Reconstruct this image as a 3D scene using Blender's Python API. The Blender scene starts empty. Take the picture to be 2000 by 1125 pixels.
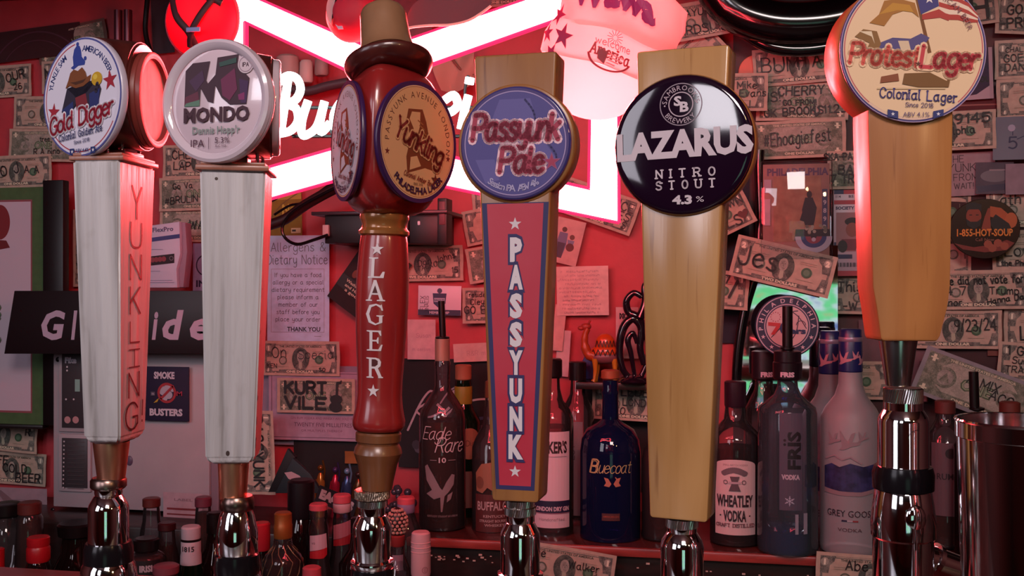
import bpy, bmesh, math, random
from math import sin, cos, pi, radians, atan, sqrt, hypot
from mathutils import Vector, Matrix

random.seed(7)
SC = bpy.context.scene
COL = SC.collection

# ------------------------------------------------------------------ camera
F = 2000.0                      # focal length in pixels of the 2000 px wide frame
TH = radians(11)                # the camera looks a little to the left of the wall's normal
CAM = Vector((0, 0, 1.5))
FW = Vector((-sin(TH), cos(TH), 0)); RT = Vector((cos(TH), sin(TH), 0)); UP = Vector((0, 0, 1))
cd = bpy.data.cameras.new('camera'); cd.lens = 36.0; cd.sensor_width = 36.0; cd.clip_start = 0.02
cam = bpy.data.objects.new('camera', cd); COL.objects.link(cam)
cam.location = CAM; cam.rotation_euler = (pi/2, 0, TH)
SC.camera = cam

# ------------------------------------------------------------------ world, light, exposure
w = bpy.data.worlds.new('world'); SC.world = w; w.use_nodes = True
w.node_tree.nodes['Background'].inputs[0].default_value = (0.05, 0.03, 0.04, 1)
w.node_tree.nodes['Background'].inputs[1].default_value = 1.0
def area(name, loc, target, sx, sy, power, col):
    l = bpy.data.lights.new(name, 'AREA'); l.shape = 'RECTANGLE'; l.size = sx; l.size_y = sy
    l.energy = power; l.color = col
    o = bpy.data.objects.new(name, l); COL.objects.link(o); o.location = loc
    o.rotation_euler = (Vector(target) - Vector(loc)).to_track_quat('-Z', 'Y').to_euler()
    return o
# daylight through the bar's front windows behind the photographer
area('window_daylight', (-1.7, -1.3, 2.1), (-.1, .7, 1.4), 0.8, 1.1, 11.5, (0.95, 0.88, 1.0))
area('window_daylight', (-.7, -1.9, 2.35), (.1, .7, 1.4), .5, .6, 9, (0.96, 0.88, 0.96))
area('pink_fill_light', (.35, -1.0, 2.62), (.2, .7, 1.45), .6, .5, 22, (1.0, 0.82, 0.80))  # pinkish fill lamp added to brighten the handles on the right
# warm pendant lamps over the bar, out of frame
def bulb(loc, power, col, r=.05):
    l = bpy.data.lights.new('pendant_lamp', 'POINT'); l.energy = power; l.color = col; l.shadow_soft_size = r
    o = bpy.data.objects.new('pendant_lamp', l); COL.objects.link(o); o.location = loc
bulb((1.25, -.75, 2.2), 8, (1, .60, .28))
bulb((.75, -1.1, 2.4), 6, (1, .62, .30))
SC.view_settings.view_transform = 'Standard'; SC.view_settings.look = 'None'
SC.view_settings.exposure = 0.0; SC.view_settings.gamma = 1.0; SC.view_settings.use_curve_mapping = False
SC.cycles.max_bounces = 8; SC.cycles.transparent_max_bounces = 24
SC.cycles.caustics_reflective = False; SC.cycles.caustics_refractive = False
SC.cycles.sample_clamp_indirect = 4.0
NEON = (150.0, 8.0, 9.0)         # the red tubes: far brighter than the exposure holds

# ------------------------------------------------------------------ pixel frame helpers
def ray(px, py): return FW + RT*((px-1000)/F) + UP*((562.5-py)/F)
def tY(px, Y): return Y / ray(px, 0).y
def atY(px, py, Y):
    d = ray(px, py); return CAM + d*(Y/d.y)

class Fr:
    """a thing's frame: origin in the world, metres per reference pixel, and its turn."""
    def __init__(s, px, py, Y, psi=None, roll=0, Z=None, pitch=0):
        s.px, s.Y = px, Y; s.t = tY(px, Y); s.s = s.t/F
        if Z is not None: py = 562.5 + (CAM.z-Z)/s.s
        s.py = py; s.u = (px-1000)/F
        if psi == 'cam': psi = math.degrees(atan(s.u))
        s.yaw = 0 if psi is None else TH - radians(psi)
        s.loc = atY(px, py, Y)
        s.M = Matrix.Translation(s.loc) @ Matrix.Rotation(s.yaw, 4, 'Z') @ Matrix.Rotation(radians(roll), 4, 'Y')
        s.Mi = s.M.inverted()
    def z(s, py): return s.py - py
    def zf(s, py, d=45): return (562.5-py)*(1-d/F) + s.py-562.5
    def L(s, px, py):            # picture point on the wall-parallel plane of this frame, in local units
        v = s.Mi @ atY(px, py, s.Y); return (v.x/s.s, v.z/s.s)

def place(o, fr): o.matrix_world = fr.M; return o
def tag(o, label, cat, group=None, kind=None):
    if label: o['label'] = label
    if cat: o['category'] = cat
    if group: o['group'] = group
    if kind: o['kind'] = kind
    return o
def thing(name, label, cat, fr, group=None):
    o = bpy.data.objects.new(name, None); COL.objects.link(o); o.empty_display_size = .02
    place(o, fr); return tag(o, label, cat, group)

# ------------------------------------------------------------------ colours and materials
def lin(c):
    if isinstance(c, str):
        c = c.lstrip('#'); c = [int(c[i:i+2], 16)/255 for i in (0, 2, 4)]
        return tuple((x/12.92 if x <= .04045 else ((x+.055)/1.055)**2.4) for x in c)
    return tuple(c[:3])
_M = {}
def mat(c, rough=.5, metal=0, coat=0, emit=None, es=1, name=None, spec=None, transl=0):
    key = (str(c), rough, metal, coat, str(emit), es, spec, transl)
    if key in _M: return _M[key]
    m = bpy.data.materials.new(name or 'mat'); m.use_nodes = True
    b = m.node_tree.nodes['Principled BSDF']
    b.inputs['Base Color'].default_value = (*lin(c), 1)
    b.inputs['Roughness'].default_value = rough; b.inputs['Metallic'].default_value = metal
    b.inputs['Coat Weight'].default_value = coat; b.inputs['Coat Roughness'].default_value = .06
    if spec is not None: b.inputs['Specular IOR Level'].default_value = spec
    if emit is not None:
        b.inputs['Emission Color'].default_value = (*lin(emit), 1); b.inputs['Emission Strength'].default_value = es
    if transl:
        nt = m.node_tree; tr = nt.nodes.new('ShaderNodeBsdfTranslucent'); tr.inputs[0].default_value = (*lin(c), 1)
        mx = nt.nodes.new('ShaderNodeMixShader'); mx.inputs[0].default_value = transl
        nt.links.new(b.outputs[0], mx.inputs[1]); nt.links.new(tr.outputs[0], mx.inputs[2])
        nt.links.new(mx.outputs[0], nt.nodes['Material Output'].inputs[0])
    _M[key] = m; return m
def nodes_mat(name):
    m = bpy.data.materials.new(name); m.use_nodes = True
    nt = m.node_tree; return m, nt, nt.nodes['Principled BSDF']
def noise_chain(nt, scale, vec_scale, detail=4, dist=0):
    tc = nt.nodes.new('ShaderNodeTexCoord'); mp = nt.nodes.new('ShaderNodeMapping')
    mp.inputs['Scale'].default_value = vec_scale
    nz = nt.nodes.new('ShaderNodeTexNoise'); nz.inputs['Scale'].default_value = scale
    nz.inputs['Detail'].default_value = detail; nz.inputs['Distortion'].default_value = dist
    nt.links.new(tc.outputs['Object'], mp.inputs[0]); nt.links.new(mp.outputs[0], nz.inputs['Vector'])
    return nz
def ramp(nt, src, stops):
    r = nt.nodes.new('ShaderNodeValToRGB'); e = r.color_ramp.elements
    while len(e) < len(stops): e.new(.5)
    for k, (p, c) in enumerate(stops): e[k].position = p; e[k].color = (*lin(c), 1)
    nt.links.new(src, r.inputs[0]); return r
def bump(nt, b, src, strength, dist=.001):
    bp = nt.nodes.new('ShaderNodeBump'); bp.inputs['Strength'].default_value = strength; bp.inputs['Distance'].default_value = dist
    nt.links.new(src, bp.inputs['Height']); nt.links.new(bp.outputs[0], b.inputs['Normal'])
def noisy(name, stops, scale, vs=(1, 1, 1), rough=.5, bmp=.3, coat=0, detail=5, dist=.001, metal=0, distort=0):
    m, nt, b = nodes_mat(name); nz = noise_chain(nt, scale, vs, detail, distort)
    r = ramp(nt, nz.outputs[0], stops); nt.links.new(r.outputs[0], b.inputs['Base Color'])
    b.inputs['Roughness'].default_value = rough; b.inputs['Coat Weight'].default_value = coat; b.inputs['Metallic'].default_value = metal
    b.inputs['Coat Roughness'].default_value = .12
    if bmp: bump(nt, b, nz.outputs[0], bmp, dist)
    return m
def wood(name, light, mid, dark, rough=.35, coat=.3, s=60):
    m, nt, b = nodes_mat(name)
    n1 = noise_chain(nt, s, (1, 1, .10), 6, .6); n2 = noise_chain(nt, s*5, (1, 1, .05), 3)
    n3 = noise_chain(nt, s*.35, (1, 1, .35), 2)
    r1 = ramp(nt, n1.outputs[0], [(.3, mid), (.62, light)])
    r2 = ramp(nt, n2.outputs[0], [(.24, dark), (.36, (1, 1, 1)), (1, (1, 1, 1))])
    r3 = ramp(nt, n3.outputs[0], [(.3, (.72, .68, .62)), (.6, (1, 1, 1))])
    def mul(a, c):
        mx = nt.nodes.new('ShaderNodeMix'); mx.data_type = 'RGBA'; mx.blend_type = 'MULTIPLY'; mx.inputs[0].default_value = .75
        nt.links.new(a, mx.inputs[6]); nt.links.new(c, mx.inputs[7]); return mx.outputs[2]
    o = mul(mul(r1.outputs[0], r2.outputs[0]), r3.outputs[0])
    nt.links.new(o, b.inputs['Base Color'])
    b.inputs['Roughness'].default_value = rough; b.inputs['Coat Weight'].default_value = coat; b.inputs['Coat Roughness'].default_value = .2
    bump(nt, b, n2.outputs[0], .25, .0004); return m
def glass(name, tint, edge=None, rough=.03, refl=1.0, diffuse=None, dmix=.12):
    """thin-walled bottle glass: tinted transparency that darkens at grazing angles, plus a sharp reflection."""
    m = bpy.data.materials.new(name); m.use_nodes = True; nt = m.node_tree; nt.nodes.clear()
    out = nt.nodes.new('ShaderNodeOutputMaterial'); tr = nt.nodes.new('ShaderNodeBsdfTransparent')
    gl = nt.nodes.new('ShaderNodeBsdfGlossy'); gl.inputs['Roughness'].default_value = rough
    gl.inputs['Color'].default_value = (refl, refl, refl, 1)
    lw = nt.nodes.new('ShaderNodeLayerWeight'); lw.inputs[0].default_value = .35
    r = ramp(nt, lw.outputs['Facing'], [(.15, tint), (.95, edge or tuple(x*.35 for x in lin(tint)))])
    nt.links.new(r.outputs[0], tr.inputs[0])
    fr = nt.nodes.new('ShaderNodeFresnel'); fr.inputs[0].default_value = 1.5
    mx = nt.nodes.new('ShaderNodeMixShader'); nt.links.new(fr.outputs[0], mx.inputs[0])
    last = tr.outputs[0]
    if diffuse is not None:
        df = nt.nodes.new('ShaderNodeBsdfDiffuse'); df.inputs[0].default_value = (*lin(diffuse), 1)
        m2 = nt.nodes.new('ShaderNodeMixShader'); m2.inputs[0].default_value = dmix
        nt.links.new(last, m2.inputs[1]); nt.links.new(df.outputs[0], m2.inputs[2]); last = m2.outputs[0]
    nt.links.new(last, mx.inputs[1]); nt.links.new(gl.outputs[0], mx.inputs[2])
    nt.links.new(mx.outputs[0], out.inputs[0]); return m

CHROME = mat((.86, .86, .88), .06, 1, name='chrome')
STEEL = mat((.55, .53, .52), .22, 1, name='steel')
KNURL = noisy('knurled_brass', [(.4, (.30, .22, .17)), (.6, (.65, .52, .42))], 900, (1, 1, .6), .3, .8, metal=1)
BLACKRUB = mat((.008, .006, .008), .18, 0, 0, spec=.25, name='black_plastic')
COPPER = mat((.90, .42, .27), .34, 1, name='copper')
BEER_WOOD = wood('maple_wood', (.47, .19, .06), (.38, .14, .045), (.45, .28, .18))
BEER_WOOD2 = wood('pale_maple_wood', (.36, .155, .05), (.28, .11, .035), (.42, .26, .16))
DARKWOOD = noisy('dark_red_wood', [(.35, (.05, .008, .008)), (.65, (.10, .018, .014))], 60, (1, 1, .15), .3, .1, .5)
REDPAINT = noisy('red_lacquer', [(.3, (.24, .012, .014)), (.7, (.33, .02, .018))], 50, (1, 1, .3), .3, .06, .8)
OAK = wood('turned_oak', (.19, .065, .024), (.12, .04, .016), (.5, .4, .35), .35, .5)
WHITEPAINT = None
def _wp():
    m, nt, b = nodes_mat('brushed_white_paint')
    n1 = noise_chain(nt, 130, (1, 1, .05), 5); n2 = noise_chain(nt, 55, (1, 1, .7), 5)
    r1 = ramp(nt, n1.outputs[0], [(.30, (.34, .32, .32)), (.44, (.54, .52, .54)), (.66, (.66, .64, .66))])
    r2 = ramp(nt, n2.outputs[0], [(.25, (.7, .66, .62)), (.42, (1, 1, 1))])
    mx = nt.nodes.new('ShaderNodeMix'); mx.data_type = 'RGBA'; mx.blend_type = 'MULTIPLY'; mx.inputs[0].default_value = .6
    nt.links.new(r1.outputs[0], mx.inputs[6]); nt.links.new(r2.outputs[0], mx.inputs[7]); nt.links.new(mx.outputs[2], b.inputs['Base Color'])
    b.inputs['Roughness'].default_value = .28; bump(nt, b, n1.outputs[0], .8, .002); return m
WHITEPAINT = _wp()

# ------------------------------------------------------------------ mesh building
class MB:
    def __init__(s, fr): s.k = fr.s if isinstance(fr, Fr) else fr; s.v = []; s.f = []; s.m = []
    def add(s, vs, fs, m=0, fn=None):
        n = len(s.v)
        for v in vs:
            if fn: v = fn(*v)
            s.v.append((v[0]*s.k, v[1]*s.k, v[2]*s.k))
        for f in fs: s.f.append([i+n for i in f]); s.m.append(m)
        return s
    def bm(s, b, m=0, fn=None):
        b.verts.index_update(); s.add([tuple(v.co) for v in b.verts], [[v.index for v in f.verts] for f in b.faces], m, fn); b.free(); return s
    def lathe(s, prof, seg=40, cx=0, cy=0, m=0, sx=1, sy=1, fn=None, caps=True):
        vs, fs = [], []; n = len(prof)
        for (r, z) in prof:
            for j in range(seg):
                a = 2*pi*j/seg; vs.append((cx+r*sx*cos(a), cy+r*sy*sin(a), z))
        for i in range(n-1):
            for j in range(seg):
                k = (j+1) % seg; fs.append([i*seg+j, i*seg+k, (i+1)*seg+k, (i+1)*seg+j])
        if caps: fs.append(list(range(seg))[::-1]); fs.append([(n-1)*seg+j for j in range(seg)])
        return s.add(vs, fs, m, fn)
    def box(s, x0, x1, y0, y1, z0, z1, bev=0, m=0, fn=None, seg=2):
        b = bmesh.new(); bmesh.ops.create_cube(b, size=1)
        for v in b.verts: v.co = Vector((x0+(v.co.x+.5)*(x1-x0), y0+(v.co.y+.5)*(y1-y0), z0+(v.co.z+.5)*(z1-z0)))
        if bev: bmesh.ops.bevel(b, geom=b.edges[:], offset=bev, segments=seg, affect='EDGES', profile=.5)
        return s.bm(b, m, fn)
    def prism(s, pts, y0, y1, bev=0, m=0, fn=None, seg=2):
        b = bmesh.new(); a = [b.verts.new((x, y0, z)) for x, z in pts]; c = [b.verts.new((x, y1, z)) for x, z in pts]
        n = len(pts); b.faces.new(a); b.faces.new(c[::-1])
        for i in range(n): b.faces.new([a[(i+1) % n], a[i], c[i], c[(i+1) % n]])
        bmesh.ops.recalc_face_normals(b, faces=b.faces)
        if bev:
            bmesh.ops.bevel(b, geom=[e for e in b.edges if e.calc_face_angle(0) > .35], offset=bev, segments=seg, affect='EDGES', profile=.5)
        return s.bm(b, m, fn)
    def tube(s, pts, r, seg=10, m=0, closed=False, flat=1, caps=True):
        P = [Vector(p) for p in pts]; n = len(P); rs = r if isinstance(r, (list, tuple)) else [r]*n
        up = Vector((0, 1, 0)); vs, fs = [], []
        for i in range(n):
            a = P[(i-1) % n] if (closed or i > 0) else P[i]; c = P[(i+1) % n] if (closed or i < n-1) else P[i]
            d = (c-a).normalized(); x = up.cross(d)
            if x.length < .05: x = Vector((1, 0, 0)).cross(d)
            x.normalize(); y = d.cross(x)
            for j in range(seg):
                q = 2*pi*j/seg; vs.append(tuple(P[i] + x*cos(q)*rs[i] + y*sin(q)*rs[i]*flat))
        for i in range(n if closed else n-1):
            k2 = (i+1) % n
            for j in range(seg):
                k = (j+1) % seg; fs.append([i*seg+j, i*seg+k, k2*seg+k, k2*seg+j])
        if not closed and caps: fs.append(list(range(seg))[::-1]); fs.append([(n-1)*seg+j for j in range(seg)])
        return s.add(vs, fs, m)
    def ball(s, c, r, sx=1, sy=1, sz=1, m=0, seg=20, fn=None):
        b = bmesh.new(); bmesh.ops.create_uvsphere(b, u_segments=seg, v_segments=max(6, seg//2), radius=1)
        for v in b.verts: v.co = Vector((c[0]+v.co.x*r*sx, c[1]+v.co.y*r*sy, c[2]+v.co.z*r*sz))
        return s.bm(b, m, fn)
    def sheet(s, x0, x1, z0, z1, nx=8, nz=4, fn=None, m=0):
        vs = [(x0+(x1-x0)*i/nx, 0, z0+(z1-z0)*j/nz) for j in range(nz+1) for i in range(nx+1)]
        fs = [[j*(nx+1)+i, j*(nx+1)+i+1, (j+1)*(nx+1)+i+1, (j+1)*(nx+1)+i] for j in range(nz) for i in range(nx)]
        return s.add(vs, fs, m, fn)
    def hull(s, pts, bev=0, m=0, fn=None, seg=3):
        b = bmesh.new(); vs = [b.verts.new(p) for p in pts]
        r = bmesh.ops.convex_hull(b, input=vs)
        bmesh.ops.delete(b, geom=list({v for v in r['geom_interior'] if isinstance(v, bmesh.types.BMVert)}), context='VERTS')
        bmesh.ops.recalc_face_normals(b, faces=b.faces)
        if bev: bmesh.ops.bevel(b, geom=[e for e in b.edges if len(e.link_faces) == 2 and e.calc_face_angle(0) > .5], offset=bev, segments=seg, affect='EDGES')
        return s.bm(b, m, fn)

def obj(name, mb, mats, parent=None, fr=None, smooth=40, label=None, mesh=None):
    me = mesh
    if me is None:
        me = bpy.data.meshes.new(name); me.from_pydata(mb.v, [], mb.f); me.update()
        if not isinstance(mats, (list, tuple)): mats = [mats]
        for m in mats: me.materials.append(m)
        me.polygons.foreach_set('material_index', mb.m)
        if smooth:
            me.polygons.foreach_set('use_smooth', [True]*len(me.polygons)); me.set_sharp_from_angle(angle=radians(smooth))
    o = bpy.data.objects.new(name, me); COL.objects.link(o)
    if parent is not None: o.parent = parent
    if fr is not None: place(o, fr)
    if label: o['label'] = label
    return o

# ------------------------------------------------------------------ flat print and pen strokes
G = {  # pen glyphs on a 4 x 6 grid; ~ marks a smooth stroke
'A': '0,0 2,6 4,0|.7,2 3.3,2', 'B': '0,0 0,6|~0,6 2.5,6 3.5,4.7 2.5,3.2 0,3.1|~0,3.1 3,3 3.9,1.5 3,0 0,0',
'C': '~3.9,4.8 3,5.9 1.6,6 .4,4.8 0,3 .4,1.2 1.6,0 3,.1 3.9,1.2', 'D': '0,0 0,6|~0,6 2,6 3.7,4.8 4,3 3.7,1.2 2,0 0,0',
'E': '3.6,6 0,6 0,0 3.6,0|0,3.1 3,3.1', 'F': '3.6,6 0,6 0,0|0,3.1 3,3.1',
'G': '~3.9,4.8 3,5.9 1.6,6 .4,4.8 0,3 .4,1.2 1.6,0 3,.1 3.9,1.2|3.9,1 3.9,2.8 2.4,2.8', 'H': '0,0 0,6|4,0 4,6|0,3 4,3',
'I': '0,0 0,6', 'J': '~3,6 3,1.5 2.2,.1 .8,.1 0,1.5', 'K': '0,0 0,6|3.8,6 0,2.4|1.2,3.5 4,0', 'L': '0,6 0,0 3.5,0',
'M': '0,0 0,6 2.4,1.5 4.8,6 4.8,0', 'N': '0,0 0,6 4,0 4,6', 'O': '~2,6 .6,5.2 0,3 .6,.8 2,0 3.4,.8 4,3 3.4,5.2 2,6',
'P': '0,0 0,6|~0,6 2.8,6 3.9,4.6 2.8,3 0,2.9', 'Q': '~2,6 .6,5.2 0,3 .6,.8 2,0 3.4,.8 4,3 3.4,5.2 2,6|2.4,1.6 4.3,-.4',
'R': '0,0 0,6|~0,6 2.8,6 3.9,4.6 2.8,3 0,2.9|2,2.9 4,0', 'S': '~3.8,5 3,5.9 1.6,6 .4,5.2 .5,3.8 2,3.1 3.5,2.4 3.8,1 2.8,.1 1.2,0 0,.9',
'T': '0,6 4,6|2,6 2,0', 'U': '~0,6 0,1.8 .7,.3 2,0 3.3,.3 4,1.8 4,6', 'V': '0,6 2,0 4,6', 'W': '0,6 1.3,0 2.7,5 4,0 5.4,6',
'X': '0,0 4,6|0,6 4,0', 'Y': '0,6 2,3 4,6|2,3 2,0', 'Z': '0,6 4,6 0,0 4,0',
'a': '~3,3.4 2,4 .6,3.4 0,2 .5,.5 1.6,0 2.6,.8 3,2.2|~3,4 3,1 3.8,.1', 'b': '0,6 0,0|~0,2.6 1.2,4 2.6,3.4 3.1,2 2.5,.4 1.2,0 0,1',
'c': '~3,3.3 1.8,4 .5,3.3 0,2 .5,.6 1.8,0 3,.7', 'd': '~3,3 1.9,4 .6,3.4 0,2 .5,.5 1.7,0 3,1.2|~3,6 3,1 3.7,.1',
'e': '~.1,2.1 2.9,2.4 2.6,3.5 1.6,4 .5,3.4 0,2 .5,.5 1.8,0 3.1,.8', 'f': '~2.8,5.6 2,6 1.2,5.3 1.1,3 1,0|0,4 2.4,4',
'g': '~3,3.4 1.9,4 .6,3.4 0,2 .5,.6 1.7,.1 2.9,1.2|~3,4 3,-.8 2.2,-2 .8,-2 .1,-1.2', 'h': '0,6 0,0|~0,2.4 1.2,4 2.5,3.7 2.9,2.4 2.9,0',
'i': '0,4 0,.6 .6,0|0,5.4 0,5.7', 'j': '~1,4 1,-1 .2,-2 -.8,-1.6|1,5.4 1,5.7', 'k': '0,6 0,0|2.8,4 0,1.7|1,2.5 3,0',
'l': '~0,6 0,1 .8,0', 'm': '0,4 0,0|~0,2.6 1,4 2,3.6 2.2,0|~2.2,2.6 3.2,4 4.2,3.6 4.4,0', 'n': '0,4 0,0|~0,2.4 1.2,4 2.5,3.7 2.9,2.4 2.9,0',
'o': '~1.5,4 .4,3.4 0,2 .4,.5 1.5,0 2.7,.5 3.1,2 2.7,3.4 1.5,4', 'p': '0,4 0,-2|~0,2.6 1.2,4 2.6,3.4 3.1,2 2.5,.4 1.2,0 0,1',
'q': '3,4 3,-2|~3,3.4 2,4 .6,3.4 0,2 .5,.5 1.6,0 3,1', 'r': '0,4 0,0|~0,2.4 1,3.8 2.2,3.9', 's': '~2.7,3.4 1.6,4 .4,3.4 .7,2.4 2.2,1.8 2.7,.8 1.5,0 0,.6',
't': '~1.2,5.6 1.2,.9 1.9,0 2.6,.2|0,4 2.6,4', 'u': '~0,4 0,1.2 .8,0 2,.3 2.9,1.6|2.9,4 2.9,0', 'v': '0,4 1.5,0 3,4',
'w': '0,4 1.1,0 2.2,3.4 3.3,0 4.4,4', 'x': '0,0 3,4|0,4 3,0', 'y': '~0,4 .2,1.6 1.4,.5 2.9,1.8|~2.9,4 2.9,-.8 2,-2 .4,-1.7', 'z': '0,4 3,4 0,0 3,0',
'0': '~2,6 .6,5.2 0,3 .6,.8 2,0 3.4,.8 4,3 3.4,5.2 2,6', '1': '.6,4.8 1.8,6 1.8,0', '2': '~0,4.8 1,6 2.8,6 3.6,4.6 2.8,2.8 0,0|0,0 3.9,0',
'3': '~.2,5.4 1.8,6 3.4,5.2 3.2,3.7 1.4,3.2|~1.4,3.2 3.4,2.8 3.8,1.2 2.4,0 .2,.5', '4': '3,0 3,6 0,2 4.2,2', '5': '3.6,6 .5,6 .3,3.4|~.3,3.4 2.2,3.9 3.7,2.8 3.6,1 2,0 .1,.6',
'6': '~3.4,5.6 2,6 .5,4.6 0,2.2 .8,.3 2.2,0 3.7,.9 3.7,2.6 2.2,3.6 .3,2.6', '7': '0,6 4,6 1.4,0', '8': '~2,3.2 .5,4.2 .8,5.7 2,6 3.3,5.6 3.5,4.2 2,3.2 .2,2 .4,.4 2,0 3.7,.4 3.8,2 2,3.2',
'9': '~3.7,3.6 2,2.6 .4,3.4 .3,5.2 1.9,6 3.5,5.4 3.7,3.4 3,1 1.4,0', '#': '1,.5 1.6,5.5|2.8,.5 3.4,5.5|.3,2 4,2|.6,4 4.2,4', '!': '.3,6 .2,1.8|.2,.3 .2,0',
'.': '0,0 .1,.2', ',': '.3,.4 0,-.8', ':': '0,.5 0,.8|0,3.2 0,3.5', '/': '0,-.3 2.6,6.2', '-': '0,2.8 2.4,2.8', '+': '0,2.6 3.2,2.6|1.6,1 1.6,4.2',
'&': '~4,0 1,4 1,5.5 2,6 2.8,5 .4,2.4 .3,.6 1.6,0 3,.6 4,2.4', "'": '0,6 -.2,4.6', '%': '0,0 4,6|~1,6 .2,5 1,4 1.8,5 1,6|~3,2 2.2,1 3,0 3.8,1 3,2', '$': '~3.4,4.6 2,5.4 .6,4.8 .8,3.4 3,2.6 3.4,1.2 2,.6 .4,1.2|2,6.2 2,-.2'}
def catmull(P, n=4):
    if len(P) < 3: return P
    out = []
    for i in range(len(P)-1):
        a = P[i-1] if i else P[0]; b = P[i]; c = P[i+1]; d = P[i+2] if i+2 < len(P) else P[-1]
        for k in range(n):
            t = k/n
            out.append(tuple(.5*(2*b[q] + (c[q]-a[q])*t + (2*a[q]-5*b[q]+4*c[q]-d[q])*t*t + (-a[q]+3*b[q]-3*c[q]+d[q])*t**3) for q in range(len(b))))
    out.append(P[-1]); return out
_GC = {}
def glyph(ch):
    if ch not in _GC:
        L = []
        for st in G.get(ch, '').split('|'):
            if not st: continue
            sm = st[0] == '~'; P = [tuple(float(q) for q in p.split(',')) for p in st.lstrip('~').split()]
            L.append(catmull(P, 3) if sm else P)
        wd = max([p[0] for s in L for p in s] or [2]); _GC[ch] = (L, wd)
    return _GC[ch]
_TC = {}
def tmesh(s, off, shear):
    k = (s, off, shear)
    if k not in _TC:
        c = bpy.data.curves.new('t', 'FONT'); c.body = s; c.offset = off; c.shear = shear; c.resolution_u = 2
        o = bpy.data.objects.new('t', c); me = o.to_mesh()
        _TC[k] = ([(v.co.x, v.co.y) for v in me.vertices], [list(p.vertices) for p in me.polygons])
        o.to_mesh_clear(); bpy.data.objects.remove(o); bpy.data.curves.remove(c)
    return _TC[k]
class Ink:
    def __init__(s): s.it = []; s.lay = 0
    def _a(s, v, f, c): s.it.append((v, f, c, s.lay))
    def up(s): s.lay += 1; return s
    def poly(s, P, c): s.up(); s._a(list(P), [list(range(len(P)))], c); return s
    def rect(s, x0, y0, x1, y1, c): return s.poly([(x0, y0), (x1, y0), (x1, y1), (x0, y1)], c)
    def frame(s, x0, y0, x1, y1, w, c):
        s.up(); a = [(x0, y0), (x1, y0), (x1, y1), (x0, y1)]; b = [(x0+w, y0+w), (x1-w, y0+w), (x1-w, y1-w), (x0+w, y1-w)]
        s._a(a+b, [[i, (i+1) % 4, 4+(i+1) % 4, 4+i] for i in range(4)], c); return s
    def circle(s, cx, cy, r, c, ry=None, seg=40, rot=0):
        ry = ry or r; return s.poly([(cx+r*cos(a)*cos(rot)-ry*sin(a)*sin(rot), cy+r*cos(a)*sin(rot)+ry*sin(a)*cos(rot)) for a in [2*pi*i/seg for i in range(seg)]], c)
    def ring(s, cx, cy, r0, r1, c, a0=0, a1=360, seg=56, k=1):
        s.up(); A = [radians(a0+(a1-a0)*i/seg) for i in range(seg+1)]
        v = [(cx+r0*cos(a)*k, cy+r0*sin(a)) for a in A]+[(cx+r1*cos(a)*k, cy+r1*sin(a)) for a in A]
        s._a(v, [[i, i+1, seg+2+i, seg+1+i] for i in range(seg)], c); return s
    def star(s, cx, cy, r, c, rot=0, inner=.4):
        return s.poly([(cx+(r if i % 2 == 0 else r*inner)*sin(rot+i*pi/5), cy+(r if i % 2 == 0 else r*inner)*cos(rot+i*pi/5)) for i in range(10)], c)
    def heart(s, cx, cy, r, c):
        return s.poly([(cx+r*.065*16*sin(a)**3, cy+r*.065*(13*cos(a)-5*cos(2*a)-2*cos(3*a)-cos(4*a))) for a in [2*pi*i/24 for i in range(24)]], c)
    def stroke(s, P, w, c, smooth=False, up=True):
        if up: s.up()
        if smooth: P = catmull(list(P), 4)
        v, f = [], []; h = w/2
        for i in range(len(P)-1):
            (x0, y0), (x1, y1) = P[i], P[i+1]; d = hypot(x1-x0, y1-y0) or 1e-6; nx, ny = -(y1-y0)/d*h, (x1-x0)/d*h
            n = len(v); v += [(x0+nx, y0+ny), (x0-nx, y0-ny), (x1-nx, y1-ny), (x1+nx, y1+ny)]; f.append([n, n+1, n+2, n+3])
        for (x, y) in P:
            n = len(v); v += [(x+h*cos(a), y+h*sin(a)) for a in [pi/4*i for i in range(8)]]; f.append(list(range(n, n+8)))
        s._a(v, f, c); return s
    def pen(s, t, x, y, h, c, w=None, wt=.12, slant=0, rot=0, gap=1.4, serif=0, align='c', jit=0, sx=1, arc=None):
        """pen-stroke writing; x,y = baseline point, h = cap height, w = forced width, wt = pen width / h"""
        k = h/6; adv = []; tot = 0
        for ch in t:
            a = 2.2 if ch == ' ' else glyph(ch)[1]; adv.append((tot, a)); tot += a+gap
        tot -= gap; kx = (w/max(tot, .1)) if w else k*sx
        x0 = -tot*kx/2 if align == 'c' else 0
        s.up(); cr, sr = cos(rot), sin(rot)
        for ch, (o, a) in zip(t, adv):
            if ch == ' ': continue
            jy = random.uniform(-jit, jit)*h; jr = random.uniform(-jit, jit)
            L = list(glyph(ch)[0])
            if serif:
                ex = []
                for P in L:
                    for (p, q) in ((P[0], P[1]), (P[-1], P[-2])):
                        if abs(p[0]-q[0]) < .75*abs(p[1]-q[1]) and (abs(p[1]) < .1 or p[1] > 3.8): ex.append([(p[0]-serif, p[1]), (p[0]+serif, p[1])])
                L = L+ex
            for P in L:
                Q = []
                for (gx, gy) in P:
                    X = x0+(o+gx)*kx + gy*k*slant; Y = gy*k+jy + (gx-a/2)*jr*k
                    if arc:
                        R, a0 = arc; th = a0 - (X/R); rr = R+Y if R > 0 else R+Y
                        Q.append((x+rr*cos(th), y+rr*sin(th)))
                    else: Q.append((x+X*cr-Y*sr, y+X*sr+Y*cr))
                s.stroke(Q, h*wt, c, up=False)
        return s
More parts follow.
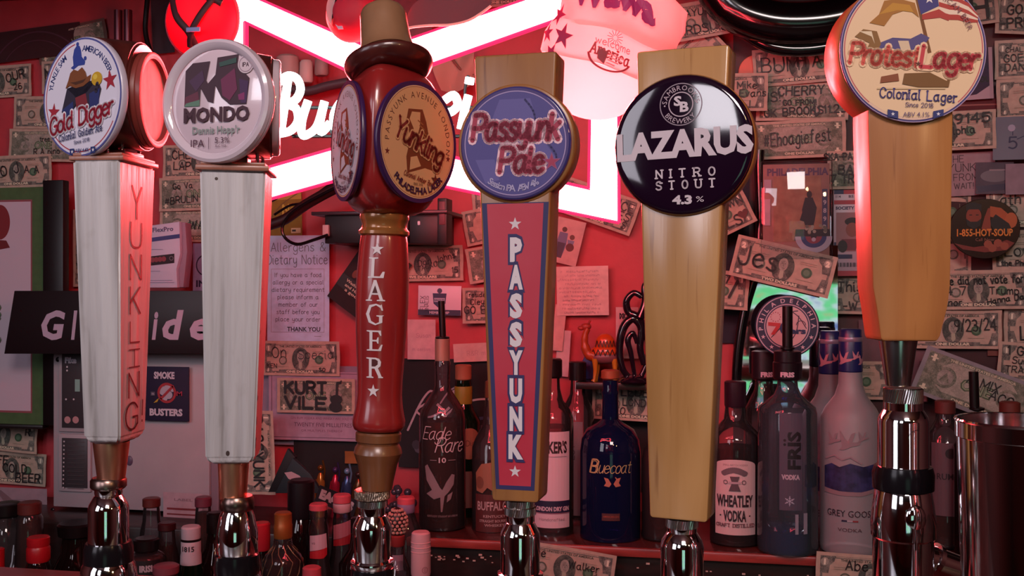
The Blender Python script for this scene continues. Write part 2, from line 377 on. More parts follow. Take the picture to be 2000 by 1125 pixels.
    def text(s, t, x, y, h, c, w=None, bold=.02, shear=0, rot=0, align='c', arc=None, sp=0, layup=True):
        """printed sans text; y = baseline, h = cap height"""
        if layup: s.up()
        k = h/.73
        if arc:     # (radius, centre angle deg, span deg, inward?) letters set round a circle centred at x,y
            R, ac, span, inv = arc; n = len(t); tot = 0; A = []
            for ch in t:
                V = tmesh(ch, bold, shear)[0]; wd = (max(v[0] for v in V)-min(v[0] for v in V)) if V else .3
                A.append((tot+wd/2, V)); tot += wd+.12
            for ch, (m_, V) in zip(t, A):
                if not V: continue
                q = (m_/tot-.5)*span; F_ = tmesh(ch, bold, shear)[1]
                cxm = (max(v[0] for v in V)+min(v[0] for v in V))/2
                th = radians(ac - q) if not inv else radians(ac + q)
                r = th-pi/2 if not inv else th+pi/2
                O = (x+R*cos(th), y+R*sin(th))
                P = [((a-cxm)*k*(w or 1), b*k) for a, b in V]
                s._a([(O[0]+a*cos(r)-b*sin(r), O[1]+a*sin(r)+b*cos(r)) for a, b in P], F_, c)
            return s
        V, Fc = tmesh(t, bold, shear)
        if not V: return s
        x0, x1 = min(v[0] for v in V), max(v[0] for v in V); kx = (w/(x1-x0)) if w else k
        ox = -(x0+x1)/2 if align == 'c' else -x0; cr, sr = cos(rot), sin(rot)
        s._a([(x+(a+ox)*kx*cr-b*k*sr, y+(a+ox)*kx*sr+b*k*cr) for a, b in V], Fc, c); return s
    def build(s, name, fr, parent=None, fn=None, dz=.12, base=.3, cuts=None, label=None, frp=None, clip=None):
        """fn(x, y, d) -> local point; default: the plane facing -y"""
        k = fr.s if isinstance(fr, Fr) else fr
        fn = fn or (lambda x, y, d: (x, -d, y)); mats, idx, V, Fs, mi = [], {}, [], [], []
        for (v, f, c, lay) in s.it:
            m = c if isinstance(c, bpy.types.Material) else mat(c, .55)
            if m.name not in idx: idx[m.name] = len(mats); mats.append(m)
            d = base+lay*dz
            if cuts or clip:
                b = bmesh.new(); bv = [b.verts.new((p[0], p[1], 0)) for p in v]
                for q in f:
                    try: b.faces.new([bv[i] for i in q])
                    except ValueError: pass
                b.normal_update()
                if cuts:
                    if max((len(q) for q in f), default=0) > 4: bmesh.ops.triangulate(b, faces=[x for x in b.faces if len(x.verts) > 4])
                    xs = [p[0] for p in v]; a = math.floor(min(xs)/cuts)+1
                    while a*cuts < max(xs):
                        bmesh.ops.bisect_plane(b, geom=b.verts[:]+b.edges[:]+b.faces[:], plane_co=(a*cuts, 0, 0), plane_no=(1, 0, 0)); a += 1
                if clip:
                    for co, no in (((clip[0], 0, 0), (-1, 0, 0)), ((clip[2], 0, 0), (1, 0, 0)), ((0, clip[1], 0), (0, -1, 0)), ((0, clip[3], 0), (0, 1, 0))):
                        bmesh.ops.bisect_plane(b, geom=b.verts[:]+b.edges[:]+b.faces[:], plane_co=co, plane_no=no, clear_outer=True)
                b.verts.index_update(); v = [(q.co.x, q.co.y) for q in b.verts]; f = [[q.index for q in x.verts] for x in b.faces]; b.free()
            n = len(V)
            for p in v:
                q = fn(p[0], p[1], d); V.append((q[0]*k, q[1]*k, q[2]*k))
            for q in f: Fs.append([i+n for i in q]); mi.append(idx[m.name])
        me = bpy.data.meshes.new(name); me.from_pydata(V, [], Fs); me.update()
        for m in mats: me.materials.append(m)
        me.polygons.foreach_set('material_index', mi)
        return obj(name, None, None, parent, frp, mesh=me, label=label)
def cyl(R, cx=0, cy=0): return lambda x, y, d: (cx+(R+d)*sin(x/R), cy-(R+d)*cos(x/R), y)
def facing(beta, R, cz, cx=0, cy=0):
    """plane turned by beta (positive: towards the left) at distance R from the vertical axis"""
    b = radians(beta); e = (cos(b), -sin(b)); n = (-sin(b), -cos(b))
    return lambda x, y, d: (cx+e[0]*x+n[0]*(R+d), cy+e[1]*x+n[1]*(R+d), cz+y)

# ------------------------------------------------------------------ the room
YW = 1.87                       # back wall
ZS = 1.095                      # bottle shelf
ZC = 0.84                       # lower back counter
def slab(name, x0, x1, y0, y1, z0, z1, m, kind='structure', bev=0):
    b = MB(1.0).box(x0, x1, y0, y1, z0, z1, bev); o = obj(name, b, m); o['kind'] = kind; return o
def _wallmat():
    m, nt, b = nodes_mat('red_wall_paint')
    n = noise_chain(nt, 14, (1, 1, 1), 6); r = ramp(nt, n.outputs[0], [(.3, (.40, .030, .045)), (.7, (.52, .045, .060))])
    nt.links.new(r.outputs[0], b.inputs['Base Color']); b.inputs['Roughness'].default_value = .55
    n2 = noise_chain(nt, 120, (1, 1, 1), 4); bump(nt, b, n2.outputs[0], .15, .002); return m
WALL = _wallmat()
slab('wall_back', -2.4, 2.4, YW, YW+.12, 0, 2.8, WALL)
slab('floor', -2.4, 2.4, -3.6, YW, -.05, 0, noisy('floor_boards', [(.3, (.05, .02, .015)), (.7, (.09, .04, .03))], 9, (1, .1, 1), .5, .1))
slab('ceiling', -2.4, 2.4, -3.6, YW, 2.8, 2.88, mat((.05, .012, .015), .8))
DIM = mat((.10, .02, .022), .7)
slab('wall_left', -2.52, -2.4, -3.6, YW, 0, 2.8, DIM); slab('wall_right', 2.4, 2.52, -3.6, YW, 0, 2.8, DIM)
slab('wall_front', -2.4, 2.4, -3.72, -3.6, 0, 2.8, DIM)
WORN = noisy('worn_black_wood', [(.35, (.012, .006, .006)), (.62, (.030, .014, .013)), (.8, (.10, .05, .045))], 45, (.3, 1, 1), .38, .4, .2)
# back counter and the raised bottle shelf
o = obj('back_counter', MB(1.0).box(-2.0, 2.3, 1.22, YW-.001, 0.0, ZC, .004), WORN); tag(o, 'low black back counter running under the bottle shelf', 'counter')
xs = atY(795, 1048, 1.60).x
SHELF = thing('bottle_shelf', 'raised worn black wooden bottle shelf with a front edge coloured red as if lit by the neon', 'shelf', Fr(1400, 1075, 1.60, Z=ZS))
SHELF.matrix_world = Matrix.Translation((xs, 1.60, ZS))
obj('shelf_board', MB(1.0).box(0, 2.3-xs, 0, YW-1.60, -.012, 0, .003), noisy('shelf_top', [(.3, (.045, .010, .010)), (.7, (.09, .022, .02))], 30, (.3, 1, 1), .2, .2, .3), SHELF)
obj('front_panel', MB(1.0).box(0, 2.3-xs, .006, .02, -(ZS-ZC), -.012), WORN, SHELF)
o = obj('shade_block', MB(1.0).box(-2.3, 2.35, 1.30, YW-.001, 2.09, 2.79, .004), WORN); tag(o, 'dark block added above the frame to shade the upper wall', 'shade_block')  # unseen block added to keep the high lamps off the upper wall
e = MB(1.0)
e.box(0, 2.3-xs, -.004, .004, -.030, -.017, .002); e = MB(1.0).box(0, 2.3-xs, -.006, .003, -.013, .0015, .003); obj('edge_trim', e, noisy('neon_red_edge', [(.3, (.16, .022, .02)), (.7, (.40, .06, .05))], 60, (.2, 1, 1), .3, .2), SHELF)  # the neon's red glow along the edge is put into the trim colour
e = MB(1.0)
for i in range(70):
    x = random.uniform(.02, .30) if i < 45 else random.uniform(.3, 1.0); z = random.uniform(-.034, -.021)
    q = random.uniform(.0012, .0028); e.box(x, x+q*2, -.0052, -.0042, z, z+q)
o = obj('paint_chip', e, mat((.55, .42, .36), .6), SHELF); o['kind'] = 'stuff'
x0_ = atY(1432, 0, YW).x
o = obj('dark_wall_panel', MB(1.0).box(x0_, 2.3, YW-.0035, YW-.0005, ZS+.002, 2.08), noisy('dark_collage_ground', [(.35, (.018, .010, .016)), (.6, (.07, .018, .022)), (.75, (.12, .04, .04))], 9, (1, 1, 1), .6, .1)); tag(o, 'dark panel behind the banknotes on the right half of the wall', 'panel')
# side step where the shelf ends
b = MB(1.0).box(-2.0, xs-.02, 1.66, YW-.001, 0, ZS-ZC-.02, .004); o = obj('back_ledge', b, WORN)
o.location = (0, 0, ZC); tag(o, 'dark stepped ledge behind the crowd of bottles at left', 'ledge')
ZL = ZS-.02

# ------------------------------------------------------------------ the bow-tie neon sign
YN = 1.12
fN = Fr(760, 220, YN)
SIGN = thing('neon_sign', 'glowing red bow-tie outline beer sign with white script tubes on the wall', 'neon sign', fN)
NE = nodes_mat('red_neon')
NE[2].inputs['Base Color'].default_value = (.9, .3, .3, 1); NE[2].inputs['Emission Color'].default_value = (*[c/NEON[0] for c in NEON], 1); NE[2].inputs['Emission Strength'].default_value = NEON[0]
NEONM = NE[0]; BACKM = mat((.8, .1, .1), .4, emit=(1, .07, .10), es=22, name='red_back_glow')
RIMM = mat((.55, .02, .05), .35, emit=(1, .02, .12), es=1.3)
outer = [fN.L(*p) for p in [(432, -10), (480, -10), (733, 104), (1090, -22), (1215, -22), (1205, 431), (1092, 405), (724, 329), (432, 411)]]
inner = [fN.L(*p) for p in [(474, 38), (733, 162), (1158, 10), (1153, 372), (722, 272), (474, 344)]]
def band(P, w_, d0, d1, mb):
    """closed strip of quads between two outlines"""
    pass
SEGS = [  # quads of the outline, picture points at the wall
 [(430, -14), (462, -14), (474, 38), (474, 344), (430, 411)],
 [(462, -14), (476, -14), (733, 102), (733, 160), (474, 38)],
 [(733, 102), (1060, -12), (1205, -60), (1158, 8), (733, 160)],
 [(1158, 8), (1208, -60), (1205, 431), (1153, 372)],
 [(1153, 372), (1205, 431), (722, 330), (722, 273)],
 [(722, 273), (722, 330), (430, 411), (474, 344)]]
b = MB(fN)
for q in SEGS:
    P = [fN.L(*p) for p in q]
    if sum(P[i][0]*P[(i+1) % len(P)][1]-P[(i+1) % len(P)][0]*P[i][1] for i in range(len(P))) < 0: P = P[::-1]
    n = len(P); b.add([(x, 0, z) for x, z in P], [list(range(n))])
obj('neon_band', b, NEONM, SIGN, smooth=0)
b = MB(fN)
OUT = [fN.L(*p) for p in [(428, -16), (474, -16), (733, 99), (1205, -63), (1209, 435), (722, 334), (428, 416)]]
INN = [fN.L(*p) for p in [(477, 42), (733, 164), (1155, 14), (1150, 368), (722, 269), (477, 340)]]
for PP in (OUT, INN):
    n = len(PP)
    for i in range(n):
        a, c = PP[i], PP[(i+1) % n]; b.tube([(a[0], 2, a[1]), (c[0], 2, c[1])], 3.2, 8)
        b.add([(a[0], 0, a[1]), (c[0], 0, c[1]), (c[0], 20, c[1]), (a[0], 20, a[1])], [[0, 1, 2, 3]])
obj('channel_rim', b, RIMM, SIGN, smooth=0)
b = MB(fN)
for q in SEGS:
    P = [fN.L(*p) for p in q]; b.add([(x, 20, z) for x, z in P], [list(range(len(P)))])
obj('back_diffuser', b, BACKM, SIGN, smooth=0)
b = MB(fN)
for x_, y_ in ((462, -10), (1200, -55)):
    X, Z_ = fN.L(x_, y_); b.tube([(X, 10, Z_), (X, 14, Z_+(2.795-fN.loc.z)/fN.s-Z_)], 1.6, 6)
obj('hanging_wire', b, mat((.1, .1, .1), .4, 1), SIGN)
WN = mat((.9, 1, 1), .3, emit=(.80, 1.0, 1.0), es=3.2)
def ntube(pts, r=8.5):
    return catmull([(fN.L(*p)[0], 0, fN.L(*p)[1]) for p in pts], 5), r
strokes = {
 'B': [[(562, 158), (556, 205), (548, 260)], [(546, 160), (562, 148), (580, 154), (587, 174), (578, 194), (560, 203)], [(560, 203), (578, 212), (582, 236), (568, 255), (546, 261)]],
 'u': [[(602, 196), (590, 235), (590, 262), (602, 262), (620, 245), (634, 198)], [(634, 198), (625, 240), (628, 258), (645, 240)]],
 'd': [[(690, 200), (668, 198), (652, 225), (656, 252), (676, 250), (692, 215)], [(704, 150), (690, 215), (688, 250), (702, 256)]],
 'w': [[(722, 198), (716, 245), (734, 256), (752, 215), (748, 246), (764, 256), (780, 240), (788, 198)]],
 'e': [[(802, 235), (826, 222), (830, 200), (812, 196), (798, 225), (806, 252), (830, 248)]],
 'e ': [[(868, 196), (886, 186), (894, 204), (882, 218), (862, 224), (862, 246), (884, 250)]],
 'i': [[(915, 186), (906, 222), (900, 252)]],
 's': [[(960, 196), (940, 208), (962, 232), (940, 254)]], 'r': [[(1010, 198), (1000, 254)], [(1004, 220), (1024, 200), (1036, 206)]]}
for ch, L in strokes.items():
    b = MB(fN)
    for S in L: p, r = ntube(S); b.tube(p, r, 10)
    if ch == 'i': p, r = ntube([(918, 152), (916, 164)]); b.tube(p, r+1, 10)
    obj('script_tube', b, WN, SIGN)
b = MB(fN)
for x in (566, 620, 690, 820, 916, 1010):
    X, Z_ = fN.L(x, 262); b.tube([(X, 6, Z_), (X, 34, Z_)], 2.2, 6)
for (x, y) in ((474, 344), (733, 160), (722, 273), (1158, 372)):
    X, Z_ = fN.L(x, y); b.tube([(X, 20, Z_), (X, 34, Z_)], 5, 8)
obj('standoff', b, BLACKRUB, SIGN)
b = MB(fN)
p, r = ntube([(911, 262), (905, 180), (912, 145)]); b.tube([(a, 12, c) for a, _, c in p], 3, 6)
p, r = ntube([(640, 250), (660, 275), (700, 262)]); b.tube([(a, 12, c) for a, _, c in p], 4, 6)
for y in (262, 205): b.tube([(fN.L(560, y)[0], 30, fN.L(560, y)[1]), (fN.L(1040, y)[0], 30, fN.L(1040, y)[1])], 3.5, 6)
obj('tube_support', b, mat((.02, .02, .02), .3), SIGN)

# ------------------------------------------------------------------ beer faucets
YT = 0.60
def faucet(px, top, prof, label, psi=11, roll=0, Y=YT):
    fr = Fr(px, 1125, Y, psi, roll)
    r = thing('beer_faucet', label, 'beer faucet', fr, 'chrome beer faucets under the tap handles')
    for nm, m, P in prof:
        obj(nm, MB(fr).lathe([(h, fr.z(y)) for h, y in P], 56), m, r, smooth=32)
    return r, fr
def knurl(fr, r, y0, y1, root, nm='knurled_ring', m=None, n=52):
    z0, z1 = fr.z(y1), fr.z(y0); b = MB(fr); vs, fs = [], []
    P = [(r-3, z0), (r, z0+2), (r, z1-2), (r-3, z1)]
    for (q, z) in P:
        for j in range(n*2):
            a = 2*pi*(j+(z-z0)*.09)/(n*2); k = q*(1+(.035 if j % 2 else 0)); vs.append((k*cos(a), k*sin(a), z))
    N = n*2
    for i in range(3):
        for j in range(N): fs.append([i*N+j, i*N+(j+1) % N, (i+1)*N+(j+1) % N, (i+1)*N+j])
    fs.append(list(range(N))[::-1]); fs.append([3*N+j for j in range(N)])
    b.add(vs, fs); obj(nm, b, m or STEEL, root, smooth=0)
BOT = 1290
KN = mat((.48, .40, .36), .30, 1, name='brushed_nickel')
r, f1 = faucet(212, 930, [('lever_neck', CHROME, [(24, 970), (26, 962), (26, 948), (20, 946)]),
    ('chrome_collar', CHROME, [(38, 1064), (38, 1058), (38, 992), (36, 984), (27, 968), (24, 966)]),
    ('locking_nut', BLACKRUB, [(47, 1096), (46, 1070), (42, 1058), (36, 1058)]),
    ('body', CHROME, [(40, BOT), (44, 1230), (52, 1160), (54, 1130), (50, 1104), (44, 1094)])],
    'leftmost chrome beer faucet, below the white square tap handle lettered on its side')
obj('retaining_ring', MB(f1).lathe([(30, f1.z(954)), (34, f1.z(950)), (34, f1.z(937)), (30, f1.z(932)), (20, f1.z(932))], 40), mat((.22, .15, .13), .28, 1), r)
r, f2 = faucet(463, 965, [('lever_neck', CHROME, [(27, 1005), (27, 985)]),
    ('chrome_collar', CHROME, [(38, 1082), (40, 1075), (40, 1040), (33, 1005), (28, 994), (22, 992)]),
    ('locking_nut', BLACKRUB, [(43, 1120), (45, 1105), (42, 1082), (36, 1076)]),
    ('body', CHROME, [(40, BOT), (44, 1230), (50, 1165), (50, 1140), (44, 1119)])],
    'second chrome beer faucet from the left, below the round white badge')
obj('retaining_ring', MB(f2).lathe([(30, f2.z(996)), (33, f2.z(992)), (33, f2.z(975)), (29, f2.z(968)), (20, f2.z(968))], 40), mat((.22, .15, .13), .28, 1), r)
r, f3 = faucet(727, 955, [('lever_neck', CHROME, [(25, 1008), (26, 998), (26, 985)]),
    ('chrome_collar', CHROME, [(34, 1106), (35, 1090), (38, 1032), (37, 1024), (28, 1006), (24, 1004)]),
    ('drip_rim', CHROME, [(40, 1108), (43, 1100), (42, 1095), (34, 1098)]),
    ('locking_nut', BLACKRUB, [(44, 1190), (42, 1108), (34, 1104)]), ('body', CHROME, [(42, BOT), (50, 1220), (42, 1186)])],
    'third chrome beer faucet from the left, below the red turned wooden handle')
knurl(f3, 34, 955, 974, r, m=KNURL); knurl(f3, 29, 974, 990, r)
r, f4 = faucet(1016, 980, [('lever_neck', CHROME, [(26, 1022), (27, 1012), (27, 1000)]),
    ('chrome_collar', CHROME, [(39, 1122), (38, 1100), (39, 1044), (37, 1036), (28, 1020), (24, 1018)]),
    ('drip_rim', CHROME, [(44, 1128), (45, 1118), (38, 1115)]),
    ('locking_nut', BLACKRUB, [(42, 1190), (44, 1126), (34, 1120)]), ('body', CHROME, [(42, BOT), (50, 1220), (42, 1186)])],
    'fourth chrome beer faucet from the left, below the handle with the purple badge')
knurl(f4, 28, 974, 990, r); knurl(f4, 30, 988, 1006, r)
r, f5 = faucet(1332, 1010, [('lever_neck', CHROME, [(28, 1040), (29, 1033), (29, 1024)]),
    ('chrome_collar', CHROME, [(42, 1145), (41, 1120), (42, 1066), (39, 1054), (30, 1040), (26, 1036)]),
    ('locking_nut', BLACKRUB, [(46, 1210), (46, 1144), (38, 1140)]), ('body', CHROME, [(42, BOT), (52, 1240), (44, 1206)])],
    'fifth chrome beer faucet from the left, below the handle with the black badge')
knurl(f5, 31, 1010, 1030, r)
r, f6 = faucet(1764, 755, [('lever_neck', CHROME, [(37, 805), (37, 785)]),
    ('chrome_collar', CHROME, [(50, 912), (48, 905), (48, 822), (45, 812), (37, 800), (30, 798)]),
    ('locking_nut', BLACKRUB, [(57, 954), (58, 925), (54, 910), (46, 908)]),
    ('body', CHROME, [(40, BOT), (50, 1200), (57, 1150), (57, 1050), (60, 1046), (61, 1020), (57, 985), (53, 958), (48, 950)])],
    'rightmost and largest chrome beer faucet with a shank going right', psi=0, Y=.58)
knurl(f6, 36, 757, 788, r, m=STEEL)
b = MB(f6); b.tube([(20, 0, f6.z(1085)), (70, 6, f6.z(1100)), (120, 14, f6.z(1118)), (180, 24, f6.z(1130))], [30, 29, 27, 27], 28); obj('shank', b, CHROME, r)
b = MB(f6); b.tube([(58, 5, f6.z(1092)), (66, 6, f6.z(1096))], 33, 28); obj('shank_ring', b, CHROME, r)
b = MB(f6).ball((2, -52, f6.z(1003)), 22, 1, .5, 1.35); b.tube([(2, -54, f6.z(1028)), (2, -56, f6.z(1060))], [7, 4], 10); obj('lever_ball', b, CHROME, r)

# ------------------------------------------------------------------ tap handles
TG = None
def blend(a, b, t): return a+(b-a)*t
def tri_body(fr, cz, r, R, b0, mats, root, name='head_block', ext=0, psihull=None):
    pts = []
    for k in range(3):
        fn = facing(b0-120*k, R, cz)
        for j in range(32):
            a = 2*pi*j/32; pts.append(fn(r*cos(a), (r+ext)*sin(a), 0))
    b = MB(fr).hull(pts, bev=4); return obj(name, b, mats, root, smooth=50)
def disc(fr, fn, r, d0, d1, m, root, name, parent=None, bev=3, dome=0):
    b = MB(fr); P = [(r-.5, d0), (r, d0+1), (r, d1-bev), (r-bev*.4, d1-bev*.4), (r-bev, d1)]
    if dome: P += [(r*q, d1+dome*(1-q*q)) for q in (.9, .7, .5, .3, .1)]
    vs, fs = [], []; n = len(P); S = 64
    for (q, d) in P:
        for j in range(S): a = 2*pi*j/S; vs.append(fn(q*cos(a), q*sin(a), d))
    for i in range(n-1):
        for j in range(S): k = (j+1) % S; fs.append([i*S+j, i*S+k, (i+1)*S+k, (i+1)*S+j])
    fs.append([(n-1)*S+j for j in range(S)]); fs.append(list(range(S))[::-1])
    b.add(vs, fs); return obj(name, b, m, parent or root, smooth=35)
def taper_box(fr, prof, m, root, name, bev=4, depth=None, cx=None):
    """square post: prof = [(z, half width, half depth, x centre)] """
    b = bmesh.new(); rings = []
    for (z, hw, hd, x) in prof: rings.append([b.verts.new((x+i*hw, j*hd, z)) for i, j in ((-1, -1), (1, -1), (1, 1), (-1, 1))])
    for a, c in zip(rings, rings[1:]):
        for k in range(4): b.faces.new([a[k], a[(k+1) % 4], c[(k+1) % 4], c[k]])
    b.faces.new(rings[0][::-1]); b.faces.new(rings[-1]); bmesh.ops.recalc_face_normals(b, faces=b.faces)
    bmesh.ops.bevel(b, geom=[e for e in b.edges if e.calc_face_angle(0) > .4], offset=bev, segments=3, affect='EDGES')
    return obj(name, MB(fr).bm(b), m, root, smooth=50)
NAVY, RED, CREAM, BLK = '#22306e', '#b01e2c', '#e9dcc8', '#150d10'
WHT = '#e4dfe6'

# ---- 1: white square post, blue-rimmed badge
PS1 = 6.0
f = Fr(225, 862, YT, PS1, roll=0)
T1 = thing('tap_handle', 'white painted square tap handle lettered down its side, with blue-rimmed golden ale badge', 'tap handle', f, 'tall beer tap handles in a row')
zt, zb = f.z(322), f.z(862)
taper_box(f, [(0, 26, 40, 0), (14, 36.5, 53, 0), (zt, 46.5, 75, 0)], WHITEPAINT, T1, 'post')
b = MB(f).box(-54, 54, -75, 75, zt, zt+9, 2); b.box(-49, 49, -70, 70, zt+9, zt+15, 2); obj('cap_plate', b, wood('stained_plate', (.42, .17, .12), (.32, .12, .08), (.3, .2, .2)), T1)
obj('ferrule', MB(f).lathe([(25, f.z(938)), (26, f.z(934)), (34, f.z(866)), (34, f.z(862))], 40, -8), COPPER, T1)
b = MB(f); b.box(-40, 40, -40, 40, zt+15, zt+24, 2); b.box(-14, 14, -14, 14, zt+24, zt+40); obj('head_bracket', b, DARKWOOD, T1)
for (x, y) in ((-30, -30), (32, -34), (34, 30), (6, -40)):
    obj('screw', MB(f).lathe([(3.5, zt+14), (3.5, zt+30), (1, zt+34)], 8, x, y), CHROME, T1)
cz = f.z(190); hd = 30-PS1
tri_body(f, cz, 104, 62, hd, DARKWOOD, T1, ext=0)
FA = facing(hd, 68, f.zf(190, 65))
D1 = disc(f, FA, 114, -6, 8, mat('#cfc9dc', .32, coat=.4), T1, 'badge')
def art_gold(i, lit=True):
    i.circle(0, 0, 112, '#4a4f94', seg=64); i.circle(0, 0, 108.5, '#d9d4e6', seg=64); i.ring(0, 0, 102, 104, RED, 100, 330, 80); i.circle(0, 0, 101.5, '#dcd8ea', seg=64)
    i.text('YUNKLE SAM', 0, 0, 12, NAVY, arc=(86, 143, 48, False), bold=.01)
    i.text('AMERICAN BEER', 0, 0, 12, NAVY, arc=(86, 56, 62, False), bold=.01)
    i.poly([(-30, 58), (-22, 62), (-24, 78), (-20, 92), (-12, 99), (-4, 97), (0, 88), (2, 76), (12, 66), (10, 60), (-8, 60), (-22, 54)], '#2b3f94'); i.circle(-10, 101, 4, '#2b3f94'); i.circle(12, 72, 4, '#2b3f94')
    i.star(-80, -22, 18, '#a02034', .1); i.star(82, 24, 20, '#a02034', -.1)
    # brim hat, jacket and nugget; the cartoon animal itself is left out
    i.poly([(-40, 20), (-20, 5), (6, -26), (44, -30), (58, 10), (48, 30), (20, 20), (0, 6), (-26, -24), (-44, -34), (-56, -24)], '#2a2338')
    i.poly([(-16, 0), (14, 6), (22, -22), (-12, -24)], '#7c2430'); i.poly([(24, 4), (54, 12), (50, -28), (26, -30)], '#26306a'); i.poly([(-54, -20), (-22, -6), (-20, -40), (-46, -38)], '#26306a')
    i.poly([(-44, 20), (-36, 34), (-30, 48), (-20, 54), (-8, 50), (4, 56), (14, 46), (18, 36), (30, 40), (26, 28), (8, 20), (-14, 18), (-32, 24)], '#7a4320'); i.poly([(-30, 30), (-14, 24), (8, 27), (16, 34), (8, 32), (-14, 30)], '#4a2614'); i.circle(46, 30, 15, '#c39a22', 13); i.circle(42, 34, 6, '#dcc04a', 5); i.stroke([(44, 8), (48, 20)], 9, '#2a2338')
    i.pen('Gold Digger', 2, -52, 31, '#e6dfe8', w=182, wt=.36, slant=.16, rot=.16, gap=.7); i.pen('Gold Digger', 2, -52, 31, '#a81c38', w=182, wt=.16, slant=.16, rot=.16, gap=.7)
    i.pen('Colonial Golden Ale', 0, -74, 12, NAVY, w=124, wt=.14, serif=.5, rot=.1); i.pen('Since 2018', 4, -86, 6, NAVY, w=44, wt=.16, rot=.08)
    i.rect(-30, -108, -17, -96, NAVY); i.rect(30, -108, 43, -96, NAVY); i.star(-23, -102, 4, WHT); i.star(37, -102, 4, WHT); i.text('ABV 4.4%', 6, -104, 7, NAVY, w=38)
i = Ink(); art_gold(i); i.build('badge_print', f, D1, lambda x, y, d: FA(x, y, d+8))
FB = facing(hd-120, 66, cz-6)
b2 = disc(f, FB, 92, -20, 6, mat('#8c3a34', .4), T1, 'side_badge')
b = MB(f); n = 56; vs, fs = [], []
for q, d in ((92, 6), (92, 14), (86, 16), (80, 14), (78, 6.5)):
    for j in range(n): vs.append(FB(q*cos(2*pi*j/n), q*sin(2*pi*j/n), d))
for a in range(4):
    for j in range(n): fs.append([a*n+j, a*n+(j+1) % n, (a+1)*n+(j+1) % n, (a+1)*n+j])
b.add(vs, fs); obj('badge_rim', b, mat((.30, .05, .045), .35), b2)
i = Ink(); i.circle(0, 0, 78, noisy('scuffed_pink_board', [(.35, (.45, .30, .28)), (.6, (.72, .55, .52))], 90, (1, 1, .4), .5, .1), seg=48); i.build('board_face', f, b2, lambda x, y, d: FB(x, y, d+6.2))
# the marker lettering on the right side of the post
def side_map(z, inset=.6):
    return lambda x, y, d: (blend(36.5, 46.5, max(0, min(1, (y-14)/(zt-14))))+inset+d, x*1.25, y)
i = Ink()
for ch, y0, y1, hw in (('Y', 428, 366, 13), ('U', 484, 436, 15), ('N', 546, 498, 15), ('K', 612, 561, 14), ('L', 668, 628, 13), ('I', 716, 682, 12), ('N', 774, 727, 14), ('G', 836, 786, 16)):
    i.pen(ch, -2 if ch != 'G' else -8, f.z(y0), (y0-y1), '#3a0a0c', w=hw*2.4 if ch != 'I' else None, wt=.075, serif=3 if ch == 'I' else 0, slant=-.02)
i.pen('!', 26, f.z(826), 42, '#3a0a0c', wt=.075)
i.build('marker_lettering', f, T1, side_map(0))

# ---- 2: white square post, white dished badge
PS2 = -6.6
f = Fr(456, 900, YT, PS2, roll=.8)
T2 = thing('tap_handle', 'white painted square tap handle with chipped edge and round white IPA badge', 'tap handle', f, 'tall beer tap handles in a row')
zt = f.z(340)
taper_box(f, [(0, 36, 36, 0), (12, 46, 46, 0), (zt, 61, 61, 0)], WHITEPAINT, T2, 'post')
b = MB(f).box(-68, 68, -68, 68, zt, zt+10, 2); b.box(-60, 60, -60, 60, zt+10, zt+17, 2); obj('cap_plate', b, wood('stained_plate_b', (.42, .17, .12), (.32, .12, .08), (.3, .2, .2)), T2)
obj('ferrule', MB(f).lathe([(25, f.z(976)), (26, f.z(972)), (30, f.z(900))], 40), COPPER, T2)
b = MB(f); b.box(-22, 22, -22, 22, zt+17, zt+40, 2); obj('head_bracket', b, DARKWOOD, T2)
for (x, y) in ((-42, -36), (42, -36), (44, 30)): obj('screw', MB(f).lathe([(3.5, zt+14), (3.5, zt+38), (1, zt+40)], 8, x, y), CHROME, T2)
cz = f.z(208); hd = 18-PS2
tri_body(f, cz, 100, 66, hd, DARKWOOD, T2)
FA = facing(hd, 70, f.zf(197, 75))
D2 = disc(f, FA, 118, -10, 4, mat('#d9c4d0', .16, coat=.8), T2, 'badge', bev=6)
b = MB(f); vs, fs = [], []; n = 64
for q, d in ((118, 2), (116, 10), (110, 13), (102, 10), (98, 5)):
    for j in range(n): vs.append(FA(q*cos(2*pi*j/n), q*sin(2*pi*j/n), d))
for a in range(4):
    for j in range(n): fs.append([a*n+j, a*n+(j+1) % n, (a+1)*n+(j+1) % n, (a+1)*n+j])
b.add(vs, fs); obj('badge_rim', b, mat('#d8c8d4', .12, coat=.9), D2)
i = Ink()
i.poly([(-70, -8), (-68, 60), (-52, 74), (-14, 76), (-22, 40), (-18, 34), (-2, 50), (2, 82), (48, 86), (46, 66), (72, 40), (66, -8), (30, -8), (12, 6), (-2, 30), (-6, -4), (-18, 0), (-34, 26), (-36, -8)], '#3a1428')
i.poly([(-68, 10), (-40, 20), (-36, -4), (-70, -6)], '#602038'); i.poly([(-66, -2), (-36, 4), (-36, -8), (-70, -8)], '#587a68'); i.poly([(-60, 40), (-30, 60), (-26, 40), (-44, 20)], '#452044')
i.poly([(10, 40), (40, 60), (46, 20), (30, 0), (14, 10)], '#6c1c48'); i.poly([(50, 40), (70, 34), (66, -6), (54, -6)], '#40184a'); i.poly([(48, 10), (62, 14), (62, 0), (50, 0)], '#802060'); i.poly([(6, 72), (44, 80), (44, 70), (8, 64)], '#2c4a44')
i.circle(64, 66, 17, '#d0bcc6'); i.pen('IPA', 64, 62, 7, '#4a2838', wt=.2); i.ring(64, 66, 13, 14.5, '#9a8090')
i.text('MONDO', 2, -38, 27, '#3c0c22', w=144, bold=.045)
i.text('Dennis Hopp\'r', 2, -61, 14, '#7f8a86', w=104, bold=.02); i.text('IPA', -38, -86, 15, '#4a1830', w=30, bold=0)
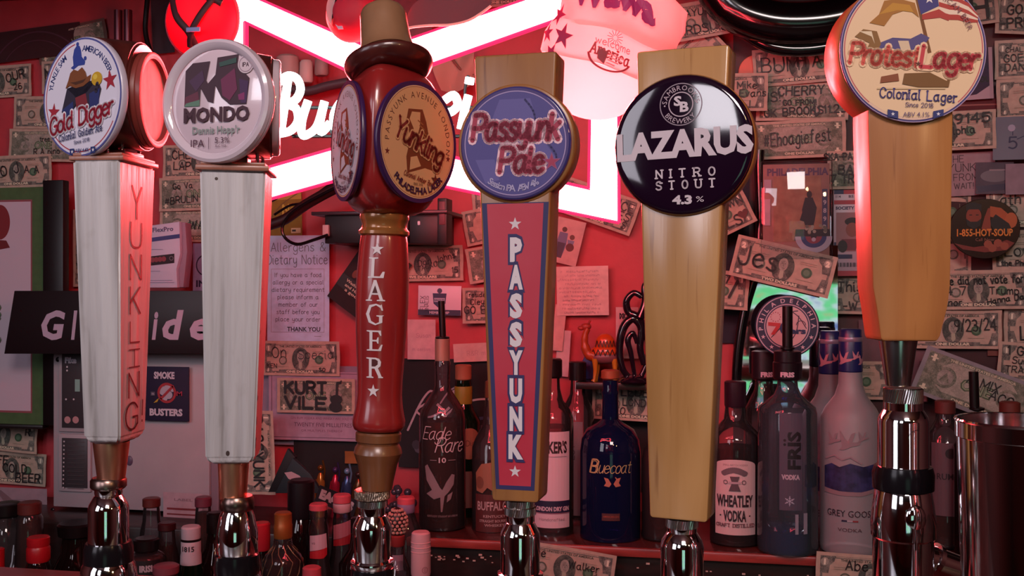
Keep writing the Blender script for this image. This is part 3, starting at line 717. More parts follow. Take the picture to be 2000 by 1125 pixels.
i.rect(-14, -90, -13, -68, '#4a1830'); i.text('5.3%', 16, -79, 11, '#4a1830', w=32, bold=0); i.text('ALC. VOL.', 14, -87, 4.5, '#4a1830', w=26, bold=0)
i.build('badge_print', f, D2, lambda x, y, d: FA(x, y, d+5), dz=.15)
FB = facing(hd-120, 70, f.z(208))
b2 = disc(f, FB, 94, -20, 10, mat('#d6c6d2', .15, coat=.8), T2, 'side_badge', bev=5)
i = Ink(); i.ring(0, 0, 72, 80, '#4a2030'); i.build('badge_print', f, b2, lambda x, y, d: FB(x, y, d+10.2))
i = Ink()
for (y, x, h) in ((372, 55, 3),): i.circle(-30, f.z(y-16), 3, '#4a3a34')
i.circle(-4, f.z(878), 3.5, '#3a2a28', 5)
i.build('nail_hole', f, T2, lambda x, y, d: (x, -(blend(46, 61, (y-12)/(zt-12)))-d, y))
i = Ink()
for (y0, y1, w_) in ((846, 872, 8), (806, 826, 7), (766, 780, 8), (884, 896, 9), (640, 652, 5), (560, 566, 4)):
    i.poly([(-46, f.z(y0)), (-46+w_, f.z(y0+5)), (-46+w_*.7, f.z(y1-4)), (-46, f.z(y1))], '#1c0c0a')
i.build('paint_chip', f, T2, lambda x, y, d: (blend(46, 61, max(0, min(1, (y-12)/(zt-12))))+.4+d, x+2, y))
for o_ in T2.children:
    pass

# ---- 3: turned red handle with hat and three-sided head
f = Fr(736, 956, YT, 11, roll=1.7)
T3 = thing('tap_handle', 'turned red wooden tap handle with white vertical lettering, three round badges and a brown hat', 'tap handle', f, 'tall beer tap handles in a row')
P = [(30, 955), (32, 940), (39, 905), (42, 898), (44, 892), (47, 884), (45, 874), (40, 866), (41, 862), (44, 860), (44.5, 846), (42, 842), (38, 840)]
obj('turned_base', MB(f).lathe([(r, f.z(y)) for r, y in P], 56), OAK, T3, smooth=30)
P = [(38, 841), (47, 838), (51, 830), (51.5, 820), (46, 795), (43.5, 770), (44, 740), (47, 690), (50, 640), (51.5, 590), (51, 540), (48.5, 500), (46, 470), (44, 460)]
obj('grip', MB(f).lathe([(r, f.z(y)) for r, y in P], 64), REDPAINT, T3, smooth=60)
P = [(44, 462), (49, 458), (49, 452), (44, 446), (43, 440), (46, 432), (48, 427), (47, 420), (40, 416)]
obj('neck_ring', MB(f).lathe([(r, f.z(y)) for r, y in P], 64), mat((.30, .11, .03), .28, .3, .6), T3, smooth=30)
cz = f.z(275); hd = -60+11-11
# rounded three-sided head: superelliptic profile
b = MB(f); vs, fs = [], []; S = 96; n = 22
Z0, Z1 = f.z(424), f.z(132); zc = (Z0+Z1)/2; hh = (Z1-Z0)/2; H0 = 62
for i_ in range(n+1):
    q = -1+2*i_/n; z = zc+hh*sin(q*pi/2); k = max(.0, 1-abs(sin(q*pi/2))**3.2)**(1/3.2); k = max(k, .30 if q < 0 else .25)
    for j in range(S):
        a = 2*pi*j/S; d = radians(hd-5)     # a flat faces every 120 degrees
        best = 1e9
        for t in range(3):
            na = -pi/2 - d + t*2*pi/3; c_ = cos(a-na)
            if c_ > .2: best = min(best, 80/c_)
        rr = (best**-6 + 118**-6)**(-1/6); vs.append((rr*k*cos(a), rr*k*sin(a), z))
for i_ in range(n):
    for j in range(S): fs.append([i_*S+j, i_*S+(j+1) % S, (i_+1)*S+(j+1) % S, (i_+1)*S+j])
fs.append(list(range(S))[::-1]); fs.append([n*S+j for j in range(S)])
b.add(vs, fs); obj('head_block', b, REDPAINT, T3, smooth=60)
def art_lager(i, bg='#d9a070'):
    i.circle(0, 0, 113, '#3a1c4c', seg=64); i.circle(0, 0, 105, '#e0b088', seg=64); i.circle(0, 0, 103, '#8a4a30', seg=64); i.circle(0, 0, 102, bg, seg=64)
    i.text('PASSYUNK AVENUE LONDON', 0, 0, 12, '#5c3024', arc=(82, 86, 196, False), bold=.0); i.star(-86, -26, 7, '#6c2420'); i.star(88, -22, 7, '#6c2420')
    i.poly([(-32, 58), (8, 62), (20, 40), (30, 10), (60, -30), (52, -50), (20, -46), (-30, -60), (-34, -30), (-24, 6), (-36, 40)], '#7a3a20')
    i.poly([(-22, 54), (2, 56), (2, 30), (-6, 8), (-22, 0), (-16, 24), (-28, 40)], bg); i.poly([(-22, -30), (-4, -26), (8, -44), (-24, -54)], bg)
    for k in range(8): i.stroke([(-4+k*5, 40-k*9), (10+k*5, 34-k*9)], 2.5, '#a06038')
    i.pen('Yunkling', -4, -16, 38, bg, w=142, wt=.3, slant=.1, rot=-.32, gap=.7); i.pen('Yunkling', -4, -16, 38, '#7a2620', w=142, wt=.15, slant=.1, rot=-.32, gap=.7); i.star(50, -66, 13, '#6c2a1c')
    i.pen('Colonial Amber Beer', 2, -72, 9, '#8a2c24', w=88, wt=.14, slant=.2, rot=-.18); i.pen('SINCE 2018', 0, -80, 4, '#6a4a38', w=26, wt=.14)
    i.text('PHILADELPHIA LAGER', 0, 0, 13, '#34183c', arc=(97, 272, 92, True), bold=.02, w=None)
for k, (bg) in enumerate(('#dba272', '#cfc0cc', '#dba272')):
    be = hd-5+120*k; FA0 = facing(be, 77, f.zf(274, 60)); FA = (lambda x, y, d, FA0=FA0: FA0(x*1.0, y*1.02, d)); D = disc(f, FA, 113, -4, 5, mat('#3a1c4c', .3), T3, 'badge', bev=2)
    i = Ink(); art_lager(i, bg); i.build('badge_print', f, D, lambda x, y, d, FA=FA: FA(x, y, d+5), dz=.1)
# hat
HT = Matrix.Translation((-2, 6, f.z(128))) @ Matrix.Rotation(radians(-13), 4, 'Y') @ Matrix.Rotation(radians(-15), 4, 'X')
hf = lambda x, y, z: tuple(HT @ Vector((x, y, z)))
HATM = noisy('brown_turned_hat', [(.3, (.22, .105, .055)), (.7, (.32, .16, .085))], 40, (1, 1, .3), .35, .06, .3)
hat = obj('hat_brim', MB(f).lathe([(40, -22), (72, -20), (84, -8), (87, 0), (86, 5), (74, 12), (60, 22), (52, 34)], 56, fn=hf), DARKWOOD, T3, smooth=50, label='dark brim of the brown hat')
obj('hat_crown', MB(f).lathe([(62, 22), (55, 32), (50, 50), (47, 90), (46, 112), (42, 122), (34, 128), (15, 131), (.5, 131.5)], 56, fn=hf), HATM, T3, smooth=50)
# grip lettering : serifed capitals set one below the other
i = Ink(); CR = '#d8c8cc'
SL = {'L': [[(-15, 0), (15, 0), (17, 12), (13, 12), (8, 3), (-3, 3), (-3, 36), (4, 37), (4, 39), (-15, 39), (-15, 37), (-9, 36), (-9, 3), (-15, 2)]],
 'A': [[(-18, 0), (-5, 0), (-5, 2), (-9, 3), (-6, 12), (6, 12), (9, 3), (4, 2), (4, 0), (19, 0), (19, 2), (15, 3), (2, 40), (-3, 40), (-13, 3), (-18, 2)]],
 'G': [[(16, 27), (13, 39), (11, 37), (3, 40), (-10, 37), (-17, 20), (-11, 4), (2, -1), (15, 4), (15, 16), (18, 18), (4, 18), (4, 16), (9, 15), (9, 5), (3, 2), (-6, 7), (-10, 20), (-6, 33), (3, 37), (11, 32), (13, 27)]],
 'E': [[(-15, 0), (14, 0), (17, 12), (14, 12), (9, 3), (-3, 3), (-3, 18), (5, 18), (7, 14), (9, 14), (9, 26), (7, 26), (5, 21), (-3, 21), (-3, 36), (8, 36), (12, 29), (14, 29), (13, 39), (-15, 39), (-15, 37), (-9, 36), (-9, 3), (-15, 2)]],
 'R': [[(-16, 0), (0, 0), (0, 2), (-4, 3), (-4, 18), (2, 18), (10, 3), (10, 0), (20, 0), (20, 2), (17, 3), (9, 19), (14, 23), (15, 31), (11, 37), (4, 39), (-16, 39), (-16, 37), (-10, 36), (-10, 3), (-16, 2)]]}
ox = 3
for ch, y in (('L', 543), ('A', 587), ('G', 632), ('E', 682), ('R', 734)):
    for Pq in SL[ch]: i.poly([(a*.96+ox, f.z(y)+c_) for a, c_ in Pq], CR)
    if ch == 'R': i.poly([(-4+ox, f.z(y)+22), (3+ox, f.z(y)+22), (8+ox, f.z(y)+26), (8+ox, f.z(y)+33), (3+ox, f.z(y)+36), (-4+ox, f.z(y)+36)], '#4c0c10')
    if ch == 'A': i.poly([(-5+ox, f.z(y)+15), (5+ox, f.z(y)+15), (0+ox, f.z(y)+30)], '#4c0c10')
i.star(ox+1, f.z(488), 13, CR); i.star(ox, f.z(759), 13, CR)
GP = [(f.z(y), r) for r, y in [(51, 825), (46, 795), (43.5, 770), (44, 740), (47, 690), (50, 640), (51.5, 590), (51, 540), (48.5, 500), (46, 470), (44, 460)]]
def grip_r(z):
    for (a, ra), (c_, rc) in zip(GP, GP[1:]):
        if z <= c_: t = max(0, (z-a)/(c_-a)); return ra+(rc-ra)*t
    return 44
i.build('white_lettering', f, T3, lambda x, y, d: ((grip_r(y)+d+.4)*sin(x/48-.02), -(grip_r(y)+d+.4)*cos(x/48-.02), y), cuts=8)

# ---- 4: board handle with purple badge
f = Fr(1016, 972, YT, 14.5)
T4 = thing('tap_handle', 'tapered wooden board tap handle with red vertical label and round purple badge', 'tap handle', f, 'tall beer tap handles in a row')
TK = 40
pts = [(-46, 4), (-42, 0), (42, 0), (46, 4), (81, f.zf(106)), (78, f.zf(103)), (-78, f.zf(103)), (-82, f.zf(106))]
obj('board', MB(f).prism(pts, -TK, TK, 4), BEER_WOOD2, T4, smooth=40)
dc = (f.L(1018, 280)); FP = lambda x, y, d: (dc[0]+2+x, -TK-d, dc[1]+y)
FP = lambda x, y, d, c0=(2, f.zf(280)): (c0[0]+x, -TK-d, c0[1]+y)
disc(f, FP, 116, -46, 2, BEER_WOOD2, T4, 'badge_backing', bev=4)
D4 = disc(f, FP, 109, 2, 10, mat('#3c3a78', .12, coat=.9), T4, 'badge', bev=4)
i = Ink(); i.circle(0, 0, 105, '#41306e', seg=64); i.ring(0, 0, 98, 100, '#a08cb8', seg=80); i.circle(0, 0, 97.5, '#4a4284', seg=64)
i.poly([(-30, 84), (30, 84), (48, 30), (58, 0), (80, -30), (70, -44), (20, -30), (10, 10), (-10, 30), (-50, 30), (-40, 60)], '#5c5494'); i.poly([(-78, -30), (-40, -30), (-30, -70), (-58, -76)], '#5c5494')
i.stroke([(20, 82), (36, 60), (44, 30), (60, 4), (80, -24), (76, -40), (56, -44)], 4, '#332c66', True)
for T_, x, y, h, w_ in (('Passyunk', 0, 6, 48, 168), ('Pale', 12, -56, 46, 84)):
    i.pen(T_, x, y, h, '#e6bcc8', w=w_, wt=.38, slant=.12, gap=.6, rot=-.02); i.pen(T_, x, y, h, '#a02c48', w=w_, wt=.2, slant=.12, gap=.6, rot=-.02)
i.star(72, -38, 19, '#8c4a78'); i.star(72, -38, 14, '#9c2c50')
i.text('Session IPA  ABV 4%', 0, 0, 13, '#a49abf', arc=(92, 268, 66, True), bold=.02)
i.build('badge_print', f, D4, lambda x, y, d: FP(x, y, d+10), dz=.1)
zA, zB = f.zf(395), f.zf(958)
i = Ink(); i.poly([(-38, zB), (38, zB), (66, zA), (-66, zA)], '#2a2458'); i.poly([(-31, zB+8), (31, zB+8), (56, zA-2), (-56, zA-2)], noisy('faded_red_print', [(.35, (.46, .018, .045)), (.7, (.48, .04, .07))], 25, (1, 1, 1), .4, 0))
i.star(0, f.zf(437), 13, '#d4c6cc'); i.star(0, f.zf(922), 12, '#d4c6cc')
ys = (508, 562, 618, 674, 729, 784, 839, 894)
for k, ch in enumerate('PASSYUNK'):
    hgt = 46; ww = {'P': 24, 'A': 27, 'S': 25, 'Y': 27, 'U': 25, 'N': 25, 'K': 29}[ch]
    i.text(ch, 2, f.zf(ys[k])-1, hgt, '#2a2458', w=ww+8, bold=.13); i.text(ch, 2, f.zf(ys[k]), hgt-3, '#d9ccd2', w=ww, bold=.06)
i.build('printed_label', f, T4, lambda x, y, d: (x, -TK-d, y), base=.4)

# ---- 5: pale board handle with black badge
f = Fr(1333, 1008, YT, 22, roll=.5)
T5 = thing('tap_handle', 'plain pale wooden board tap handle with round glossy black stout badge', 'tap handle', f, 'tall beer tap handles in a row')
pts = [(-56, 4), (-52, 0), (52, 0), (56, 4), (90, f.zf(96)), (86, f.zf(92)), (-86, f.zf(92)), (-90, f.zf(96))]
obj('board', MB(f).prism(pts, -38, 38, 4), wood('pale_lacquered_wood', (.56, .30, .12), (.46, .23, .08), (.5, .36, .24), .22, .8), T5, smooth=40)
FP = lambda x, y, d, c0=(4, f.zf(283)): (c0[0]+x, -38-d, c0[1]+y)
disc(f, FP, 137, -30, 3, BEER_WOOD, T5, 'badge_backing', bev=4)
D5 = disc(f, FP, 135, 3, 13, mat('#1c0a1e', .07, coat=1), T5, 'badge', bev=8, dome=5)
i = Ink(); C = '#b9a3ae'; cs = '#cdbdc6'
i.ring(-2, 76, 39, 41, '#8d7c88'); i.ring(-2, 76, 22, 24, C); i.text('SAMBROOK\'S', -2, 76, 10, C, arc=(27, 90, 175, False), bold=0); i.text('BREWERY', -2, 76, 10, C, arc=(37, 270, 110, True), bold=0)
i.circle(-33, 74, 1.6, C); i.circle(29, 78, 1.6, C); i.text('S', -8, 74, 18, cs, w=15, bold=.04); i.text('B', 5, 62, 19, cs, w=17, bold=.04)
i.text('LAZARUS', 4, -22, 50, cs, w=262, bold=.05, rot=.03)
i.pen('NITRO', 8, -62, 15, cs, w=112, wt=.2, serif=.8, gap=6, rot=.03); i.pen('STOUT', 8, -84, 15, cs, w=112, wt=.2, serif=.8, gap=6, rot=.03)
i.text('4.3', 2, -113, 16, cs, w=38, bold=.05); i.text('%', 36, -110, 11, cs, w=15, bold=0)
i.build('badge_print', f, D5, lambda x, y, d: FP(x, y, d+13.2+5*(1-(x*x+y*y)/135**2)), dz=.12, cuts=12)

# ---- 6: large board handle with cream badge
f = Fr(1754, 664, .58, 0)
T6 = thing('tap_handle', 'thick wooden tap handle with large round cream lager badge at top right', 'tap handle', f, 'tall beer tap handles in a row')
x0 = 6; zz = lambda y: f.zf(y, 50)
pts = [(-52+x0, 0), (52+x0, 0), (58+x0, 10), (72+x0, zz(600)), (77+x0, zz(560)), (79+x0, zz(440)), (82+x0, zz(240)), (82+x0, zz(120)), (-80+x0, zz(120)), (-80+x0, zz(240)), (-74+x0, zz(440)), (-71+x0, zz(560)), (-64+x0, zz(600)), (-56+x0, 6)]
TK = 46
obj('board', MB(f).prism(pts, -TK, TK, 4), BEER_WOOD, T6, smooth=40)
FP = lambda x, y, d, c0=(8, zz(98)): (c0[0]+x, -TK-d, c0[1]+y)
disc(f, FP, 140, -88, 2, BEER_WOOD, T6, 'badge_backing', bev=4)
D6 = disc(f, FP, 139, 2, 10, mat('#6a4a86', .2, coat=.8), T6, 'badge', bev=3)
i = Ink(); i.circle(0, 0, 138.5, '#b098b8', seg=72); i.circle(0, 0, 137, '#3c3470', seg=72); i.circle(0, 0, 134, '#e4bfa8', seg=72); i.ring(0, 0, 130, 132, '#c05a60', -50, 230, 80); i.circle(0, 0, 129.5, '#ecc9a2', seg=72)
# flag on a pole, tricorn hat, blue coat and log; the cartoon animal is left out
i.poly([(0, 110), (6, 111), (34, -6), (27, -8)], '#7a4a22')
i.poly([(4, 108), (44, 118), (48, 82), (14, 66)], '#3e3a78'); i.star(30, 96, 10, '#e8dcd8')
W_ = [(48, 104), (66, 100), (84, 104), (104, 88), (140, 62)]
for k in range(5):
    c_ = '#b23a34' if k % 2 == 0 else '#ecd0b8'; o_ = k*9
    i.poly([(48, 108-o_), (68, 102-o_), (84, 98-o_*.9), (104, 88-o_*.8), (122, 66-o_*.3), (122, 62-o_*.3), (104, 79-o_*.8), (84, 88-o_*.9), (68, 92-o_), (48, 98-o_)], c_)
i.poly([(16, 66), (48, 76), (70, 62), (66, 54), (50, 60), (16, 56)], '#b23a34')
i.poly([(-84, 50), (-66, 66), (-56, 92), (-28, 96), (2, 88), (10, 60), (-10, 76), (-40, 66), (-56, 44)], '#a86e2a'); i.poly([(-66, 66), (-40, 88), (-8, 84), (0, 70), (-30, 74)], '#c0882f')
i.poly([(-70, 10), (-40, 22), (-6, 20), (14, 30), (30, 22), (10, -6), (-30, -8), (-60, -6)], '#544a7e'); i.poly([(-30, 16), (-10, 16), (-4, -8), (-22, -8)], '#dcc0a0')
i.poly([(-112, 24), (-96, 38), (-70, 34), (-62, 10), (-70, -6), (-92, -8), (-84, 12)], '#8a6030'); i.poly([(-104, 34), (-80, 34), (-74, 10), (-80, 24)], '#e6cfae')
i.poly([(-62, -52), (-30, -46), (-28, -60), (-64, -64)], '#8a4a2c'); i.poly([(-22, -66), (-18, -46), (30, -44), (62, -60), (70, -52), (66, -72), (10, -72)], '#7a5228'); i.rect(-70, -76, 60, -73, '#d6b890')
i.pen('Protest', -56, -30, 38, '#f0c8a4', w=132, wt=.38, slant=.12, gap=.6, rot=-.06); i.pen('Protest', -56, -30, 38, '#d8574a', w=132, wt=.19, slant=.12, gap=.6, rot=-.06)
i.pen('Lager', 66, -36, 40, '#f0c8a4', w=108, wt=.38, slant=.12, gap=.6, rot=-.05); i.pen('Lager', 66, -36, 40, '#c83e48', w=108, wt=.19, slant=.12, gap=.6, rot=-.05); i.star(8, -28, 6, '#5a3024')
i.pen('Colonial Lager', 8, -96, 18, '#4a4488', w=146, wt=.13, serif=.5, rot=-.07); i.pen('Since 2018', 10, -110, 8, '#6c5a86', w=52, wt=.14, rot=-.04)
i.poly([(-50, -114), (-50, -128), (-30, -132), (-30, -118)], '#2c3470'); i.poly([(36, -118), (36, -132), (56, -126), (56, -114)], '#2c3470'); i.star(-40, -123, 4, WHT); i.star(46, -123, 4, WHT)
i.text('ABV 4.1%', 4, -128, 9, '#5a4a76', w=50, bold=0); i.text('AMERICAN BEER', 0, 0, 11, '#8a5a60', arc=(108, 48, 60, False), bold=0)
i.build('badge_print', f, D6, lambda x, y, d: FP(x, y, d+10), dz=.1)
obj('ferrule', MB(f).lathe([(23, zz(758)), (24, zz(752)), (36, zz(668)), (36, zz(664))], 48), mat((.62, .62, .62), .2, 1), T6)

# ---- shiny cylinder at the right edge
f = Fr(1996, 1125, .52, Z=1.28)
CYL = thing('steel_cup', 'tall shiny steel cup standing at the right edge of the bar', 'cup', f)
zt = f.z(822)
obj('cup_body', MB(f).lathe([(96, 0), (100, 3), (118, zt-34), (121, zt-32), (121, zt), (117, zt), (116, zt-30), (98, 8), (.5, 6)], 64, caps=False), mat((.80, .78, .78), .09, 1, name='brushed_steel'), CYL, smooth=35)
obj('cup_bottom', MB(f).lathe([(.5, 0), (96, 0), (96, 4), (.5, 4)], 48, caps=False), CHROME, CYL)
obj('rim_bead', MB(f).lathe([(121, zt-3), (123, zt), (121, zt+3), (117, zt+2), (117, zt-3)], 64, caps=False), CHROME, CYL)
# bar top under the faucets (below the frame), carrying the cup
o = obj('bar_top', MB(1.0).box(-1.6, 1.6, .40, .72, 1.24, 1.28, .004), WORN); tag(o, 'dark bar top just under the taps, below the picture', 'bar top')

# ------------------------------------------------------------------ paper pinned to the wall
PAPER = {}
def paper_mat(c, sc=60, amt=.82, transl=.12):
    k = (c, sc)
    if k in PAPER: return PAPER[k]
    m, nt, b = nodes_mat('paper'); n = noise_chain(nt, sc, (1, 1, 1), 5)
    L = lin(c); r = ramp(nt, n.outputs[0], [(.3, tuple(x*amt for x in L)), (.65, L)])
    nt.links.new(r.outputs[0], b.inputs['Base Color']); b.inputs['Roughness'].default_value = .75
    PAPER[k] = m; return m
def engr(name, a, c, sc=420):
    m, nt, b = nodes_mat(name)
    n = noise_chain(nt, sc, (1, 1, 1), 3, 1.5); n2 = noise_chain(nt, sc*.22, (1, 1, 1), 3, .5)
    ad = nt.nodes.new('ShaderNodeMath'); ad.operation = 'ADD'; nt.links.new(n.outputs[0], ad.inputs[0]); nt.links.new(n2.outputs[0], ad.inputs[1])
    r = ramp(nt, ad.outputs[0], [(.42, a), (.60, c)])
    hs = nt.nodes.new('ShaderNodeMath'); hs.operation = 'MULTIPLY'; hs.inputs[1].default_value = .5
    nt.links.new(ad.outputs[0], hs.inputs[0]); nt.links.new(hs.outputs[0], r.inputs[0])
    nt.links.new(r.outputs[0], b.inputs['Base Color']); b.inputs['Roughness'].default_value = .75; return m
NOTE = paper_mat('#bca596', 90); E_D = engr('engraved_frame', (.075, .075, .07), (.24, .22, .19)); E_P = engr('engraved_portrait', (.04, .05, .045), (.12, .13, .11))
E_L = engr('engraved_tint', (.28, .26, .22), (.42, .37, .32), 300); E_F = engr('engraved_face', (.22, .20, .18), (.38, .34, .30), 700)
E_B = engr('engraved_back', (.10, .115, .085), (.26, .26, .21))
SEALG = '#3d5c44'; NIGHT = (.015, .012, .014)
HW, HH = 78, 33
def front_print(i, den='1'):
    c = NOTE
    i.frame(-72, -28, 72, 28, 3.2, E_D)
    for sx in (-1, 1):
        i.poly([(sx*72, 28), (sx*50, 28), (sx*52, 20), (sx*58, 14), (sx*60, 2), (sx*72, 2)][::-sx], E_D); i.poly([(sx*72, -28), (sx*56, -28), (sx*60, -16), (sx*62, -6), (sx*72, -6)][::sx], E_D)
    i.rect(-44, -28, 44, -21.5, E_D)
    for (x, y, h) in ((-65.5, 15, 8), (65.5, 15, 8), (-66, -25, 5), (66, -25, 5)): i.circle(x, y+h/2, h*.72, E_L, h*.8, seg=14); i.text(den, x, y, h, '#e6ddc8', bold=.08)
    i.text('THE UNITED STATES OF AMERICA', 0, 21, 3.6, '#4a4c42', w=86, bold=.02); i.rect(-50, 26.2, 50, 27.6, NOTE)
    i.circle(0, -1, 17.5, E_P, 22, seg=28)
    i.poly([(-7, -22), (-13, -17), (-5, -10), (-4, -6), (4, -6), (6, -11), (13, -17), (8, -22)], E_D); i.poly([(-3, -7), (3, -7), (4, -17), (0, -21), (-3, -17)], '#a8a592')
    i.circle(0, 3, 7.2, E_L, 10.5, seg=18); i.circle(.5, 2, 5, E_F, 7.6, seg=16); i.rect(-2.8, 4.2, -.8, 4.9, NIGHT); i.rect(1.6, 4.2, 3.6, 4.9, NIGHT); i.poly([(.6, 4), (1.8, -.2), (0, -.4)], '#6a6a5c'); i.rect(-1.4, -2.8, 2.4, -2.2, '#5a5a4c')
    i.ring(-36, -4, 6.2, 8.2, '#5c5e52', seg=20); i.circle(-36, -4, 5.6, E_L, seg=16); i.circle(37, -2, 8.2, SEALG, seg=20); i.circle(37, -2, 5, '#5f7a62', seg=16)
    for y in (12, 9, -16): i.rect(-52, y, -24, y+.5, '#8d8a78'); i.rect(24, y+1, 50, y+1.5, '#8d8a78')
    i.text({'1': 'ONE DOLLAR', '2': 'TWO DOLLARS', '5': 'FIVE DOLLARS'}.get(den, 'ONE DOLLAR'), 0, -27, 4.4, '#d4cab2', w=56, bold=.06)
def back_print(i, den='1'):
    i.rect(-72, -28, 72, 28, E_B)
    i.poly([(-50, 14), (-40, 22), (40, 22), (50, 14), (46, 0), (50, -14), (40, -20), (-40, -20), (-50, -14), (-46, 0)], E_L)
    for sx in (-1, 1): i.circle(sx*42, 0, 14.5, E_B, seg=26); i.circle(sx*42, 0, 10.5, E_F, seg=24); i.poly([(sx*42-7, -6), (sx*42+7, -6), (sx*42, 7)], E_B)
    i.text('ONE', 0, -7, 15, '#46583f', w=42, bold=.06); i.text('ONE', 0, -6.4, 14, '#8e9a80', w=38, bold=.0)
    for (x, y) in ((-64, 17), (64, 17), (-64, -26), (64, -26)): i.text(den, x, y, 8, '#d9d0b8', w=4, bold=.1); i.rect(x-5, y+2.6, x+5, y+4.6, '#d0c7ae')
    i.text('THE UNITED STATES OF AMERICA', 0, 23, 3.4, '#ccc4ac', w=88, bold=.03); i.text('ONE DOLLAR', 0, -26.5, 4, '#ccc4ac', w=50, bold=.04)
BILLGROUP = {}
NB = [0]
def bill(px, py, ang, kind, words, label, Y=None, lay=0, curl=1.0, den='1', sc=1.0, ink=NIGHT, extra=None, grp='banknotes pinned around the bar', tint=None):
    NB[0] += 1; k = NB[0]
    fr = Fr(px, py, (Y or YW-.0055)-lay*.0028, None, roll=0)
    fr.M = Matrix.Translation(fr.loc) @ Matrix.Rotation(-radians(ang), 4, 'Y'); fr.Mi = fr.M.inverted()
    rn = random.Random(k*13); a1, a2, a3 = rn.uniform(.4, 2)*curl, rn.uniform(0, 6), rn.choice((-1, 1))
    def fn(x, y, d):
        e = .9*a1*(1+sin(x*.045+a2)) + (x/78*y/33 > .55)*1.0*curl*max(0, a3)*(abs(x)/78*abs(y)/33-.55)*5
        return (x*sc+rn_j(x, y), -d-e-.4, y*sc)
    def rn_j(x, y): return .8*sin(y*.12+a2)*curl*.6
    b = MB(.001); b.sheet(-HW, HW, -HH, HH, 14, 6, lambda x, y, z: fn(x, z, 0))
    o = obj('banknote', b, tint or NOTE, None, fr, smooth=80); tag(o, label, 'banknote', grp)
    i = Ink(); (front_print if kind == 'f' else back_print)(i, den)
    i.build('engraving', .001, o, fn, dz=.045, base=.25, cuts=13)
    if words or extra:
        i = Ink()
        random.seed(k)
        for wd in words:
            t, x, y, h = wd[:4]; r = wd[4] if len(wd) > 4 else 0; wt = wd[5] if len(wd) > 5 else .13
            i.pen(t, x, y, h, ink, rot=radians(r), wt=wt, jit=.05, gap=1.5, w=wd[6] if len(wd) > 6 else None)
        if extra: extra(i)
        i.build('handwriting', .001, o, fn, dz=.03, base=2.2, cuts=13)
    return o
# left of the first tap
bill(-4, 160, 1, 'f', [('OUR', 44, 2, 17, 12), ('26', 48, -18, 12, 8)], 'banknote with scrawled pen at far left edge, topmost there', lay=0)
bill(150, 148, 1, 'f', [('MO', -52, -2, 20, 3, .12), ('R', -44, -24, 18, 4)], 'banknote lettered MO R, half hidden behind the blue-rimmed badge', lay=2)
bill(94, 220, -2, 'f', [], 'banknote without handwriting left of the blue-rimmed badge', lay=0)
bill(86, 284, -2, 'b', [('tree', 4, 8, 9), ('R A pino', 10, -18, 11, 2)], 'green-backed banknote with scribbled middle, above the leftmost front-side note', lay=2)
bill(34, 335, 1, 'f', [('O J', -14, -6, 20, 10), ('A A', 34, -4, 14)], 'creased banknote marked O J A A just above the green poster', lay=4)
bill(142, 82, 9, 'b', [], 'dark brown banknote high on the wall behind the leftmost tap', lay=0, tint=paper_mat('#6b4a44', 90))  # paper tinted darker than the other banknotes
bill(172, 484, 90, 'f', [('A', -6, 16, 14, -90), ('w', -40, 18, 14, -90)], 'upright banknote peeking out left of the white lettered post', lay=2)
bill(206, 368, 76, 'b', [], 'folded upright banknote corner between dark post and white lettered post', lay=0, sc=.7)
bill(390, 315, 0, 'f', [('CHE', -38, 6, 16, 2), ('LAP', -36, -16, 15, 0)], 'banknote lettered CHE LAP between the two white posts', lay=2)
bill(383, 378, 1, 'b', [('Go Va', -26, 10, 11, 2), ('#BRULIN', -30, -18, 13, 3)], 'banknote with Go and a hashtag between the two white posts', lay=4)
bill(385, 440, 0, 'b', [('WAY', 8, -8, 17, -3)], 'banknote lettered WAY behind the white product box', lay=2)
bill(8, 849, -3, 'f', [('R', 58, 4, 14)], 'crumpled banknote at the left edge under the green poster', lay=6, curl=2)
bill(24, 914, -2, 'f', [('JEFF', -34, 8, 17, 0, .15), ('COLD', 8, -8, 16, 0, .15), ('BEER', 38, -26, 17, 0, .15)], 'banknote lettered JEFF COLD BEER at far left', lay=2)
bill(588, 700, 0, 'f', [('On', -44, 2, 20, 0, .07), ('Special', 34, 0, 17, 0, .06), ('so', 44, -24, 10), ('KEN', -58, -18, 8)], 'banknote scribbled over the portrait, just under the allergen notice', lay=8)
def guitar(i):
    i.stroke([(50, 26), (44, 25), (43, 2)], 5, NIGHT); i.stroke([(50, 26), (52, 29)], 3, NIGHT); i.circle(42, -6, 12, NIGHT, 9); i.circle(41, -20, 13, NIGHT, 10); i.poly([(30, 4), (36, -4), (52, 0), (54, 4), (50, -12), (32, -12)], NIGHT)
bill(617, 773, 0, 'b', [('KURT', -20, 4, 21, 0, .26, 82), ('VILE', -20, -24, 21, 0, .26, 82)], 'banknote lettered in thick black marker beside a drawn electric guitar', lay=10, curl=.5, extra=guitar)
bill(504, 884, -88, 'f', [('PASSYUNK', -2, -8, 20, 0, .16, 130)], 'upright banknote lettered downwards, hanging right of the second white post', lay=6, Y=1.80)
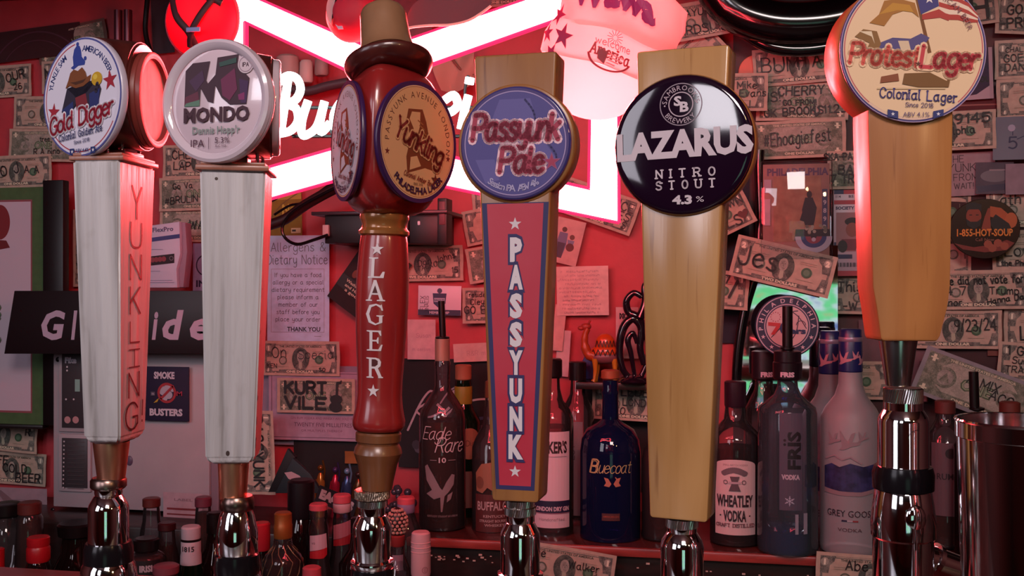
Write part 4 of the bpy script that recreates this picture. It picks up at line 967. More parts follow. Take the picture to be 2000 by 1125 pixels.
# behind the middle
bill(826, 515, 1, 'f', [('Dan Johns', 28, 2, 11, 12), ('TACKO', 10, -10, 9, 14), ('15', 62, -18, 10)], 'five dollar banknote right of the red turned handle', lay=3, den='5')
bill(986, 432, 11, 'f', [], 'tilted banknote peeking left of the purple-badge handle, upper one', lay=2)
bill(993, 508, 9, 'b', [], 'tilted green-backed banknote peeking left of the purple-badge handle', lay=4)
bill(984, 596, 1, 'f', [('resident', -44, 16, 8, 0, .15), ('Cleyo', -46, 2, 10), ('GO BIRDS', -34, -14, 13, 0, .14)], 'banknote lettered GO BIRDS right of the white membership card', lay=6)
bill(1002, 380, 3, 'f', [], 'banknote sliver under the neon band left of the purple-badge handle', lay=0)
bill(1162, 400, -20, 'f', [('ICE', 56, 8, 15, 0), ('YES', 50, -10, 14, 0), ('PIZZA', 0, -24, 11), ('S', 62, -24, 12)], 'tilted banknote hanging from the lower right corner of the neon', lay=6)
bill(1390, 34, 8, 'f', [('MAWAYUNK', -36, 8, 12, 0, .14), ('GO', -56, -8, 14, 0, .14), ('BIRDS!', -34, -24, 15, 0, .14), ('WEST', 38, 12, 14, 0, .15), ('PHILLY', 42, -6, 15, 0, .15), ('J. HART', 46, -26, 13, 0, .15)],
     'banknote lettered MAWAYUNK GO BIRDS WEST PHILLY beside the white cap', lay=14, extra=lambda i: i.heart(66, 0, 4, NIGHT))
bill(1334, 128, 40, 'f', [], 'banknote turned cornerwise above the black-badge handle', lay=10)
bill(1410, 181, -1, 'f', [('Mike', 42, 6, 12), ('Evans', 52, -8, 12), ('!', 48, -28, 12)], 'banknote signed Mike Evans beside the black badge', lay=12)
bill(1560, 127, 3, 'f', [('BUM', -32, -8, 24, 0, .09), ('H', 4, -4, 20), ('A', 30, -6, 22, 0, .09), ('N', 52, -6, 22)], 'banknote lettered BUM HA left of the large cream badge', lay=4)
bill(1566, 199, -1, 'b', [('CHERRY H', 10, 12, 15, 2, .16), ('US!', -52, 0, 16, 4), ('GO FROM!', -4, -6, 9, 2, .2), ('GK BROOKS', -14, -24, 13, 4, .17), ('11.11.23', 46, -20, 13, 2, .17)], 'green-backed banknote dated 11.11.23', lay=2, extra=lambda i: i.heart(24, -23, 4, NIGHT))
bill(1561, 272, 1, 'b', [('#Ehoagiefest', -4, -8, 22, 3, .09, 112)], 'green-backed banknote with a long handwritten hashtag, above the plastic-cased card', lay=6)
bill(1708, 331, 0, 'b', [('SKA-PA', -60, 18, 11, 2, .2, 46), ('+ BA', -58, -6, 14, 0, .18, 44), ('17 TR', -56, -22, 14, 0, .18, 44)], 'banknote with thick black writing half hidden by the large wooden handle, upper one', lay=8)
bill(1381, 437, 26, 'f', [('DOWN', 44, 8, 14, -4), ('RLS', 34, -24, 17, -4, .15)], 'tilted banknote with a heart beside the pale wooden handle', Y=1.79, extra=lambda i: i.heart(62, -12, 9, '#5a1018'))
bill(1529, 520, -14, 'f', [('Jes', -40, -10, 30, 0, .11)], 'two dollar banknote with one looping signature', Y=1.76, den='2', sc=1.06, curl=.4)
bill(1372, 563, -4, 'f', [('7', 40, 12, 14), ('/', 52, -10, 26, 0, .18)], 'banknote under the two dollar note, beside the pale wooden handle', Y=1.80)
bill(1718, 577, -1, 'f', [('This', -50, 6, 16, 0, .15), ('H', -30, -8, 13), ('-W', -48, -26, 14, 0, .15)], 'banknote starting This, below the baseball ticket', lay=6)
# right of the last tap
bill(1853, 18, 5, 'f', [('H', 48, -22, 36, 0, .16), ('C', 16, -22, 34, 0, .16)], 'banknote with one giant capital H at upper right', lay=6)
bill(2041, 30, -4, 'f', [('GO', -48, 0, 15, 6, .16), ('-PRE', -46, -22, 15, 4, .18)], 'banknote lettered GO PRE in the upper right corner', lay=4)
bill(2040, 114, 0, 'f', [('CHAL', -48, 12, 8), ('GOE', -50, -4, 12), ('DAN', -48, -20, 12)], 'banknote lettered GOE DAN at the right edge', lay=2)
bill(2044, 190, 1, 'f', [], 'plain front-side banknote at the right edge above the blue plastic patch', lay=6)
bill(1848, 256, 1, 'f', [('19145', 36, 12, 15, 2, .2, 64), ('radelphia', 10, -6, 12, 2, .16, 70), ('os', 0, -26, 14, 0, .2)], 'banknote lettered 19145 right of the large wooden handle', lay=8)
bill(1856, 456, 90, 'f', [], 'upright banknote behind the round dark soup sticker', lay=0)
bill(2022, 405, 0, 'f', [('gth', -40, 6, 16), ('s', -10, -10, 12)], 'banknote right of the soup sticker, upper one', lay=2)
bill(2034, 487, 1, 'f', [('00', -58, 4, 16, 0, .12), ('Love', -32, -10, 18, 0, .1), ('the Philly', -40, -26, 8, 0, .2)], 'banknote with the word Love below the round soup sticker', lay=4)
bill(1910, 566, 1, 'f', [('We did not vote for', 8, 10, 13, 1, .16, 126), ('1 4 7', -44, -8, 14), ('Trump', 40, -8, 12, 0, .13), ('Conor', -46, -26, 11), ('Hanna Dan', 46, -20, 9, 8, .18)], 'banknote with a long handwritten voting remark', lay=8)
bill(2080, 560, 0, 'b', [], 'banknote sliver on the right edge beside the voting remark', lay=0)
bill(1860, 643, 0, 'f', [('9/23/24', 36, -2, 19, 2, .11, 66)], 'banknote dated 9/23/24', lay=5)
bill(2058, 640, 0, 'f', [('L', -46, -20, 22)], 'banknote with an L at the right edge beside the dated one', lay=3)
bill(2046, 712, -4, 'f', [('1 GO', -46, 12, 14, 0, .16), ('Sun', -44, -2, 11), ('TRAV', -46, -18, 11)], 'banknote lettered GO at the right edge, lowest there', lay=6)
bill(1648, 742, 0, 'f', [], 'banknote between the frosted bottles and the largest faucet', lay=4)
bill(1906, 760, -21, 'b', [('A MIX', 6, 4, 12), ('ACG', 34, -6, 12)], 'large grey perforated novelty note hanging at a slant', Y=1.80, sc=1.22, tint=paper_mat('#8a8790', 60), curl=.4)
bill(1242, 786, -2, 'f', [('LEDE+E', 10, 12, 15, 0, .16), ('LONDON', 8, -6, 12, 0, .16), ('YO', -28, -22, 12)], 'banknote lettered LONDON behind the dark blue bottle', Y=1.83)
bill(1103, 1109, -7, 'f', [('ge', -40, 12, 12), ('Walker', 30, 2, 11), ('Gards', 42, -20, 11), ('ds', 52, -10, 10)], 'banknote hanging on the shelf front beside the fourth faucet', Y=1.585, curl=.5)
bill(1700, 1128, -2, 'f', [('Abe', -20, 10, 14)], 'banknote hanging on the shelf front under the frosted bottles', Y=1.585, curl=.5)
bill(985, -22, 0, 'f', [], 'banknote at the top edge above the right neon arm', lay=2)

# ------------------------------------------------------------------ other papers and signs
def sheet(name, px, py, w_, h_, ang, label, cat, c, lay=0, Y=None, art=None, group=None, curl=1.0, rough=.6, th=0, m=None, dz=.06, pname='print'):
    fr = Fr(px, py, (Y or YW-.0055)-lay*.0028)
    fr.M = Matrix.Translation(fr.loc) @ Matrix.Rotation(-radians(ang), 4, 'Y'); fr.Mi = fr.M.inverted()
    ph = px*.37
    if th:
        b = MB(fr).box(-w_/2, w_/2, -th, 0, -h_/2, h_/2, min(1.2, th*.3)); fn = lambda x, y, d: (x, -d-th, y)
    else:
        fn = lambda x, y, d: (x, -d-1.0-curl*(1.2+1.2*sin(x*3.2/w_+ph)+.8*(y/h_)**2*4), y)
        b = MB(fr).sheet(-w_/2, w_/2, -h_/2, h_/2, 10, 8, lambda x, y, z: fn(x, z, 0))
    o = obj(name, b, m or (paper_mat(c) if rough > .5 else mat(c, rough)), None, fr, smooth=60); tag(o, label, cat, group)
    if art:
        i = Ink(); art(i); i.build(pname, fr, o, fn, dz=dz, base=.15, cuts=max(8, w_/10))
    return o
def a_allergen(i):
    g = '#5a5a66'; i.pen('Allergens &', 0, 72, 17, g, w=112, wt=.07); i.pen('Dietary Notice', -2, 47, 18, g, w=124, wt=.07)
    i.frame(-56, -86, 54, 38, .8, '#8d90a4')
    for k, t in enumerate(('If you have a food', 'allergy or a special', 'dietary requirement', 'please inform a', 'member of our', 'staff before you', 'place your order')):
        i.pen(t, 0, 22-k*14.4, 8, '#6a6c7c', w=[96, 104, 108, 84, 80, 88, 92][k], wt=.12)
    i.text('THANK YOU', 12, -84, 9, '#2c2a38', w=68, bold=.02); i.rect(34, -94, 48, -93, '#8d90a4')
sheet('notice', 583, 563, 128, 206, 0, 'pale blue allergens and dietary notice beside the second white post', 'notice', '#bcd4f4', lay=4, art=a_allergen, curl=.6)
def a_menu(i):
    i.text('TWENTY FIVE MILLILITRES', 12, -40, 8, '#5c3a50', w=118, bold=0); i.text('GIN RUM VODKA AND WHISKY ARE SOLD IN', 10, -26, 5, '#7a5068', w=128, bold=0); i.text('OR MULTIPLES THEREOF', 10, -50, 4.5, '#7a5068', w=84, bold=0); i.frame(-94, -62, 94, 64, 1, '#5c3a50')
sheet('notice', 620, 793, 200, 134, 0, 'grey-pink spirit measures notice under the thick-lettered banknote', 'notice', '#a890a8', lay=6, art=a_menu)
sheet('backing_card', 613, 792, 240, 156, 0, 'larger pale card behind the spirit measures notice', 'card', '#8d8298', lay=1)
def a_flyer(i):
    for k in range(9): i.circle(-30+k*8, -6+(k*7 % 13), 6, ['#6a2c18', '#a4582c', '#3a1a18'][k % 3], 9, 12)
    i.rect(-52, -44, 52, -18, '#120c10'); i.text('Washing Up Group', 0, -28, 6, '#c9b9a0', w=76, rot=0); i.text('and Honey Nuts', 0, -37, 6, '#c9b9a0', w=70); i.text('a good for!', 0, -45, 6, '#c9b9a0', w=60)
sheet('flyer', 722, 548, 104, 150, -36, 'dark tilted gig flyer half behind the red turned handle', 'flyer', '#1c1418', lay=6, art=a_flyer)
def a_card(i):
    i.rect(-43, -29, 43, -18, '#2a3452'); i.poly([(-14, 14), (14, 14), (12, -6), (0, -16), (-12, -6)], '#2a3a5e'); i.circle(0, 19, 5, '#3a4a66'); i.rect(-11, -3, 11, 5, '#9fb0c4'); i.text('EAGLES', 0, -1, 4, '#24304e', w=20); i.text('MEMBERSHIP', 0, -26, 5, '#d4c8d8', w=40)
    i.pen('FLEX', -30, -6, 9, '#3a3440', rot=pi/2, wt=.1); i.pen('DINALIS', -22, -8, 7, '#3a3440', rot=pi/2, wt=.1)
sheet('membership_card', 859, 587, 87, 58, -1, 'white membership card with dark blue shield and stripe on the red wall', 'card', '#d8cede', lay=4, art=a_card, rough=.4, th=2)
def a_letter(i):
    random.seed(5)
    for k in range(11):
        i.pen(''.join(random.choice('aeiourntlms ') for _ in range(random.randint(16, 24))), -4+random.uniform(-6, 6), 36-k*8, 4.2, '#a08a94', wt=.12, w=random.uniform(52, 86), jit=.2)
sheet('handwritten_letter', 1138, 568, 102, 96, 1, 'handwritten pink-white letter right of the purple-badge handle', 'letter', '#e2c4c0', lay=4, art=a_letter)
def a_photo(i):
    i.circle(-10, 22, 5, '#4c3028'); i.poly([(-18, 16), (-2, 16), (0, -6), (-4, -34), (-12, -34), (-20, -4)], '#5c6a8c'); i.poly([(-18, -4), (-2, -4), (-4, -34), (-14, -34)], '#2a3148'); i.circle(8, 10, 5, '#5a3a30'); i.poly([(0, 4), (14, 4), (12, -12), (4, -14)], '#6a7898'); i.circle(8, -10, 8, '#4a2020')
sheet('photograph', 1108, 472, 56, 88, -14, 'small colour photograph of two standing people, right of the purple badge handle', 'photograph', '#cfa8a4', lay=4, art=a_photo)
sheet('note_paper', 824, 663, 56, 78, 0, 'torn faintly written paper right of the red turned handle', 'paper', '#d4aeb4', lay=5, art=lambda i: [i.pen('Susan', 4, 4, 8, '#a88490', wt=.1), i.pen('m aerosm', 0, -22, 6, '#a88490', wt=.1)])
sheet('note_paper', 930, 688, 90, 36, 3, 'small slanted paper strip left of the purple-badge handle', 'paper', '#d0a8a4', lay=5, art=lambda i: i.pen('R&R m', 0, -6, 9, '#b08c8c', wt=.1))
sheet('note_paper', 1092, 640, 22, 90, -6, 'narrow leaning paper strip right of the purple-badge handle', 'paper', '#d8b0ac', lay=3)
sheet('note_paper', 1100, 690, 26, 90, -4, 'narrow white cardboard edge above the striped gin bottle', 'paper', '#cfb4b8', lay=2)
sheet('note_paper', 1225, 650, 44, 100, 0, 'white card with black lettering behind the dark twisted figure', 'card', '#d2b2b4', lay=2, art=lambda i: [i.text('MOOG', 2, 28, 10, '#1c1018', w=34, bold=.1)])
def a_flo(i):
    i.rect(-32, 30, 32, 42, '#b08a2c'); i.pen('No', 6, 2, 18, '#c8a83c', wt=.2); i.stroke([(-36, -10), (-10, 20), (30, 44)], 2, '#6c4a1c', True); i.rect(10, -36, 30, -26, '#c9b88a'); i.rect(12, -33, 20, -29, '#2c2418')
sheet('leaflet', 560, 420, 66, 92, 1, 'yellow leaflet above the allergens notice under the neon', 'leaflet', '#8c6a1c', lay=1, art=a_flo)
sheet('blue_card', 405, 530, 60, 110, 0, 'light blue card with a dark ring and capitals between the white posts', 'card', '#8c92b8', lay=8, art=lambda i: [i.ring(-2, 12, 19, 21.5, '#20203c'), i.text('INK', -4, -30, 13, '#1c1838', w=38, bold=.03)], curl=.3)
# white product box
fr = Fr(326, 566, 1.78); o = thing('product_box', 'open white product box with blue stripe between the two white posts', 'box', fr)
b = MB(fr); zz = fr.z
b.prism([(-36, 4), (30, 4), (28, 40), (36, 70), (34, 132), (-36, 124)], -14, 20, 1.5); obj('carton', b, mat('#c9c4da', .5), o)
b = MB(fr); b.prism([(30, 5), (38, 5), (46, 74), (42, 130), (34, 131), (36, 70), (28, 40)], -6, 16, .5); obj('side_flap', b, mat('#9c7f92', .6), o)
i = Ink(); i.poly([(-36, 92), (35, 100), (35, 108), (-36, 100)], '#3a4480'); i.text('FlexPro', 0, 113, 9, '#4a4c70', w=44, rot=.06); i.poly([(-36, 46), (24, 52), (24, 70), (-36, 64)], '#2c1820')
for k in range(4): i.circle(-22+k*8, 58+k*.6, 5, '#8a3c48')
i.ring(18, 61, 3, 4.5, '#7a6a74'); i.rect(-30, 78, 0, 79, '#a09cb8'); i.rect(-30, 36, -6, 37, '#a09cb8'); i.rect(-30, 18, 20, 19, '#a09cb8'); i.rect(-30, 14, 24, 15, '#a09cb8')
i.build('print', fr, o, lambda x, y, d: (x, -14-d, y))
# black sign with italic lettering
fr = Fr(220, 629, 1.70); o = thing('sign_board', 'black slanted sign board with large white italic lettering behind the white posts', 'sign', fr)
x0, z0 = fr.L(8, 691); x1, z1 = fr.L(28, 568); x2, z2 = fr.L(450, 568); x3, z3 = fr.L(440, 691)
obj('board', MB(fr).prism([(x0, z0), (x3, z3), (x2, z2), (x1, z1)], 0, 6, .8), mat('#1a0c12', .45), o)
i = Ink()
for ch, x, h, w_ in (('G', 104, 56, 54), ('l', 145, 60, 14), ('e', 182, 46, 44), ('n', 232, 46, 42), ('s', 258, 44, 30), ('i', 303, 60, 14), ('d', 338, 60, 46), ('e', 390, 46, 42)):
    X = fr.L(x, 661)[0]; i.text(ch, X, fr.L(x, 661)[1], 56, '#b7a9c0', bold=.035, shear=.2, layup=False, w=w_*.98)
i.build('lettering', fr, o)
# framed green picture, left edge
fr = Fr(30, 590, 1.79); o = thing('framed_picture', 'green-matted picture in a dark frame at the left edge', 'picture', fr)
P = lambda *a: fr.L(*a)
(xa, za), (xb, zb) = P(-180, 822), P(128, 352)
b = MB(fr); b.box(xb-44, xb, -8, 12, za, zb, 2); obj('frame_rail', b, mat('#160c10', .4), o)
b = MB(fr); b.box(xa, xb-44, -8, 12, za-8, za, 2); obj('frame_rail', b, mat('#160c10', .4), o)
b = MB(fr); b.box(xa, xb-44, 0, 6, za, zb-12); obj('mat_board', b, paper_mat('#46643c'), o)
gx = xb-44
i = Ink(); i.rect(xa, za+22, gx-28, zb-36, '#8c4a54'); i.rect(xa, za+26, gx-31, zb-40, '#c4b4c4')
cx_, cz_ = P(4, 440); i.circle(cx_-4, cz_+6, 22, '#7a2028', 34); i.poly([(cx_-20, cz_-50), (cx_+18, cz_-44), (cx_+10, cz_-30), (cx_-16, cz_-28)], '#6a1c20')
for k in range(26): i.circle(cx_-8+random.uniform(-10, 4), cz_-70-k*7, random.uniform(4, 8), '#4f6a50', seg=7)
i.build('picture_print', fr, o)
# wall equipment cabinet
fr = Fr(262, 840, 1.76); o = thing('metal_cabinet', 'pale metal cabinet with two recessed dark control panels behind the white posts', 'cabinet', fr)
P = fr.L; (xa, za), (xb, zb) = P(104, 1010), P(424, 680); za = (ZL+.006-fr.loc.z)/fr.s
CAB = noisy('pale_enamel', [(.3, (.36, .32, .36)), (.7, (.44, .39, .43))], 8, (1, 1, 1), .45, .03)
obj('body', MB(fr).box(xa, xb-16, 0, 60, za, zb, 2), CAB, o)
obj('edge_strip', MB(fr).box(xb-16, xb, 6, 60, za, zb, 1), mat('#8a7480', .4), o)
def panel(nm, x_0, y_0, x_1, y_1, art):
    (a, c), (b_, d_) = P(x_0, y_0), P(x_1, y_1); p = obj(nm, MB(fr).box(a, b_, -6, 2, c, d_, 1.5), CAB, o)
    q = MB(fr); q.box(a+8, b_-6, -7.5, -5, c+8, d_-8, .8); obj('dark_face', q, mat('#3c393e', .4), p)
    i = Ink(); art(i, a, c, b_, d_); i.build('markings', fr, p, lambda x, y, d: (x, -7.6-d, y))
def a_top(i, a, c, b_, d_):
    i.text('Fike', P(143, 0)[0], P(0, 706)[1], 11, '#a8a2b0', w=26, bold=.06)
    for (x, y) in ((136, 716), (136, 723), (134, 779), (149, 779)): i.circle(*P(x, y), 2, '#c9c0c8', seg=10)
    for x in (137, 153): i.circle(*P(x, 819), 7, '#b78a8e', seg=20)
    X, Z_ = P(156, 752); i.rect(X-5, Z_-12, X+6, Z_+12, '#86b0a8')
panel('control_panel', 118, 842, 206, 684, a_top)
def a_low(i, a, c, b_, d_):
    for k in range(12): i.rect(P(130, 0)[0]-1.5, P(0, 857+k*8)[1]-1.5, P(130, 0)[0]+1.5, P(0, 857+k*8)[1]+1.5, '#b9b2b8'); i.rect(P(138, 0)[0], P(0, 858+k*8)[1], P(170, 0)[0], P(0, 857+k*8)[1], '#4c494c')
panel('control_panel', 118, 958, 180, 848, a_low)
for (x, y) in ((112, 702), (102, 996)): X, Z_ = P(x, y); obj('rivet', MB(fr).ball((X+2, -1, Z_), 5, 1, .5, 1), BLACKRUB, o)
obj('round_knob', MB(fr).ball((P(253, 891)[0], 0, P(0, 891)[1]), 9, .8, .3, 1.1), mat('#5a4c64', .4), o)
sheet('white_label', 358, 1000, 84, 76, 0, 'white card with red stripes leaning on the cabinet', 'card', '#b79aa4', Y=1.745, art=lambda i: [i.rect(-34, 4, 30, 8, '#7a2c34'), i.rect(-34, -6, 28, -3, '#7a2c34'), i.text('LABEL', 2, 22, 5, '#8a6a74', w=40)])
sheet('white_label', 38, 1000, 124, 96, 0, 'pale pink certificate at lower left behind the dark caps', 'card', '#9c8490', Y=1.80, art=lambda i: [i.poly([(-50, 42), (-38, 42), (30, -6), (-20, 6)], '#7a6068'), i.rect(-20, 24, 48, 25, '#7a6470'), i.rect(-30, -20, 40, -19, '#7a6470')])
def a_smoke(i):
    i.text('SMOKE', -4, 30, 13, '#c4bccb', w=44, bold=.05); i.text('BUSTERS', 0, -42, 13, '#c4bccb', w=70, bold=.05)
    for (x, y, r) in ((-6, 6, 9), (4, 12, 8), (6, -2, 8), (-2, -8, 6), (14, 8, 4)): i.circle(x, y, r, '#a9a4b4', seg=16)
    i.ring(2, 2, 15, 20, '#9c2a34', seg=30); i.stroke([(-11, -10), (15, 15)], 5, '#9c2a34'); i.poly([(-26, -18), (-20, -12), (-14, -8), (-18, -16)], '#b4942c'); i.rect(-32, -4, -23, 4, '#4a4658'); i.text('86', -27, -2, 4, '#a09cac', w=6); i.text('M', 29, -3, 9, '#9c2a44', w=12)
sheet('patch', 326, 769, 96, 106, 0, 'dark blue square patch with red no-smoking ring on the pale cabinet', 'patch', '#1c1638', Y=1.752, art=a_smoke, th=3, dz=.12)
# black power supply with looped cable
fr = Fr(740, 440, 1.76); o = thing('power_supply', 'black power supply box with looping cables under the neon, behind the red turned handle', 'power supply', fr)
P = fr.L
def pb(nm, x_0, y_0, x_1, y_1, d0, d1, m): (a, c), (b_, d_) = P(x_0, y_1), P(x_1, y_0); return obj(nm, MB(fr).box(a, b_, d0, d1, c, d_, 1.5), m, o)
PM = mat('#120c10', .45)
pb('case', 638, 414, 800, 476, -10, 115, PM); pb('case', 800, 412, 858, 476, -4, 115, PM); pb('mounting_plate', 615, 411, 878, 422, -20, 115, mat('#3c3238', .3, .3)); pb('end_cap', 858, 388, 876, 478, -14, 30, PM); pb('end_label', 861, 394, 873, 440, -15, -13, mat('#6c3c44', .5)); pb('cable_gland', 636, 440, 648, 462, -18, -8, mat('#b9a9a8', .5)); pb('status_light', 817, 432, 822, 440, -6, -4, mat('#dfe6f0', .3))
pts = [fr.L(*p) for p in [(648, 460), (620, 470), (590, 478), (568, 468), (560, 448), (572, 424), (600, 402), (640, 380), (680, 360)]]
obj('cable', MB(fr).tube(catmull([(x, -22, z) for x, z in pts], 5), 3.2, 8), BLACKRUB, o)
pts = [fr.L(*p) for p in [(528, 440), (560, 428), (600, 400), (650, 372), (700, 350), (760, 345)]]
obj('cable_bundle', MB(fr).tube(catmull([(x, -6, z) for x, z in pts], 5), 11, 10), mat('#2a0f14', .5), o)
for k, pp in enumerate(([(540, 420), (570, 402), (600, 394), (660, 352)], [(520, 400), (545, 388), (560, 370), (600, 350)])):
    obj('cable', MB(fr).tube(catmull([(fr.L(*p)[0], -10, fr.L(*p)[1]) for p in pp], 5), 2.5, 8), BLACKRUB, o)
# black poster with drawn script and capital B
def a_b(i):
    i.ring(60, -80, 108, 112, '#b9a4a8', 40, 170, 60); i.ring(60, -80, 70, 76, '#3a4468', 40, 170, 50); i.circle(60, -80, 60, '#4c3c48')
    i.stroke([(-96, -34), (-70, 20), (-50, 44), (-42, 30), (-78, 6), (-56, -8), (-30, 2)], 4, '#b09aa4', True)
    i.stroke([(-30, 20), (-10, 46), (20, 60)], 3, '#b09aa4', True); i.text('B', 12, 26, 26, '#bda8ac', w=24, bold=.03, rot=.5); i.text('L', -16, 6, 24, '#bda8ac', w=16, bold=.03, rot=.8)
    for k in range(14): i.circle(-80+random.uniform(0, 60), -90+random.uniform(-40, 60), random.uniform(5, 12), random.choice(['#3c3444', '#4a4250', '#2c2430']), seg=8)
sheet('poster', 890, 808, 230, 214, 0, 'black poster with white hand-drawn script and capital behind the amber whiskey bottle', 'poster', '#120a12', lay=1, art=a_b)
sheet('poster', 1215, 850, 150, 220, 0, 'dark maroon poster behind the dark blue bottle', 'poster', '#1a0a12', lay=0)
sheet('poster', 655, 912, 170, 130, 0, 'dark poster behind the small figurines', 'poster', '#150a10', lay=2)
sheet('poster', 1420, 500, 84, 340, 0, 'dark navy poster strip left of the arched mirror', 'poster', '#1c1a2c', lay=0)
# cased card, ticket, badges
CLEAR = glass('clear_plastic', (.92, .92, .95), (.6, .6, .66))
fr = Fr(1556, 410, 1.76); o = thing('cased_card', 'picture card in a clear plastic case showing a statue on a plinth', 'trading card', fr)
obj('card', MB(fr).box(-64, 62, 2, 5, -92, 90, .6), paper_mat('#a87c74'), o)
i = Ink(); i.text('PHILADELPHIA', 2, 68, 14, '#5c3a5c', w=116, bold=.04); i.rect(-44, -62, 46, 66, noisy('sepia_print', [(.3, (.26, .09, .05)), (.7, (.38, .16, .09))], 60)); i.rect(48, -50, 58, 40, '#3c3a5c')
for k in range(5): i.text('1989 '[k] if k < 4 else 'B', 53, 26-k*16, 9, '#c0b0b8', w=6)
i.circle(24, 30, 5, '#2a1620', 7); i.poly([(16, 24), (30, 24), (38, 4), (34, -22), (32, -30), (16, -30), (12, -18), (10, 0)], '#2c1a26'); i.poly([(12, 0), (6, -20), (16, -24)], '#2c1a26')
i.poly([(-4, -60), (-2, -38), (62, -38), (62, -62)], '#2c1c24')
for k in range(16): i.circle(16+random.uniform(0, 42), -38+random.uniform(-7, 7), 3.4, random.choice(['#8c7c6c', '#6c6054', '#a09484']), seg=8)
i.ring(32, -52, 22, 32, '#b0a4b4', 180, 360, 30, 1.1); i.ring(32, -52, 14, 22, '#33396c', 180, 360, 30, 1.1); i.ring(32, -52, 5, 14, '#8c3848', 180, 360, 30, 1.1); i.circle(32, -58, 4, '#b0a4b4')
i.rect(-62, -30, -50, 22, '#b495a4'); i.rect(-62, 34, -48, 60, '#b495a4')
i.build('card_print', fr, o, lambda x, y, d: (x, 1.8-d, y), dz=.06)
obj('plastic_case', MB(fr).box(-68, 67, -3, 8, -96, 96, 1.5), CLEAR, o)
def a_tick(i):
    for y in (0, -102): i.rect(-30, 76+y, -12, 84+y, '#2a2c54'); i.rect(-12, 76+y, 30, 84+y, '#b03848'); i.text('114', -22, 69+y, 5, '#3a2c44', w=9); i.text('BS', 2, 69+y, 5, '#3a2c44', w=9)
    i.rect(-30, 56, 30, 64, '#b03848'); i.text('SOCIETY HILL', 0, 46, 6, '#2a2c54', w=54, bold=.04); i.rect(-26, -36, 30, 40, '#a06a70'); i.circle(4, 22, 14, '#241820', 8); i.circle(4, 6, 12, '#8a4a44', 14); i.rect(-16, -34, 26, -12, '#7a3040'); i.circle(-14, -26, 9, '#2a1c24', 12); i.circle(24, -34, 13, '#d0a4b0'); i.circle(24, -34, 8, '#b03848')
    i.rect(-28, -50, 4, -42, '#2a2c54')
    for k in range(18): i.rect(-28+k*3.1, -66, -28+k*3.1+(1+k % 2), -58, '#2c2430')
    i.rect(-30, -84, 30, -74, '#b03848')
sheet('ticket', 1660, 455, 62, 168, 0, 'tall red and blue baseball ticket half hidden by the large wooden handle', 'ticket', '#c4a4b4', lay=10, art=a_tick, rough=.4, th=1.5)
fr = Fr(1537, 637, 1.735); o = thing('round_sticker', 'round navy and white basketball team sign in front of the mirror', 'sign', fr)
b = MB(fr); b.lathe([(60, 0), (61, 1), (61, 4), (60, 5)], 64, fn=lambda x, y, z: (x, -z, y)); obj('plaque', b, mat('#1c2240', .4), o)
i = Ink(); i.circle(0, 0, 58.5, '#b4a0b0', seg=64); i.circle(0, 0, 56.5, '#1e2646', seg=64); i.circle(0, 0, 43.5, '#b4a0b0', seg=60); i.circle(0, 0, 41.5, '#1e2646', seg=60); i.circle(0, 0, 39.5, '#c9a8ac', seg=56)
i.text('PHILADELPHIA', 0, 0, 8.5, '#c6b2be', arc=(46, 90, 205, False), bold=.02, w=1.1)
for a in (205, 234, 306, 335): i.star(50*cos(radians(a)), 50*sin(radians(a)), 4.6, '#c6b2be')
i.stroke([(-30, -22), (-10, 0), (8, 26), (20, 30)], 1.6, '#3a2c44', True); i.stroke([(-4, 36), (20, 20), (36, -4)], 1.6, '#3a2c44', True); i.ring(26, 2, 8, 9.4, '#3a2c44', 0, 180, 20); i.stroke([(-2, -38), (16, -14), (22, 20)], 1.6, '#3a2c44', True)
for k in range(12): i.circle(-22+9*cos(k*pi/6), 18+9*sin(k*pi/6), 1.1, '#9c3440', seg=6)
i.poly([(-36, 8), (-12, 6), (-14, -2), (-24, -17), (-31, -16), (-21, 0), (-36, 1)], '#b42c34'); i.circle(-3, -4, 11, '#22305c', 13); i.circle(-1, -8, 4.4, '#c9a8ac', 5); i.text('ers', 20, -14, 11, '#22305c', w=30, bold=.05)
i.build('sticker_print', fr, o, lambda x, y, d: (x, -5-d, y), dz=.06)
fr = Fr(1922, 447, 1.82); o = thing('soup_sticker', 'round dark sticker of a bearded man with orange soup phone lettering', 'sticker', fr)
b = MB(fr); b.lathe([(64, 0), (65, 1), (65, 3), (64, 4)], 64, sy=.9, fn=lambda x, y, z: (x, -z, y)); obj('disc', b, mat('#240a0c', .25, coat=.5), o)
i = Ink(); i.poly([(10, 44), (30, 40), (58, 14), (56, 4), (36, 16), (8, 24)], '#9c4c24'); i.circle(48, 16, 11, '#a4562c', 15); i.poly([(20, 28), (44, 10), (52, -8), (20, -8), (8, 12)], '#140608')
i.circle(-20, 24, 14, '#7c3420', 19); i.poly([(-34, 34), (-34, 48), (-20, 52), (-6, 48), (-6, 34), (-12, 38), (-28, 38)], '#120608'); i.poly([(-34, 20), (-32, 6), (-20, 0), (-8, 6), (-6, 20), (-14, 14), (-26, 14)], '#140708'); i.rect(-28, 26, -23, 28, '#200a0a'); i.rect(-16, 26, -11, 28, '#200a0a')
i.poly([(-6, 0), (0, 24), (6, 40), (10, 40), (10, 18), (12, -8)], '#7c3420'); i.poly([(-56, -28), (-40, -40), (0, -46), (40, -42), (54, -28), (40, -22), (20, -30), (-20, -36)], '#6c2018')
for (x, y) in ((6, -30), (24, -28), (36, -34), (14, -38)): i.circle(x, y, 8, '#8c4430', seg=8)
i.text('1-855-HOT-SOUP', 0, -14, 14, '#cc7c2c', w=102, bold=.03); i.text('Call Now', 0, -24, 6, '#8c5c4c', w=34, bold=0)
i.build('sticker_print', fr, o, lambda x, y, d: (x, -4-d, y), dz=.06)
